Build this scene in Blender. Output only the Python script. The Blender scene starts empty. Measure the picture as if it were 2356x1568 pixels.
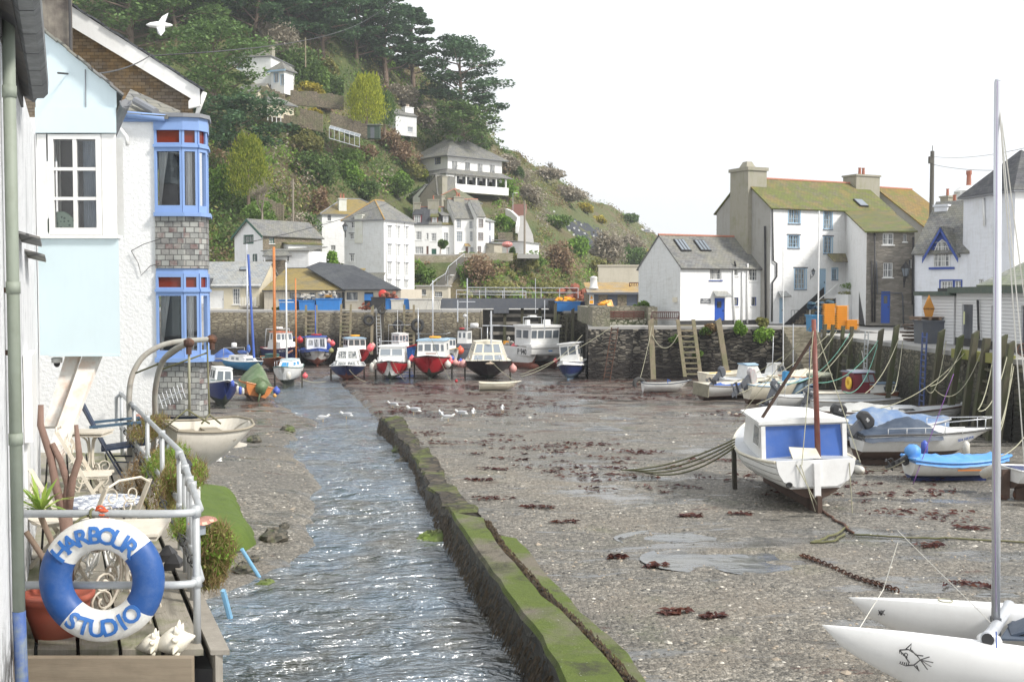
import bpy,bmesh,math,random
from mathutils import Vector,Matrix,noise
R=math.radians
rnd=random.Random(7)
scene=bpy.context.scene
COL=scene.collection
F=2600.0;W_,H_=2356.0,1568.0
PITCH=R(2.4)
cam_d=bpy.data.cameras.new("camera");cam=bpy.data.objects.new("camera",cam_d);COL.objects.link(cam)
cam_d.sensor_width=36;cam_d.lens=F/W_*36;cam_d.clip_start=0.1;cam_d.clip_end=3000
cam.location=(0,0,0);cam.rotation_euler=(R(90)-PITCH,0,0)
scene.camera=cam
SUN_EL,SUN_AZ=R(42),R(118)
world=bpy.data.worlds.new("World");scene.world=world;world.use_nodes=True
wt=world.node_tree;wn=wt.nodes;wl=wt.links;wn.clear()
wo=wn.new('ShaderNodeOutputWorld');bg=wn.new('ShaderNodeBackground');sky=wn.new('ShaderNodeTexSky')
sky.sky_type='NISHITA';sky.sun_disc=False;sky.sun_elevation=SUN_EL;sky.sun_rotation=SUN_AZ
sky.air_density=1.0;sky.dust_density=3.0
bgc=wn.new('ShaderNodeBackground');mixw=wn.new('ShaderNodeMixShader')
tc=wn.new('ShaderNodeTexCoord');sep=wn.new('ShaderNodeSeparateXYZ');rmp=wn.new('ShaderNodeMapRange')
nzw=wn.new('ShaderNodeTexNoise');nzw.inputs['Scale'].default_value=2.2;nzw.inputs['Detail'].default_value=5
ad=wn.new('ShaderNodeMath');ad.operation='MULTIPLY_ADD'
wl.new(tc.outputs['Generated'],sep.inputs[0]);wl.new(tc.outputs['Generated'],nzw.inputs['Vector'])
wl.new(nzw.outputs['Fac'],ad.inputs[0]);ad.inputs[1].default_value=0.55;wl.new(sep.outputs['Z'],ad.inputs[2])
wl.new(ad.outputs[0],rmp.inputs['Value']);rmp.inputs['From Min'].default_value=0.62;rmp.inputs['From Max'].default_value=1.05
rmp.inputs['To Min'].default_value=1.0;rmp.inputs['To Max'].default_value=0.78
wl.new(sky.outputs[0],bg.inputs['Color']);bg.inputs['Strength'].default_value=0.12
bgc.inputs['Color'].default_value=(0.95,0.975,1.0,1);bgc.inputs['Strength'].default_value=0.92
wl.new(rmp.outputs[0],mixw.inputs[0]);wl.new(bg.outputs[0],mixw.inputs[1]);wl.new(bgc.outputs[0],mixw.inputs[2])
wl.new(mixw.outputs[0],wo.inputs[0])
sl=bpy.data.lights.new("sun",'SUN');sl.energy=3.2;sl.angle=R(9);sl.color=(1,.96,.9)
so=bpy.data.objects.new("sun",sl);COL.objects.link(so)
sdir=Vector((math.sin(SUN_AZ)*math.cos(SUN_EL),math.cos(SUN_AZ)*math.cos(SUN_EL),math.sin(SUN_EL)))
so.rotation_euler=sdir.to_track_quat('Z','Y').to_euler();so.location=(60,-40,80)
scene.view_settings.view_transform='Standard';scene.view_settings.look='None'
scene.view_settings.exposure=0.45;scene.view_settings.gamma=1
scene.cycles.max_bounces=6;scene.cycles.diffuse_bounces=3;scene.cycles.glossy_bounces=3
scene.cycles.transmission_bounces=3;scene.cycles.transparent_max_bounces=6
CP,SP=math.cos(PITCH),math.sin(PITCH)
def ray(u,v):
 xr=(u-W_/2)/F;yu=-(v-H_/2)/F
 return Vector((xr,CP+yu*SP,-SP+yu*CP))
def P(u,v,Y):
 d=ray(u,v);return d*(Y/d.y)
def GP(u,v,z):
 d=ray(u,v);return d*(z/d.z)
def zm(Y):return-5.0 if Y<30 else(-5.0-(Y-30)*.0173 if Y<105 else-6.3)
def GM(u,v):
 z=-5.0
 for _ in range(12):p=GP(u,v,z);z=zm(p.y)
 return p
def zof(v,Y):return P(1178,v,Y).z
def lerp(a,b,t):return a+(b-a)*t
def tab(T,x):
 if x<=T[0][0]:return T[0][1]
 for(a,b),(c,d)in zip(T,T[1:]):
  if x<=c:return b+(d-b)*(x-a)/(c-a)
 return T[-1][1]
class MB:
 def __init__(s):s.v=[];s.f=[];s.m=[]
 def add(s,vs,fs,mi=0):
  o=len(s.v);s.v+=[tuple(x)for x in vs]
  for f in fs:s.f.append([o+i for i in f]);s.m.append(mi)
  return s
 def quad(s,a,b,c,d,mi=0):return s.add([a,b,c,d],[(0,1,2,3)],mi)
 def box(s,c,d,rz=0,mi=0,rx=0,ry=0,taper=1.0):
  x,y,z=d[0]/2,d[1]/2,d[2]/2
  vs=[Vector((i*x*(taper if k>0 else 1),j*y*(taper if k>0 else 1),k*z))for k in(-1,1)for j in(-1,1)for i in(-1,1)]
  if rz or rx or ry:
   M=Matrix.Rotation(rz,3,'Z')@Matrix.Rotation(ry,3,'Y')@Matrix.Rotation(rx,3,'X')
   vs=[M@v for v in vs]
  c=Vector(c)
  return s.add([v+c for v in vs],[(0,2,3,1),(4,5,7,6),(0,1,5,4),(2,6,7,3),(0,4,6,2),(1,3,7,5)],mi)
 def bb(s,a,b,mi=0):
  a,b=Vector(a),Vector(b);return s.box((a+b)/2,[abs(q)for q in(b-a)],0,mi)
 def prism(s,poly,z0,z1,mi=0,cap=True):
  n=len(poly);z0f=z0 if callable(z0)else(lambda p:z0);z1f=z1 if callable(z1)else(lambda p:z1)
  vs=[(p[0],p[1],z0f(p))for p in poly]+[(p[0],p[1],z1f(p))for p in poly]
  fs=[(i,(i+1)%n,n+(i+1)%n,n+i)for i in range(n)]
  if cap:fs+=[tuple(range(n-1,-1,-1)),tuple(range(n,2*n))]
  return s.add(vs,fs,mi)
 def slab(s,pts,th,mi=0):
  """thick plate from a polygon, thickness along its normal (downwards side)"""
  pts=[Vector(p)for p in pts];n=(pts[1]-pts[0]).cross(pts[2]-pts[0])
  if n.length<1e-9:n=(pts[2]-pts[0]).cross(pts[3]-pts[0])
  n.normalize();k=len(pts)
  vs=pts+[p-n*th for p in pts]
  return s.add(vs,[tuple(range(k)),tuple(range(2*k-1,k-1,-1))]+[(i,k+i,k+(i+1)%k,(i+1)%k)for i in range(k)],mi)
 def tube(s,pts,r,n=6,mi=0,cap=True,closed=False):
  pts=[Vector(p)for p in pts];k=len(pts);rr=r if isinstance(r,(list,tuple))else[r]*k
  rings=[];up=Vector((0,0,1))
  for i,p in enumerate(pts):
   if closed:t=pts[(i+1)%k]-pts[i-1]
   else:t=pts[min(i+1,k-1)]-pts[max(i-1,0)]
   if t.length<1e-9:t=Vector((0,0,1))
   t.normalize()
   if i==0:
    a=t.cross(up)
    if a.length<.1:a=t.cross(Vector((1,0,0)))
   else:a=a-t*a.dot(t)
   a.normalize();b=t.cross(a)
   rings.append([p+(a*math.cos(2*math.pi*j/n)+b*math.sin(2*math.pi*j/n))*rr[i]for j in range(n)])
  vs=[q for g in rings for q in g];fs=[]
  for i in range(k if closed else k-1):
   i2=(i+1)%k
   for j in range(n):fs.append((i*n+j,i*n+(j+1)%n,i2*n+(j+1)%n,i2*n+j))
  if cap and not closed:fs+=[tuple(range(n-1,-1,-1)),tuple(range((k-1)*n,k*n))]
  return s.add(vs,fs,mi)
 def lathe(s,prof,c=(0,0,0),n=16,mi=0,M=None):
  c=Vector(c);vs=[];fs=[]
  for r,z in prof:
   for j in range(n):
    q=Vector((r*math.cos(2*math.pi*j/n),r*math.sin(2*math.pi*j/n),z))
    vs.append((M@q if M else q)+c)
  k=len(prof)
  for i in range(k-1):
   for j in range(n):fs.append((i*n+j,i*n+(j+1)%n,(i+1)*n+(j+1)%n,(i+1)*n+j))
  fs+=[tuple(range(n-1,-1,-1)),tuple(range((k-1)*n,k*n))]
  return s.add(vs,fs,mi)
 def ell(s,c,r,n=10,m=6,mi=0,jit=0,M=None):
  if not isinstance(r,(tuple,list)):r=(r,r,r)
  c=Vector(c);vs=[];fs=[]
  for i in range(m+1):
   a=math.pi*i/m
   for j in range(n):
    b=2*math.pi*j/n;k=1+(rnd.uniform(-jit,jit)if jit else 0)
    q=Vector((r[0]*k*math.sin(a)*math.cos(b),r[1]*k*math.sin(a)*math.sin(b),-r[2]*k*math.cos(a)))
    vs.append((M@q if M else q)+c)
  for i in range(m):
   for j in range(n):fs.append((i*n+j,i*n+(j+1)%n,(i+1)*n+(j+1)%n,(i+1)*n+j))
  return s.add(vs,fs,mi)
 def torus(s,c,R1,r,M=None,n=28,k=10,mi=0,a0=0,a1=2*math.pi):
  c=Vector(c);full=abs(a1-a0-2*math.pi)<1e-6;vs=[];fs=[]
  N=n if full else n+1
  for i in range(N):
   a=a0+(a1-a0)*i/n
   for j in range(k):
    b=2*math.pi*j/k
    q=Vector(((R1+r*math.cos(b))*math.cos(a),(R1+r*math.cos(b))*math.sin(a),r*math.sin(b)))
    vs.append((M@q if M else q)+c)
  for i in range(n):
   i2=(i+1)%N
   for j in range(k):fs.append((i*k+j,i2*k+j,i2*k+(j+1)%k,i*k+(j+1)%k))
  return s.add(vs,fs,mi)
 def build(s,name,mats,parent=None,smooth=False,loc=None,rz=None,uv=True):
  me=bpy.data.meshes.new(name);me.from_pydata(s.v,[],s.f)
  if not isinstance(mats,(list,tuple)):mats=[mats]
  for m in mats:me.materials.append(m)
  if len(mats)>1:me.polygons.foreach_set('material_index',s.m)
  if smooth:me.polygons.foreach_set('use_smooth',[True]*len(s.f))
  me.update()
  if uv:
   L=me.uv_layers.new(name='UVMap').data;V=me.vertices
   for p in me.polygons:
    n=p.normal;t=Vector((-n.y,n.x,0))
    if t.length<.05:t=Vector((1,0,0));b=Vector((0,1,0))
    else:t.normalize();b=n.cross(t)
    for li in p.loop_indices:
     q=V[me.loops[li].vertex_index].co;L[li].uv=(q.dot(t),q.dot(b))
  o=bpy.data.objects.new(name,me);COL.objects.link(o)
  if parent:o.parent=parent
  if loc is not None:o.location=loc
  if rz is not None:o.rotation_euler=(0,0,rz)
  return o
def tag(o,label,cat,group=None,kind=None):
 if label:o['label']=label
 if cat:o['category']=cat
 if group:o['group']=group
 if kind:o['kind']=kind
 return o
def thing(name,label,cat,loc=(0,0,0),rz=0,group=None,rx=0,ry=0):
 o=bpy.data.objects.new(name,None);COL.objects.link(o);o.empty_display_size=.2
 o.location=loc;o.rotation_euler=(rx,ry,rz);return tag(o,label,cat,group)
def dup(o,loc=None,rz=None,label=None,sc=None,group=None):
 def cp(x,par):
  c=x.copy();COL.objects.link(c)
  if par:c.parent=par
  for ch in list(x.children):cp(ch,c)
  return c
 c=cp(o,None)
 if loc is not None:c.location=loc
 if rz is not None:c.rotation_euler=(c.rotation_euler.x,c.rotation_euler.y,rz)
 if label:c['label']=label
 if group:c['group']=group
 if sc:c.scale=sc if isinstance(sc,(tuple,list))else(sc,sc,sc)
 return c
def text_part(txt,size,mat,parent,M,name='lettering',ext=.004,space=1.0,off=.012):
 cu=bpy.data.curves.new('t','FONT');cu.body=txt;cu.size=size;cu.extrude=ext;cu.align_x='CENTER';cu.align_y='CENTER'
 cu.space_character=space;cu.offset=size*off;cu.resolution_u=3
 ob=bpy.data.objects.new('t',cu);COL.objects.link(ob)
 bpy.context.view_layer.update()
 me=bpy.data.meshes.new_from_object(ob);me.transform(M);me.materials.clear();me.materials.append(mat)
 bpy.data.objects.remove(ob);bpy.data.curves.remove(cu)
 o=bpy.data.objects.new(name,me);COL.objects.link(o);me.name=name
 if parent:o.parent=parent
 return o
def srgb(h):
 h=h.lstrip('#');return tuple(((int(h[i:i+2],16)/255+.055)/1.055)**2.4 if int(h[i:i+2],16)>10 else int(h[i:i+2],16)/3294 for i in(0,2,4))
class NT:
 def __init__(s,name):
  s.mat=bpy.data.materials.new(name);s.mat.use_nodes=True;s.t=s.mat.node_tree;s.n=s.t.nodes;s.l=s.t.links
  s.bsdf=s.n['Principled BSDF'];s.tc=s.n.new('ShaderNodeTexCoord')
 def new(s,t,**k):
  n=s.n.new(t)
  for a,b in k.items():setattr(n,a,b)
  return n
 def link(s,a,b):s.l.new(a,b)
 def mapping(s,src,sc,loc=(0,0,0),rot=(0,0,0)):
  m=s.new('ShaderNodeMapping');s.link(src,m.inputs['Vector']);m.inputs['Scale'].default_value=sc;m.inputs['Location'].default_value=loc;m.inputs['Rotation'].default_value=rot
  return m.outputs[0]
 def pos(s,world=True):
  if world:
   g=s.new('ShaderNodeNewGeometry');return g.outputs['Position']
  return s.tc.outputs['Object']
 def noise(s,vec,scale,detail=4,rough=.6,dist=0):
  n=s.new('ShaderNodeTexNoise');s.link(vec,n.inputs['Vector']);n.inputs['Scale'].default_value=scale;n.inputs['Detail'].default_value=detail
  n.inputs['Roughness'].default_value=rough;n.inputs['Distortion'].default_value=dist;return n.outputs['Fac']
 def ramp(s,fac,stops,interp='LINEAR'):
  r=s.new('ShaderNodeValToRGB');s.link(fac,r.inputs[0]);e=r.color_ramp.elements;r.color_ramp.interpolation=interp
  while len(e)<len(stops):e.new(.5)
  for i,(p,c)in enumerate(stops):
   e[i].position=p;e[i].color=(c[0],c[1],c[2],1)if isinstance(c,(tuple,list))else(c,c,c,1)
  return r.outputs[0]
 def mix(s,fac,a,b,mode='MIX'):
  m=s.new('ShaderNodeMix',data_type='RGBA',blend_type=mode)
  for i,v in((0,fac),(6,a),(7,b)):
   if isinstance(v,bpy.types.NodeSocket):s.link(v,m.inputs[i])
   elif i==0:m.inputs[i].default_value=v
   else:m.inputs[i].default_value=(v[0],v[1],v[2],1)
  return m.outputs[2]
 def math(s,op,a,b=None,c=None):
  m=s.new('ShaderNodeMath',operation=op)
  for i,v in enumerate((a,b,c)):
   if v is None:continue
   if isinstance(v,bpy.types.NodeSocket):s.link(v,m.inputs[i])
   else:m.inputs[i].default_value=v
  return m.outputs[0]
 def bump(s,h,strength=.3,dist=.02):
  b=s.new('ShaderNodeBump');s.link(h,b.inputs['Height']);b.inputs['Strength'].default_value=strength;b.inputs['Distance'].default_value=dist
  s.link(b.outputs[0],s.bsdf.inputs['Normal']);return b
 def fin(s,col=None,rough=.7,metal=0,spec=None):
  if col is not None:
   if isinstance(col,bpy.types.NodeSocket):s.link(col,s.bsdf.inputs['Base Color'])
   else:s.bsdf.inputs['Base Color'].default_value=(*col,1)
  if isinstance(rough,bpy.types.NodeSocket):s.link(rough,s.bsdf.inputs['Roughness'])
  else:s.bsdf.inputs['Roughness'].default_value=rough
  s.bsdf.inputs['Metallic'].default_value=metal
  if spec is not None:s.bsdf.inputs['Specular IOR Level'].default_value=spec
  return s.mat
_mc={}
def paint(name,col,rough=.45,dirt=.25,dcol=(.25,.22,.17),scale=3.0,metal=0,bump=.05):
 if name in _mc:return _mc[name]
 if isinstance(col,str):col=srgb(col)
 t=NT(name);p=t.pos(False)
 n1=t.noise(p,scale,6,.65);n2=t.noise(t.mapping(p,(6,6,1)),scale*1.5,4)
 f=t.math('MULTIPLY',t.ramp(n1,[(.45,0),(.75,1)]),dirt)
 c=t.mix(f,col,dcol)
 c=t.mix(t.math('MULTIPLY',t.ramp(n2,[(.5,0),(.8,1)]),dirt*.7),c,tuple(x*.6 for x in col))
 if bump:t.bump(n1,bump,.02)
 _mc[name]=t.fin(c,rough,metal);return _mc[name]
def rubble(name,cols,mortar,w=.45,h=.16,white=False,bump=.6,weed=None,moss=None,rough=.85,mort=.06,dist=.03,nstain=None):
 """irregular coursed stone; weed=(z_lo,z_hi,color,green) tidal band by height"""
 t=NT(name);uv=t.tc.outputs['UV']
 wob=t.noise(uv,1.3,3);cb=t.new('ShaderNodeCombineXYZ');t.link(wob,cb.inputs[0]);t.link(wob,cb.inputs[1])
 va=t.new('ShaderNodeVectorMath',operation='MULTIPLY_ADD');t.link(cb.outputs[0],va.inputs[0]);va.inputs[1].default_value=(w*1.2,h*1.5,0);t.link(uv,va.inputs[2])
 mp=t.mapping(va.outputs[0],(1/w,1/h,1))
 v1=t.new('ShaderNodeTexVoronoi',feature='DISTANCE_TO_EDGE');v1.inputs['Scale'].default_value=1;t.link(mp,v1.inputs['Vector']);v1.inputs['Randomness'].default_value=.85
 v2=t.new('ShaderNodeTexVoronoi',feature='F1');v2.inputs['Scale'].default_value=1;t.link(mp,v2.inputs['Vector']);v2.inputs['Randomness'].default_value=.85
 sp=t.new('ShaderNodeSeparateColor');t.link(v2.outputs['Color'],sp.inputs[0])
 k=len(cols);c=t.ramp(sp.outputs[0],[(i/max(1,k-1),cols[i])for i in range(k)])
 fine=t.noise(uv,14,6,.7);c=t.mix(t.math('MULTIPLY',fine,.35),c,tuple(x*.45 for x in cols[0]))
 edge=t.ramp(v1.outputs['Distance'],[(0,1),(mort,1),(mort*2.2,0)])
 c=t.mix(edge,c,mortar)
 if nstain:c=t.mix(t.ramp(t.noise(uv,.9,5,.7),[(.5,0),(.68,nstain[1])]),c,nstain[0])
 if moss:c=t.mix(t.ramp(t.noise(t.pos(),.5,6,.7),[(.48,0),(.62,moss[1])]),c,moss[0])
 if weed:
  pz=t.new('ShaderNodeSeparateXYZ');t.link(t.pos(),pz.inputs[0])
  zz=t.math('ADD',pz.outputs[2],t.math('MULTIPLY',t.noise(t.pos(),.7,5,.7),2.2))
  f=t.new('ShaderNodeMapRange');t.link(zz,f.inputs[0]);f.inputs[1].default_value=weed[1]+1.1;f.inputs[2].default_value=weed[0]+1.1;f.inputs[3].default_value=0;f.inputs[4].default_value=.93
  c=t.mix(f.outputs[0],c,t.mix(t.noise(t.pos(),3,5),weed[2],tuple(x*.35 for x in weed[2])))
  if len(weed)>3:c=t.mix(t.math('MULTIPLY',t.ramp(t.noise(t.mapping(t.pos(),(1,1,.5)),.8,5,.7),[(.5,0),(.66,.75)]),t.ramp(f.outputs[0],[(0,.1),(.3,1),(.95,.2)])),c,weed[3])
 hgt=t.math('ADD',t.math('MULTIPLY',t.ramp(v1.outputs['Distance'],[(0,0),(mort*3,1)]),.7),t.math('MULTIPLY',fine,.5))
 t.bump(hgt,bump,dist)
 return t.fin(c,rough)
def slate(name,cols,lichen=None,lamt=.6,lscale=.6,w=.3,h=.2,rough=.7,moss=None,gap=None):
 t=NT(name);uv=t.tc.outputs['UV']
 b=t.new('ShaderNodeTexBrick');t.link(uv,b.inputs['Vector']);b.inputs['Scale'].default_value=1;b.offset=.5
 b.inputs['Brick Width'].default_value=w;b.inputs['Row Height'].default_value=h;b.inputs['Mortar Size'].default_value=.012 if gap is None else gap;b.inputs['Mortar Smooth'].default_value=.2
 b.inputs['Color1'].default_value=(0,0,0,1);b.inputs['Color2'].default_value=(1,1,1,1);b.inputs['Mortar'].default_value=(0,0,0,1);b.inputs['Bias'].default_value=0
 k=len(cols);c=t.ramp(b.outputs['Color'],[((i+.5)/k,cols[i])for i in range(k)],'CONSTANT' if k>3 else 'LINEAR');c=t.mix(b.outputs['Fac'],c,tuple(x*.2 for x in cols[0]))
 c=t.mix(t.math('MULTIPLY',t.noise(uv,7,5,.7),.5),c,tuple(x*.5 for x in cols[0]))
 if lichen:c=t.mix(t.ramp(t.noise(t.pos(),lscale,7,.72),[(.5-.22*lamt,0),(.62-.1*lamt,min(1,lamt+.25))]),c,t.mix(t.noise(t.pos(),lscale*5,5),lichen,tuple(x*.55 for x in lichen)))
 if moss:c=t.mix(t.ramp(t.noise(t.mapping(t.pos(),(1,1,1),(9,3,1)),.8,6,.7),[(.5,0),(.6,moss[1])]),c,moss[0])
 c=t.mix(t.math('MULTIPLY',b.outputs['Fac'],.6),c,tuple(x*.3 for x in cols[0]));c=t.mix(t.ramp(b.outputs['Color'],[(0,.3),(.5,0)]),c,tuple(x*.45 for x in cols[0]))
 wv=t.new('ShaderNodeTexWave',wave_type='BANDS',bands_direction='Y',wave_profile='SAW');t.link(uv,wv.inputs['Vector']);wv.inputs['Scale'].default_value=1/h/3.1831*.5
 t.bump(t.math('ADD',t.math('MULTIPLY',b.outputs['Fac'],-.6),t.math('MULTIPLY',t.noise(uv,9,5),.6)),.6,.02)
 return t.fin(c,rough)
def whitewash(name,col=(.80,.80,.79),course=True,dirt=.3,dcol=(.38,.36,.3),bump=.6,w=.5,h=.17,dist=.03):
 t=NT(name);uv=t.tc.outputs['UV']
 mp=t.mapping(uv,(1/w,1/h,1));v=t.new('ShaderNodeTexVoronoi',feature='SMOOTH_F1');t.link(mp,v.inputs['Vector']);v.inputs['Scale'].default_value=1
 n=t.noise(uv,1.1,6,.7);n2=t.noise(t.mapping(uv,(4,.5,1)),1.2,5,.6)
 c=t.mix(t.math('MULTIPLY',t.ramp(n,[(.5,0),(.8,1)]),dirt),col,dcol)
 c=t.mix(t.math('MULTIPLY',t.ramp(n2,[(.5,0),(.8,1)]),dirt*.8),c,dcol)
 hh=t.noise(uv,20,4,.6)
 if course:hh=t.math('ADD',t.math('MULTIPLY',v.outputs['Distance'],-1.0),t.math('MULTIPLY',hh,.5))
 t.bump(hh,bump,dist);return t.fin(c,.85)
def foliage(name,cols,nscale=.35,rough=.6,amt=.6):
 t=NT(name);g=t.new('ShaderNodeNewGeometry');n=t.noise(g.outputs['Position'],nscale,3,.6)
 f=t.math('ADD',t.math('MULTIPLY',g.outputs['Random Per Island'],amt),t.math('MULTIPLY',n,1.2-amt))
 k=len(cols);c=t.ramp(f,[(.1+.8*i/(k-1),cols[i])for i in range(k)])
 t.bsdf.inputs['Specular IOR Level'].default_value=.25
 m=t.fin(c,rough)
 tr=t.new('ShaderNodeBsdfTranslucent');mx=t.new('ShaderNodeMixShader');mx.inputs[0].default_value=.3
 t.link(c,tr.inputs[0]);t.link(t.bsdf.outputs[0],mx.inputs[1]);t.link(tr.outputs[0],mx.inputs[2]);t.link(mx.outputs[0],t.n['Material Output'].inputs[0])
 return m
def wood(name,c1,c2,green=None,rough=.8,axis=(1,12,12),scale=1.5,gamt=.8,metal=0):
 t=NT(name);p=t.pos(False);n=t.noise(t.mapping(p,axis),scale,6,.65,.4)
 c=t.mix(n,c1,c2);c=t.mix(t.ramp(t.noise(p,2.5,5),[(.5,0),(.8,.5)]),c,tuple(x*.4 for x in c1))
 if green:c=t.mix(t.ramp(t.noise(t.pos(),1.1,5,.7),[(.46,0),(.62,gamt)]),c,green)
 t.bump(n,.4,.01);return t.fin(c,rough)
def glass(name,col=(.03,.035,.04),rough=.06,curtain=None):
 t=NT(name);c=col
 if curtain:
  u=t.tc.outputs['Object'];n=t.noise(t.mapping(u,(9,9,.3)),1.6,2)
  c=t.mix(t.ramp(n,[(curtain[1]-.03,0),(curtain[1]+.03,1)]),col,curtain[0])
 return t.fin(c,rough,0,.6)
WHITE=paint('white_paint',(.78,.78,.76),.4,.2)
CREAM=paint('cream_paint',(.74,.69,.56),.45,.25)
GRP=paint('white_gelcoat',(.76,.76,.74),.3,.28,(.32,.3,.2),1.5)
GREYGRP=paint('grey_gelcoat',(.48,.5,.52),.4,.3)
BLACK=paint('black_paint',(.03,.03,.032),.5,.3,(.12,.11,.1))
DGREY=paint('dark_grey_paint',(.10,.11,.13),.5,.2)
GALV=paint('galvanised_steel',(.44,.46,.47),.5,.35,(.2,.18,.15),6,.25)
ALU=paint('mast_aluminium',(.62,.64,.67),.35,.15,(.35,.35,.35),3,.4)
RUST=paint('rusty_iron',(.075,.04,.03),.85,.6,(.3,.12,.05),8)
RUBBER=paint('tyre_rubber',(.035,.035,.035),.8,.4,(.13,.12,.1))
RED=paint('red_paint',(.42,.02,.03),.4,.2,(.12,.03,.02));BLUE=paint('blue_paint',(.045,.11,.42),.45,.2,(.04,.05,.1))
NAVY=paint('navy_paint',(.015,.03,.13),.35,.2,(.05,.05,.06));LBLUE=paint('pale_blue_paint',(.34,.49,.62),.5,.2,(.2,.2,.2))
MBLUE=paint('mid_blue_paint',(.05,.26,.50),.5,.2,(.1,.1,.1));DBLACK=paint('black_hull_paint',(.03,.022,.027),.3,.2,(.1,.09,.08))
MAROON=paint('maroon_paint',(.17,.02,.03),.5,.3,(.06,.02,.02));BROWNV=wood('varnished_wood',(.16,.05,.02),(.26,.09,.035),None,.35)
ORANGEW=wood('orange_varnish',(.50,.16,.04),(.62,.24,.07),None,.4,(12,12,1));ANTIF=paint('red_brown_antifouling',(.28,.09,.06),.8,.6,(.10,.07,.05),2)
DBOTTOM=paint('dark_green_antifouling',(.035,.045,.035),.8,.5,(.09,.08,.05),2);LBOTTOM=paint('weathered_brown_bottom',(.09,.055,.04),.8,.6,(.04,.03,.025),2)
BBOT=paint('pale_blue_antifouling',(.13,.2,.28),.7,.4,(.1,.1,.1),2);GREENB=paint('sea_green_paint',(.02,.12,.11),.6,.5)
ORANGE=paint('orange_plastic',(.88,.38,.02),.45,.12,(.5,.2,.03));YELLOW=paint('yellow_paint',(.8,.5,.04),.5,.2)
TUBB=paint('blue_tub_plastic',(.03,.20,.55),.55,.25,(.05,.1,.2));ROOFRED=paint('faded_orange_paint',(.52,.14,.06),.6,.4)
GLASS=glass('dark_glass',(.05,.055,.06));GLASSC=glass('curtained_glass',(.06,.07,.08),.08,((.42,.42,.40),.5));GLASSB=glass('boat_glass',(.13,.15,.17),.08)
GLASSP=glass('painted_reflection_glass',(.25,.28,.31),.08)  # pale sky reflection is put into the base colour
TIMBER=wood('weathered_timber',(.19,.155,.10),(.34,.29,.20),(.12,.15,.05),.85,(10,10,1),1.5,.45)
GTIMBER=wood('green_slimed_timber',(.055,.05,.032),(.11,.098,.06),(.055,.075,.02),.8,(10,10,1),1.5,.7)
DTIMBER=wood('dark_wet_timber',(.03,.026,.02),(.09,.075,.055),(.03,.045,.02),.6,(10,10,1),1.5,.5)
GREYW=wood('grey_oak',(.22,.20,.17),(.36,.33,.28),None,.85,(10,10,1))
BENCH=wood('dark_bench_wood',(.07,.028,.024),(.13,.055,.045),None,.6)
ROPE=paint('pale_rope',(.36,.35,.25),.9,.4);GROPE=paint('green_rope',(.12,.35,.27),.9,.4);WROPE=paint('weedy_rope',(.13,.13,.06),.95,.5)
PURPLE=paint('purple_rope',(.2,.07,.3),.8,.2);BARK=wood('pine_bark',(.13,.09,.065),(.27,.2,.15),None,.9,(6,6,1));TWIG=wood('bare_bark',(.20,.17,.13),(.32,.28,.22),None,.9,(6,6,1))
TARPB=paint('blue_canvas',(.05,.13,.42),.6,.35,(.2,.25,.4),1.5,0,.3);TARPG=paint('green_tarpaulin',(.10,.16,.07),.5,.6,(.35,.36,.26),1.2,0,.4)
TARPL=paint('light_blue_tarpaulin',(.10,.32,.72),.5,.3,(.25,.4,.65),3,0,.5);TARPD=paint('slate_blue_canvas',(.04,.06,.095),.6,.3,(.16,.19,.23),1.5,0,.4)
TARPW=paint('grey_white_canvas',(.50,.50,.48),.7,.4,(.3,.29,.26),1.5,0,.4);FBLUE=paint('window_frame_blue',(.17,.29,.68),.5,.15,(.12,.18,.4))
PINK=paint('pink_buoy_plastic',(.75,.10,.12),.4,.3,(.7,.4,.36),5);PALEPINK=paint('faded_pink_plastic',(.66,.33,.30),.5,.3);BUOYW=paint('white_fender_plastic',(.62,.6,.54),.45,.4,(.3,.28,.2),5)
BUOYB=paint('blue_fender_plastic',(.05,.10,.45),.4,.2);TERRA=paint('terracotta',(.36,.13,.08),.8,.4,(.45,.3,.22),3);POTRED=paint('red_clay_pot',(.42,.10,.06),.8,.3)
IRONW=paint('cream_painted_iron',(.66,.61,.51),.5,.3,(.3,.16,.08),8);DKBLUE=paint('trim_blue',(.03,.07,.30),.5,.1);DOORB=paint('door_blue',(.02,.09,.42),.45,.15,(.02,.04,.12))

# =============== harbour bed, river, quays, hill
RIV_L=[(10,-6),(19,-5.6),(20,-4.95),(21,-4.5),(23,-4.67),(27,-5.0),(28.6,-5.4),(33,-6.1),(36,-7.4),(38.5,-8.1),(43.5,-8.3),(47,-8.4),(53.7,-10.9),(57,-12.5),(68,-14.6),(75,-14.2),(84,-13.5),(95,-12)]
RIV_R=[(10,1.5),(14.6,.75),(19.3,0),(24.8,-.95),(30.6,-1.8),(36,-2.9),(41.2,-4.1),(50.4,-5.9),(58,-7.4),(68.6,-10),(75,-11.2),(84,-12.6),(95,-12)]
def riv_depth(x,Y):
 if Y>88:return 0
 l,r=tab(RIV_L,Y),tab(RIV_R,Y)
 w=.35*noise.noise(Vector((x*.5,Y*.5,3)))+.5*noise.noise(Vector((x*.15,Y*.15,9)))
 d=min(x-l,r-x)+w*(1 if x-l<r-x else.35)
 return max(0,min(1,d/.9+.1))
PUD=[]
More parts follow.
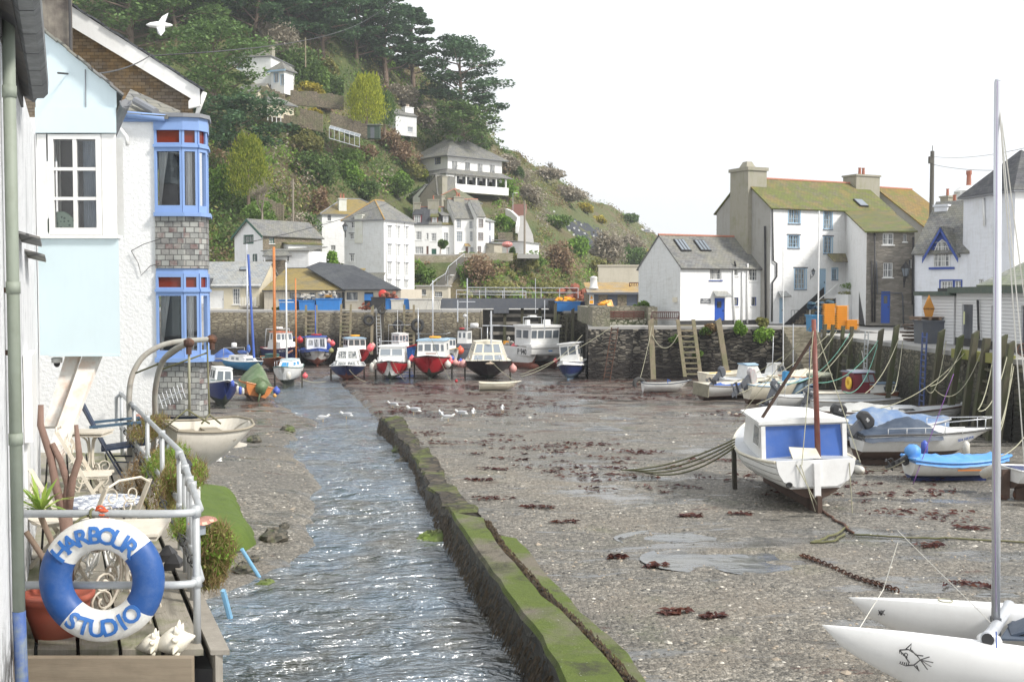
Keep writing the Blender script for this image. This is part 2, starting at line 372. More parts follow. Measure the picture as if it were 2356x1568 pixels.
for u,v,ru,rv in[(1565,1243,110,15),(1680,1296,150,24),(1770,1318,90,14),(2120,1262,60,6),(1290,945,90,8),(1420,960,60,6),(1230,905,60,5),(1180,893,60,4),(1010,955,100,9),(2290,1385,70,8),(1330,925,80,5),(900,880,80,6),(1000,890,70,4),(1260,882,70,4),(1390,985,70,5),(2200,1130,70,5),(1500,1100,60,5),(1290,1040,60,4),(1450,1010,60,4),(1700,1010,40,4)]:
 c=GM(u,v);PUD.append((c.x,c.y,ru*c.y/F,abs(GM(u,v-rv).y-c.y)))
def pud(x,Y):
 k=0
 for px,py,rx,ry in PUD:
  dx,dy=(x-px)/rx,(Y-py)/ry
  if abs(dx)<1.5 and abs(dy)<1.5:k=max(k,1-math.hypot(dx,dy)+.45*noise.noise(Vector((x*.9,Y*.9,1)))+.25*noise.noise(Vector((x*2.6,Y*2.6,4))))
 return max(0,min(1,k*1.6))
def ground_z(x,Y):
 z=zm(Y)+.05*noise.noise(Vector((x*.35,Y*.35,0)))+.03*noise.noise(Vector((x*1.3,Y*1.3,5)))
 k=riv_depth(x,Y);z-=.30*k*k*(3-2*k)
 kp=pud(x,Y)
 if kp>0:z=lerp(z,zm(Y)+(.14*max(0,min(1,(x-1.5)/3))*max(0,min(1,(30-Y)/8))if Y<30 else 0)*0-.09,kp*kp*(3-2*kp))
 if Y<34 and x<tab(RIV_L,Y):z+=.12*min(3.5,tab(RIV_L,Y)-x)
 if Y<30:z+=.14*max(0,min(1,(x-1.5)/3))*max(0,min(1,(30-Y)/8))
 return z
Ys=[5.5]
while Ys[-1]<122:Ys.append(Ys[-1]*1.0062)
while Ys[-1]<1500:Ys.append(Ys[-1]*1.25)
Xs=[-600,-200,-90,-60,-45]+[-36+i*1.0 for i in range(16)]+[-20+.125*i for i in range(281)]+[15.5+i*.7 for i in range(14)]+[26,32,45,80,200,600]
g=MB();nx=len(Xs);g.v=[(x,y,ground_z(x,y))for y in Ys for x in Xs]
g.f=[(j*nx+i,j*nx+i+1,(j+1)*nx+i+1,(j+1)*nx+i)for j in range(len(Ys)-1)for i in range(nx-1)];g.m=[0]*len(g.f)
def mud_mat():
 t=NT('harbour_mud');p=t.pos();sx=t.new('ShaderNodeSeparateXYZ');t.link(p,sx.inputs[0])
 v=t.new('ShaderNodeTexVoronoi',feature='F1');t.link(p,v.inputs['Vector']);v.inputs['Scale'].default_value=11
 vs=t.new('ShaderNodeSeparateColor');t.link(v.outputs['Color'],vs.inputs[0])
 v2=t.new('ShaderNodeTexVoronoi',feature='F1');t.link(p,v2.inputs['Vector']);v2.inputs['Scale'].default_value=27
 vs2=t.new('ShaderNodeSeparateColor');t.link(v2.outputs['Color'],vs2.inputs[0])
 c=t.ramp(t.math('ADD',t.math('MULTIPLY',vs.outputs[0],.5),t.math('MULTIPLY',vs2.outputs[0],.5)),[(0,(.035,.031,.024)),(.32,(.115,.104,.084)),(.6,(.205,.186,.15)),(.82,(.36,.325,.27)),(1,(.6,.55,.47))])
 big=t.noise(p,.18,6,.65);c=t.mix(t.ramp(big,[(.35,0),(.7,.75)]),c,(.11,.103,.09))
 tanv=t.noise(t.mapping(p,(1,1,1),(4,8,0)),.32,5,.6);c=t.mix(t.ramp(tanv,[(.5,0),(.7,.5)]),c,(.24,.20,.15))
 grn=t.noise(t.mapping(p,(1,1,1),(14,2,0)),.4,6,.7);c=t.mix(t.ramp(grn,[(.58,0),(.72,.5)]),c,(.10,.12,.05))
 far=t.new('ShaderNodeMapRange');t.link(sx.outputs[1],far.inputs[0]);far.inputs[1].default_value=32;far.inputs[2].default_value=62;far.inputs[3].default_value=-.07;far.inputs[4].default_value=.12
 wn_=t.noise(t.mapping(p,(.55,1.3,1)),1.1,7,.75);wf=t.ramp(t.math('ADD',wn_,far.outputs[0]),[(.56,0),(.60,.9)])
 c=t.mix(wf,c,t.mix(vs2.outputs[1],(.05,.026,.018),(.13,.075,.052)))
 wetn=t.noise(t.mapping(p,(.22,.8,1),(1,7,0)),1.0,6,.68)
 pud=t.new('ShaderNodeVectorMath',operation='DISTANCE');t.link(t.mapping(p,(.42,.42,0),(0,0,0)),pud.inputs[0])
 wet=t.ramp(t.math('ADD',wetn,t.math('MULTIPLY',far.outputs[0],.35)),[(.51,0),(.56,1)])
 c=t.mix(t.math('MULTIPLY',wet,.6),c,(.06,.065,.068))
 rg=t.math('SUBTRACT',.62,t.math('MULTIPLY',wet,.5))
 hh=t.math('ADD',t.math('MULTIPLY',v.outputs['Distance'],-1.2),t.math('MULTIPLY',v2.outputs['Distance'],-.6))
 hh=t.math('ADD',hh,t.math('MULTIPLY',t.noise(p,3,5),.8))
 b=t.bump(hh,.7,.05);t.link(t.math('SUBTRACT',.8,t.math('MULTIPLY',wet,.74)),b.inputs['Strength'])
 return t.fin(c,rg,0,.6)
tag(g.build('ground',mud_mat(),smooth=True,uv=False),None,None,None,'structure')
def water_mat(name,s=1.0,base=(.13,.18,.23)):
 t=NT(name);p=t.pos()
 a=t.noise(t.mapping(p,(.8,1.7,1)),2.1*s,3,.5,.5);b=t.noise(t.mapping(p,(1.0,2.0,1),(3,3,0),(0,0,.15)),8*s,3,.5,.4)
 c=t.mix(t.ramp(t.noise(p,.5,5,.6),[(.4,0),(.65,1)]),base,(.10,.10,.085))
 t.bump(t.math('ADD',a,t.math('MULTIPLY',b,.16)),1.0,.5*s)
 t.bsdf.inputs['IOR'].default_value=2.15;return t.fin(c,.1,0,.8)
w=MB();ys=[9.5+.13*i for i in range(150)]+[29+.4*i for i in range(60)]+[53+1.0*i for i in range(36)]
NXW=70
for y in ys:
 l,r=tab(RIV_L,y)-1.3,tab(RIV_R,y)+.9
 for i in range(NXW):
  x=lerp(l,r,i/(NXW-1));k=.055 if y<45 else.02
  h=1.3*k*(noise.noise(Vector((x*1.0,y*1.5,1)))+.5*noise.noise(Vector((x*1.9,y*3.0,4))))
  w.v.append((x,y,zm(y)-.12+h))
w.f=[(j*NXW+i,j*NXW+i+1,(j+1)*NXW+i+1,(j+1)*NXW+i)for j in range(len(ys)-1)for i in range(NXW-1)];w.m=[0]*len(w.f)
tag(w.build('river_water',water_mat('river_water'),smooth=True,uv=False),None,None,None,'structure')
pw=water_mat('puddle_water',1.0,(.05,.06,.07));pw.node_tree.nodes['Bump'].inputs['Strength'].default_value=.08
pm=MB()
for px,py,rx,ry in PUD:n=40;lift=.14*max(0,min(1,(px-1.5)/3))*max(0,min(1,(30-py)/8))if py<30 else 0;pm.add([(px+rx*1.4*math.cos(6.283*i/n),py+ry*1.4*math.sin(6.283*i/n),zm(py)-.035+lift)for i in range(n)],[tuple(range(n))])
tag(pm.build('puddle_water',pw,uv=False),None,None,None,'structure')
PEB=[paint('grey_pebble',(.20,.19,.17),.7,.3),paint('tan_pebble',(.36,.30,.23),.7,.3),paint('dark_pebble',(.06,.06,.055),.5,.3),paint('pale_shell',(.62,.58,.50),.6,.2)]
pb=MB()
def stone(m,x,y,s,mi,flat=.5,base=None):
 z=ground_z(x,y)if base is None else base;a=rnd.random()*6.28;k=rnd.uniform(.6,1)
 vs=[];ca,sa=math.cos(a),math.sin(a)
 for i in range(6):
  b=i*math.pi/3;q=s*rnd.uniform(.75,1.15);px,py=q*math.cos(b),q*math.sin(b)*k
  vs.append((x+px*ca-py*sa,y+px*sa+py*ca,z+s*flat*rnd.uniform(-.1,.25)))
 vs.append((x+rnd.uniform(-.2,.2)*s,y,z+s*flat));m.add(vs,[(i,(i+1)%6,6)for i in range(6)],mi)
for _ in range(9000):
 Y=11.5*math.exp(rnd.random()**.8*1.5);x=rnd.uniform(-.42,.46)*Y
 if riv_depth(x,Y)>.15:continue
 if noise.noise(Vector((x*.3,Y*.3,2)))<-.25:continue
 stone(pb,x,Y,rnd.uniform(.012,.032)*(1+Y/60)*(2.2 if rnd.random()<.03 else 1),rnd.choices([0,1,2,3],[5,3,5,1.2])[0])
tag(pb.build('pebbles',PEB,uv=False),'loose pebbles and shells strewn over the harbour bed',None,None,'stuff')
WEEDM=foliage('red_brown_seaweed',[(.03,.012,.012),(.08,.025,.022),(.15,.06,.04)],1.0,.45)
wd=MB()
def weed_patch(m,x,y,s,n=30,zf=ground_z,h=.05):
 for _ in range(n):
  r=s*rnd.random()**.6;a=rnd.random()*6.28;px,py=x+r*1.5*math.cos(a),y+r*.7*math.sin(a);z=zf(px,py)+rnd.uniform(.005,h)
  q=rnd.uniform(.03,.09)*(1+y/50);b=rnd.random()*3.14;c,d=math.cos(b)*q,math.sin(b)*q
  m.add([(px-c,py-d,z),(px+d*.4,py-c*.4,z+rnd.uniform(0,h)),(px+c,py+d,z+rnd.uniform(-.01,.02)),(px-d*.4,py+c*.4,z+rnd.uniform(0,.02))],[(0,1,2,3)])
for _ in range(1300):
 Y=15*math.exp(rnd.random()*1.6);x=rnd.uniform(-.16,.40)*Y
 if riv_depth(x,Y)>0 or x<tab(RIV_R,Y)+.8:continue
 if Y<45 and rnd.random()<.45:continue
 if noise.noise(Vector((x*.12,Y*.12,8)))+(.12 if Y>48 else-.05)<0:continue
 q_=rnd.random()**2;weed_patch(wd,x,Y,(.08+.5*q_)*(1+Y/60),int(5+26*q_))
for u,v,s in[(1555,1417,.25),(1640,1432,.2),(2145,1275,.35),(2240,1225,.4),(2230,1365,.45),(1590,1195,.25),(1135,1148,.5),(1240,1168,.4),(1700,1195,.3),(1300,1200,.3),(1105,1105,.4),(1130,1080,.5),(890,948,.9),(940,948,.8),(1510,1310,.2),(1420,1290,.2)]:
 c=GM(u,v);weed_patch(wd,c.x,c.y,s*.7,34)
tag(wd.build('red_seaweed',WEEDM,uv=False),'dark red seaweed scattered across the wet harbour bed',None,None,'stuff')
MOSSR=rubble('mossy_rock',[(.09,.085,.06),(.15,.13,.10),(.22,.20,.15)],(.05,.05,.04),1,1,moss=((.13,.19,.03),.9),bump=.8)
def rock(name,label,u,v,s,mats=MOSSR,grp=None):
 c=GM(u,v);m=MB();m.ell((0,0,s*.2),(s,s*.8,s*.55),12,8,0,.2)
 return tag(m.build(name,mats,None,False,loc=(c.x,c.y,ground_z(c.x,c.y)),rz=rnd.random()*3),label,'rock',grp)
for l,u,v,s in[('low dark green rock standing in the river beside the mossy wall',1010,1222,.42),('squarer mossy rock in the river touching the mossy wall',1040,1208,.3),('flat mossy slab furthest left of the rocks beside the mossy wall',972,1226,.26),('mossy boulder on the gravel next to the green ramp',630,1245,.32),('pale boulder on the gravel to the right of the mossy boulder',655,1215,.14),('dark rock at the foot of the narrow far end of the wall',925,1030,.38),('weedy rock below the narrow wall where the river widens',930,1052,.34),('brown rock nearest the tip of the narrow wall',905,1000,.3),('small dark rock sticking out of the river in the foreground',1078,1483,.16),('tiny stone in the river above the foreground rock',1071,1465,.1),('dark green rock lying on the left gravel bank',662,990,.3),('brown stone on the left gravel bank above the ramp',585,1015,.3),('weedy stones at the water edge under the blue pipe',610,1325,.2),('second weedy stone at the water edge under the blue pipe',560,1310,.22),('pale stone at the water edge left of the blue pipe',585,1290,.12)]:
 rock('rock',l,u,v,s,grp='rocks along the river')
MOSSW=NT('moss_on_concrete');_p=MOSSW.pos();_n=MOSSW.noise(_p,1.1,7,.7);_n2=MOSSW.noise(MOSSW.mapping(_p,(1,1,1),(5,5,5)),.5,5,.6)
_c1=MOSSW.mix(MOSSW.noise(_p,9,5,.7),(.055,.085,.012),(.13,.17,.02));_c2=MOSSW.mix(MOSSW.noise(_p,12,6,.7),(.22,.19,.14),(.10,.09,.07))
_c=MOSSW.mix(MOSSW.ramp(_n2,[(.47,0),(.6,1)]),_c1,_c2);_c=MOSSW.mix(MOSSW.ramp(_n,[(.55,0),(.66,.8)]),_c,(.035,.03,.02))
_c=MOSSW.mix(MOSSW.ramp(MOSSW.noise(_p,22,3),[(.7,0),(.73,.8)]),_c,(.7,.7,.66))
MOSSW.bump(MOSSW.noise(_p,16,7,.75),.8,.04);MOSSW=MOSSW.fin(_c,.8)
DARKW=foliage('dark_weed_and_seam_shade',[(.018,.014,.009),(.05,.035,.02),(.09,.06,.03)],1.5,.4)
WALLSIDE=rubble('weedy_wall_side',[(.03,.025,.018),(.06,.05,.035)],(.02,.015,.01),.5,.25,bump=.8,rough=.5)
ALGAE=NT('bright_green_algae');_p=ALGAE.pos();_c=ALGAE.mix(ALGAE.noise(ALGAE.mapping(_p,(1,3,1)),2.2,7,.8),(.02,.05,.005),(.14,.20,.02));_c=ALGAE.mix(ALGAE.ramp(ALGAE.noise(_p,.8,6),[(.58,0),(.72,.9)]),_c,(.10,.11,.03));ALGAE.bump(ALGAE.noise(_p,10,7,.7),.5,.03);ALGAE=ALGAE.fin(_c,.75)
def wallstrip(mb,L,Rr,zt,drop,sub=5):
 pl,pr=[],[]
 def cr(A,t):
  n=len(A)-1;i=min(int(t*n),n-1);f=t*n-i;p0,p1,p2,p3=A[max(i-1,0)],A[i],A[i+1],A[min(i+2,n)]
  return.5*((2*p1)+(p2-p0)*f+(2*p0-5*p1+4*p2-p3)*f*f+(3*p1-p0-3*p2+p3)*f**3)
 n=(len(L)-1)*sub
 for i in range(n+1):
  a,b=cr(L,i/n),cr(Rr,i/n);j=.05*noise.noise(a*1.7);a=a+Vector((j,0,.04*noise.noise(a*2)));b=b+Vector((j,0,.04*noise.noise(b*2)))
  pl.append(a);pr.append(b)
 vs=[]
 for a,b in zip(pl,pr):
  e=(b-a).normalized()*.05;dn=Vector((0,0,drop))
  vs+=[a-e*1.6-dn,a-e-Vector((0,0,.07)),a,b,b+e-Vector((0,0,.07)),b+e*1.6-dn]
 for i in range(n):
  for j in range(5):
   o=i*6+j;mb.add([vs[o],vs[o+1],vs[o+7],vs[o+6]],[(0,3,2,1)],0 if j in(1,2,3)else 1)
 mb.add(vs[:6],[tuple(range(6))],1);mb.add(vs[-6:],[tuple(range(6))],1)
 return pl,pr
WL=[Vector(GP(u,v,-4.4))for u,v in[(1450,1760),(1385,1665),(1308,1568),(1266,1490),(1168,1355),(1094,1252),(1040,1178)]]
WM=[Vector(GP(u,v,-4.4))for u,v in[(1600,1760),(1515,1665),(1440,1565),(1346,1458),(1250,1368),(1150,1256),(1108,1192)]]
WR=[Vector(GP(u,v,-4.48))for u,v in[(1700,1760),(1605,1665),(1512,1565),(1440,1458),(1335,1368),(1230,1256),(1188,1207)]]
m=MB();wpl,_=wallstrip(m,WL,WM,-4.4,.95);tag(m.build('harbour_wall',[MOSSW,WALLSIDE],uv=True),'mossy concrete training wall running along the river in the foreground','wall')
m=MB();M2=[p+Vector((.05,0,-.26))for p in WM[:-1]]+[WM[-1]+Vector((.25,0,-.3))];WR=[p+Vector((0,0,-.24))for p in WR];wallstrip(m,M2,WR,-4.47,.6);tag(m.build('wall_footing',[MOSSW,WALLSIDE]),'lower mossy concrete slab lying against the river training wall','slab')
FL=[(1052,1182),(1035,1160),(985,1095),(968,1050),(928,1000),(905,972),(886,958)]
FLp=[Vector(GP(u-8,v,-4.55 if v>1150 else-4.75))for u,v in FL];FRp=[p+Vector((.5 if i<5 else.55,.1,0))for i,p in enumerate(FLp)]
MOSSR2=rubble('weedy_wall_top',[(.04,.033,.022),(.08,.065,.045),(.12,.10,.07)],(.03,.025,.02),.35,.3,moss=((.11,.14,.02),.8),bump=1.0)
m=MB();fpl,_=wallstrip(m,FLp,FRp,-4.7,.75,8)
for vtx in range(len(m.v)):
 q=Vector(m.v[vtx]);m.v[vtx]=tuple(q+Vector((.16*noise.noise(q*2.0),0,.14*noise.noise(q*2.4))))
tag(m.build('harbour_wall',[MOSSR2,WALLSIDE]),'narrow weedy stone wall curving away up the river','wall')
hw=MB()
for pl in(wpl,fpl):
 for i in range(len(pl)-1):
  for _ in range(46):
   p=pl[i].lerp(pl[i+1],rnd.random());t_=rnd.random()**.6;z=p.z-.08-t_*.55;L_=rnd.uniform(.06,.16);x=p.x-.07-t_*.08+rnd.uniform(-.03,.02);y=p.y;q=rnd.uniform(.012,.03)
   hw.add([(x,y-q,z),(x-.02,y+q,z+.01),(x-.06,y+q*rnd.uniform(-2,2),z-L_)],[(0,1,2)])
for i in range(len(WM)-1):  # dark tufts added so the seam to the footing reads as shaded
 for _ in range(900):
  p=WM[i].lerp(WM[i+1],rnd.random());q=rnd.uniform(.012,.035);x,y,z=p.x+rnd.uniform(.0,.13),p.y,p.z-rnd.uniform(.0,.22);hw.add([(x,y-q,z),(x+.02,y+q,z+.01),(x+.05,y+q*rnd.uniform(-2,2),z-.05)],[(0,1,2)])
tag(hw.build('weed_and_seam_shade',DARKW,uv=False),'dark brown weed hanging down the river side of the training wall, with added tufts shading its footing seam',None,None,'stuff')
m=MB();T0,T1,T2,T3=GP(330,1100,-4.15),GP(545,1118,-4.5),GP(600,1214,-4.62),GP(330,1262,-4.2);N=26
def rq(a,b):
 p=T0.lerp(T1,a).lerp(T3.lerp(T2,a),b);k=max(0,a-.82)/.18;k2=max(0,b-.86)/.14;p.z+=.06*noise.noise(p*1.6)+.03*noise.noise(p*5);p.x+=.12*noise.noise(p*2.1)*a;p.z-=.75*max(k*k,k2*k2);p.x+=.10*k;p.y-=.12*k2;return p
m.v=[tuple(rq(i/N,j/N))for j in range(N+1)for i in range(N+1)];m.f=[(j*(N+1)+i,j*(N+1)+i+1,(j+1)*(N+1)+i+1,(j+1)*(N+1)+i)for j in range(N)for i in range(N)];m.m=[1 if i>.93*N or j>.94*N else 0 for j in range(N)for i in range(N)]
m.f=[f[::-1]for f in m.f]
tag(m.build('slipway_ramp',[ALGAE,WALLSIDE],smooth=True),'ramp covered in bright green algae beside the left bank','ramp')
QCOL=[(.10,.09,.075),(.18,.165,.13),(.28,.25,.20),(.14,.13,.12)]
QWALL=rubble('back_quay_stone',[(.22,.19,.13),(.33,.29,.2),(.4,.36,.26)],(.14,.12,.085),.5,.17,weed=(-4.2,-2.5,(.035,.03,.028)),bump=.9)
QWALL2=rubble('front_quay_stone',[(.11,.095,.075),(.20,.18,.145),(.32,.29,.23),(.08,.07,.06)],(.02,.018,.015),.85,.24,weed=(-5.3,-3.2,(.035,.027,.023)),bump=1.0,mort=.07,dist=.08)
QWALL3=rubble('green_quay_stone',[(.10,.09,.065),(.17,.155,.11),(.22,.2,.14)],(.06,.055,.04),.6,.22,weed=(-4.4,-2.9,(.022,.02,.014),(.06,.10,.015)),bump=.9)
TOPC=NT('quay_concrete');_p=TOPC.pos();_c=TOPC.mix(TOPC.noise(_p,.5,6,.65),(.30,.29,.27),(.42,.41,.39));TOPC.bump(TOPC.noise(_p,9,5),.2,.02);TOPC=TOPC.fin(_c,.85)
def quay(name,label,poly,zt,mw,zb=-7.2,cope=.18):
 m=MB();n=len(poly)
 for i in range(n):
  a,b=Vector(poly[i]),Vector(poly[(i+1)%n]);L=(b-a).length;k=max(1,int(L/.5));nn=Vector((b.y-a.y,a.x-b.x)).normalized()if L else Vector((0,0))
  if L>40:k=1
  H=[zt-cope,zt-1.2,zt-2.4,zt-3.6,zb]
  rows=[]
  for z in H:
   r=[]
   for j in range(k+1):
    p=a.lerp(b,j/k);o_=nn*((zt-z)*.04+(.06*noise.noise(Vector((p.x,p.y,z)))if 0<j<k else 0));r.append((p.x+o_.x,p.y+o_.y,z))
   rows.append(r)
  vs=[p for r in rows for p in r]
  m.add(vs,[(q*(k+1)+j,(q+1)*(k+1)+j,(q+1)*(k+1)+j+1,q*(k+1)+j+1)for q in range(len(H)-1)for j in range(k)],0)
 m.prism(poly,zt-cope,zt,1)
 return tag(m.build(name,[mw,TOPC]),None,None,None,'structure')
quay('back_quay','',[(-80,101),(-2.9,101),(-2.9,170),(-80,170)],-1.5,QWALL)
quay('fish_quay','',[(4.6,101),(40,101),(40,190),(4.6,190)],-1.55,QWALL3)
quay('front_quay','',[(5.2,77),(18.4,77),(18.4,100.5),(6.6,100.5)],-2.25,QWALL2)
quay('side_quay','',[(21.4,77.5),(21.4,65.2),(17.5,64),(17.4,39),(18.5,37.5),(60,37.5),(60,100.4),(18.45,100.4),(18.45,77.5)],-2.27,QWALL3)
quay('quay_road','',[(-2.8,112),(4.5,112),(4.5,190),(-2.8,190)],-1.6,QWALL)
m=MB();STEPM=rubble('pale_step_stone',[(.30,.27,.2),(.38,.34,.26)],(.2,.18,.13),1.2,.3,weed=(-5.4,-4.0,(.05,.045,.03)),bump=.4)
for i in range(16):m.bb((18.45,77.5-.5*(i+1),-6.5),(21.38,77.5-.5*i-.003,-2.28-.2*i))
tag(m.build('quay_steps',STEPM),'pale stone steps descending from the quay beside the dark stone wall','steps')
PARA=rubble('parapet_stone',[(.26,.23,.17),(.35,.32,.25),(.2,.19,.15)],(.16,.15,.11),.35,.2,bump=.8,moss=((.12,.15,.05),.4))
m=MB();m.bb((5.5,77.2,-2.25),(6.7,82.0,-.9));m.bb((6.7,81.6,-2.25),(10.3,82.3,-.9));m.bb((9.7,80.4,-2.25),(10.35,81.6,-.95));m.bb((5.5,82.0,-2.25),(6.2,95,-1.0))
tag(m.build('parapet_wall',PARA),'low stone parapet wrapped round the wooden bench on the pier end','wall')
m=MB();m.bb((6.75,81.1,-2.25),(9.65,81.57,-1.78));tag(m.build('seat_plinth',rubble('plinth_cobble',[(.4,.38,.3),(.5,.48,.4),(.3,.3,.2)],(.06,.07,.03),.3,.2,bump=.9)),'cobbled plinth under the wooden bench on the pier end','plinth')
HC=[(-500,[(715,112),(600,120),(430,132),(240,145),(0,165),(-300,190)]),(200,[(715,120),(600,130),(450,142),(300,155),(120,175),(-100,200)]),(480,[(715,126),(600,136),(450,150),(300,165),(120,185),(-100,208)]),(620,[(712,128),(600,140),(480,153),(340,170),(160,190),(-40,214)]),(760,[(710,132),(600,150),(500,163),(370,180),(220,200),(40,222)]),(950,[(700,148),(603,156.5),(584,176),(450,200),(290,219),(150,244)]),(1080,[(700,148),(603,156.5),(582,178),(450,212),(340,228),(250,246)]),(1150,[(700,149),(598,157),(570,180),(460,214),(388,235),(335,252)]),(1250,[(700,155),(600,172),(545,206),(480,232),(428,255),(384,280)]),(1330,[(703,165),(632,188),(570,222),(510,250),(472,275),(440,305)]),(1400,[(706,178),(655,202),(610,228),(558,260),(515,295),(475,328)]),(1450,[(706,200),(668,220),(625,245),(580,278),(545,310),(505,350)]),(1530,[(706,235),(680,252),(650,277),(620,307),(590,340),(553,375)]),(1650,[(706,285),(702,302),(692,322),(682,342),(674,365),(668,390)])]
def hill(u,t):
 """point on the hillside: u picture column, t 0 (foot) .. 5 (crest)"""
 for(u0,A),(u1,B)in zip(HC,HC[1:]):
  if u<=u1 or u1==1650:
   f=max(0,min(1,(u-u0)/(u1-u0)));break
 i=max(0,min(4,int(t)));g_=t-i
 v=lerp(lerp(A[i][0],A[i+1][0],g_),lerp(B[i][0],B[i+1][0],g_),f);Y=lerp(lerp(A[i][1],A[i+1][1],g_),lerp(B[i][1],B[i+1][1],g_),f)
 q=P(u,v,Y);d=noise.noise(q*.09)*1.5+noise.noise(q*.3)*.6;q.z+=d*min(1,t)*(.15 if 940<u<1260 and t<2.4 else 1);return q
def hill_uv(u,v):
 """hill point seen at pixel u,v"""
 lo,hi=0,5
 for _ in range(22):
  m_=(lo+hi)/2;q=hill(u,m_);vv=H_/2-F*((q.z*CP+q.y*SP)/(q.y*CP-q.z*SP))
  if vv>v:lo=m_
  else:hi=m_
 return hill(u,lo)
m=MB();US=[-500+25*i for i in range(28)]+[200+8*i for i in range(182)];TS=[i/9 for i in range(46)]
for t_ in TS:
 for u in US:
  q=hill(u,t_);m.v.append((q.x,q.y,q.z))
nu=len(US)
for u in US:q=hill(u,5);m.v.append((q.x*1.3,q.y*1.3,q.z*1.03))
for u in US:q=hill(u,5);m.v.append((q.x*1.6+20,q.y*1.8,-6.4))
m.f=[(j*nu+i,j*nu+i+1,(j+1)*nu+i+1,(j+1)*nu+i)for j in range(len(TS)+1)for i in range(nu-1)];m.m=[0]*len(m.f)
t=NT('hillside_earth');p=t.pos();c=t.ramp(t.noise(p,.09,6,.65),[(.3,(.12,.18,.045)),(.45,(.19,.23,.07)),(.55,(.26,.22,.10)),(.68,(.29,.20,.13))])
c=t.mix(t.noise(p,1.2,6,.7),c,(.045,.055,.02));t.bump(t.noise(p,.9,7,.75),1.0,.8);HM=t.fin(c,.95)
tag(m.build('hillside',HM,smooth=True,uv=False),None,None,None,'structure')

# =============== building kit
WW=whitewash('white_rubble_wall');WW2=whitewash('white_render',(.80,.80,.78),False,.25,bump=.25);WWG=whitewash('grey_and_shaded_white_rubble',(.70,.71,.70),True,.45)  # WWG: greyer white, also used as a shaded copy on turned-away gables
WWB=whitewash('blue_shaded_white_rubble',(.74,.76,.80),True,.3);CREAMW=whitewash('cream_render',(.62,.56,.42),False,.4);GREYR=whitewash('grey_roughcast',(.36,.35,.32),False,.6,(.22,.21,.15),.4)  # WWB: white wall with bluish shade put into its colour
BEIGER=whitewash('beige_render',(.50,.46,.37),False,.5,(.28,.25,.18),.3);STONEW=rubble('grey_brown_stone',[(.15,.135,.11),(.26,.235,.2),(.33,.30,.26)],(.19,.175,.15),.5,.15)
BROWNST=rubble('brown_field_stone',[(.20,.16,.11),(.33,.27,.19),(.26,.22,.16)],(.13,.11,.08),.4,.14,moss=((.12,.15,.05),.4))
CHIM=whitewash('lichened_chimney_render',(.33,.31,.25),False,.7,(.20,.21,.10),.4);CHIMW=whitewash('stained_white_chimney',(.66,.66,.60),False,.5,(.4,.42,.2),.3)
SL_GREY=slate('grey_slate',[(.17,.175,.175),(.25,.25,.245),(.20,.19,.18)],(.33,.32,.24),.35)
SL_YEL=slate('yellow_lichen_slate',[(.19,.17,.12),(.27,.24,.16),(.16,.15,.12)],(.38,.28,.08),.75,.35)
SL_DARK=slate('dark_blue_slate',[(.055,.06,.07),(.075,.08,.09)],(.14,.15,.15),.15,.4)
SL_MOSS=slate('mossy_slate',[(.15,.13,.085),(.21,.18,.12),(.14,.12,.1)],(.17,.20,.03),.72,1.1,moss=((.28,.17,.06),.45))
SL_ORG=slate('orange_lichen_slate',[(.17,.13,.07),(.26,.19,.1),(.14,.12,.08)],(.34,.21,.03),.7,.35,moss=((.12,.16,.02),.8))
SL_PALE=slate('pale_slate',[(.34,.36,.37),(.44,.46,.46),(.38,.38,.36)],(.5,.47,.38),.25)
SL_ORANGE=slate('orange_stained_roof',[(.30,.31,.31),(.38,.38,.36)],(.58,.36,.08),.7,.3)
SL_HANG=slate('hung_slate_cladding',[(.17,.17,.17),(.30,.31,.30),(.42,.43,.41),(.24,.23,.22),(.18,.10,.095),(.36,.37,.35),(.22,.22,.23)],(.50,.50,.46),.45,4.0,.115,.078,gap=.006)
RIDGE=paint('terracotta_ridge',(.42,.17,.11),.8,.4);FLINT=paint('grey_lead',(.22,.23,.25),.6,.3)
WINM={'w':WHITE,'b':DKBLUE,'lb':LBLUE,'g':paint('bottle_green_paint',(.02,.10,.07),.5),'d':DGREY,'k':BLACK,'n':paint('brown_frame_paint',(.16,.08,.06),.5)}
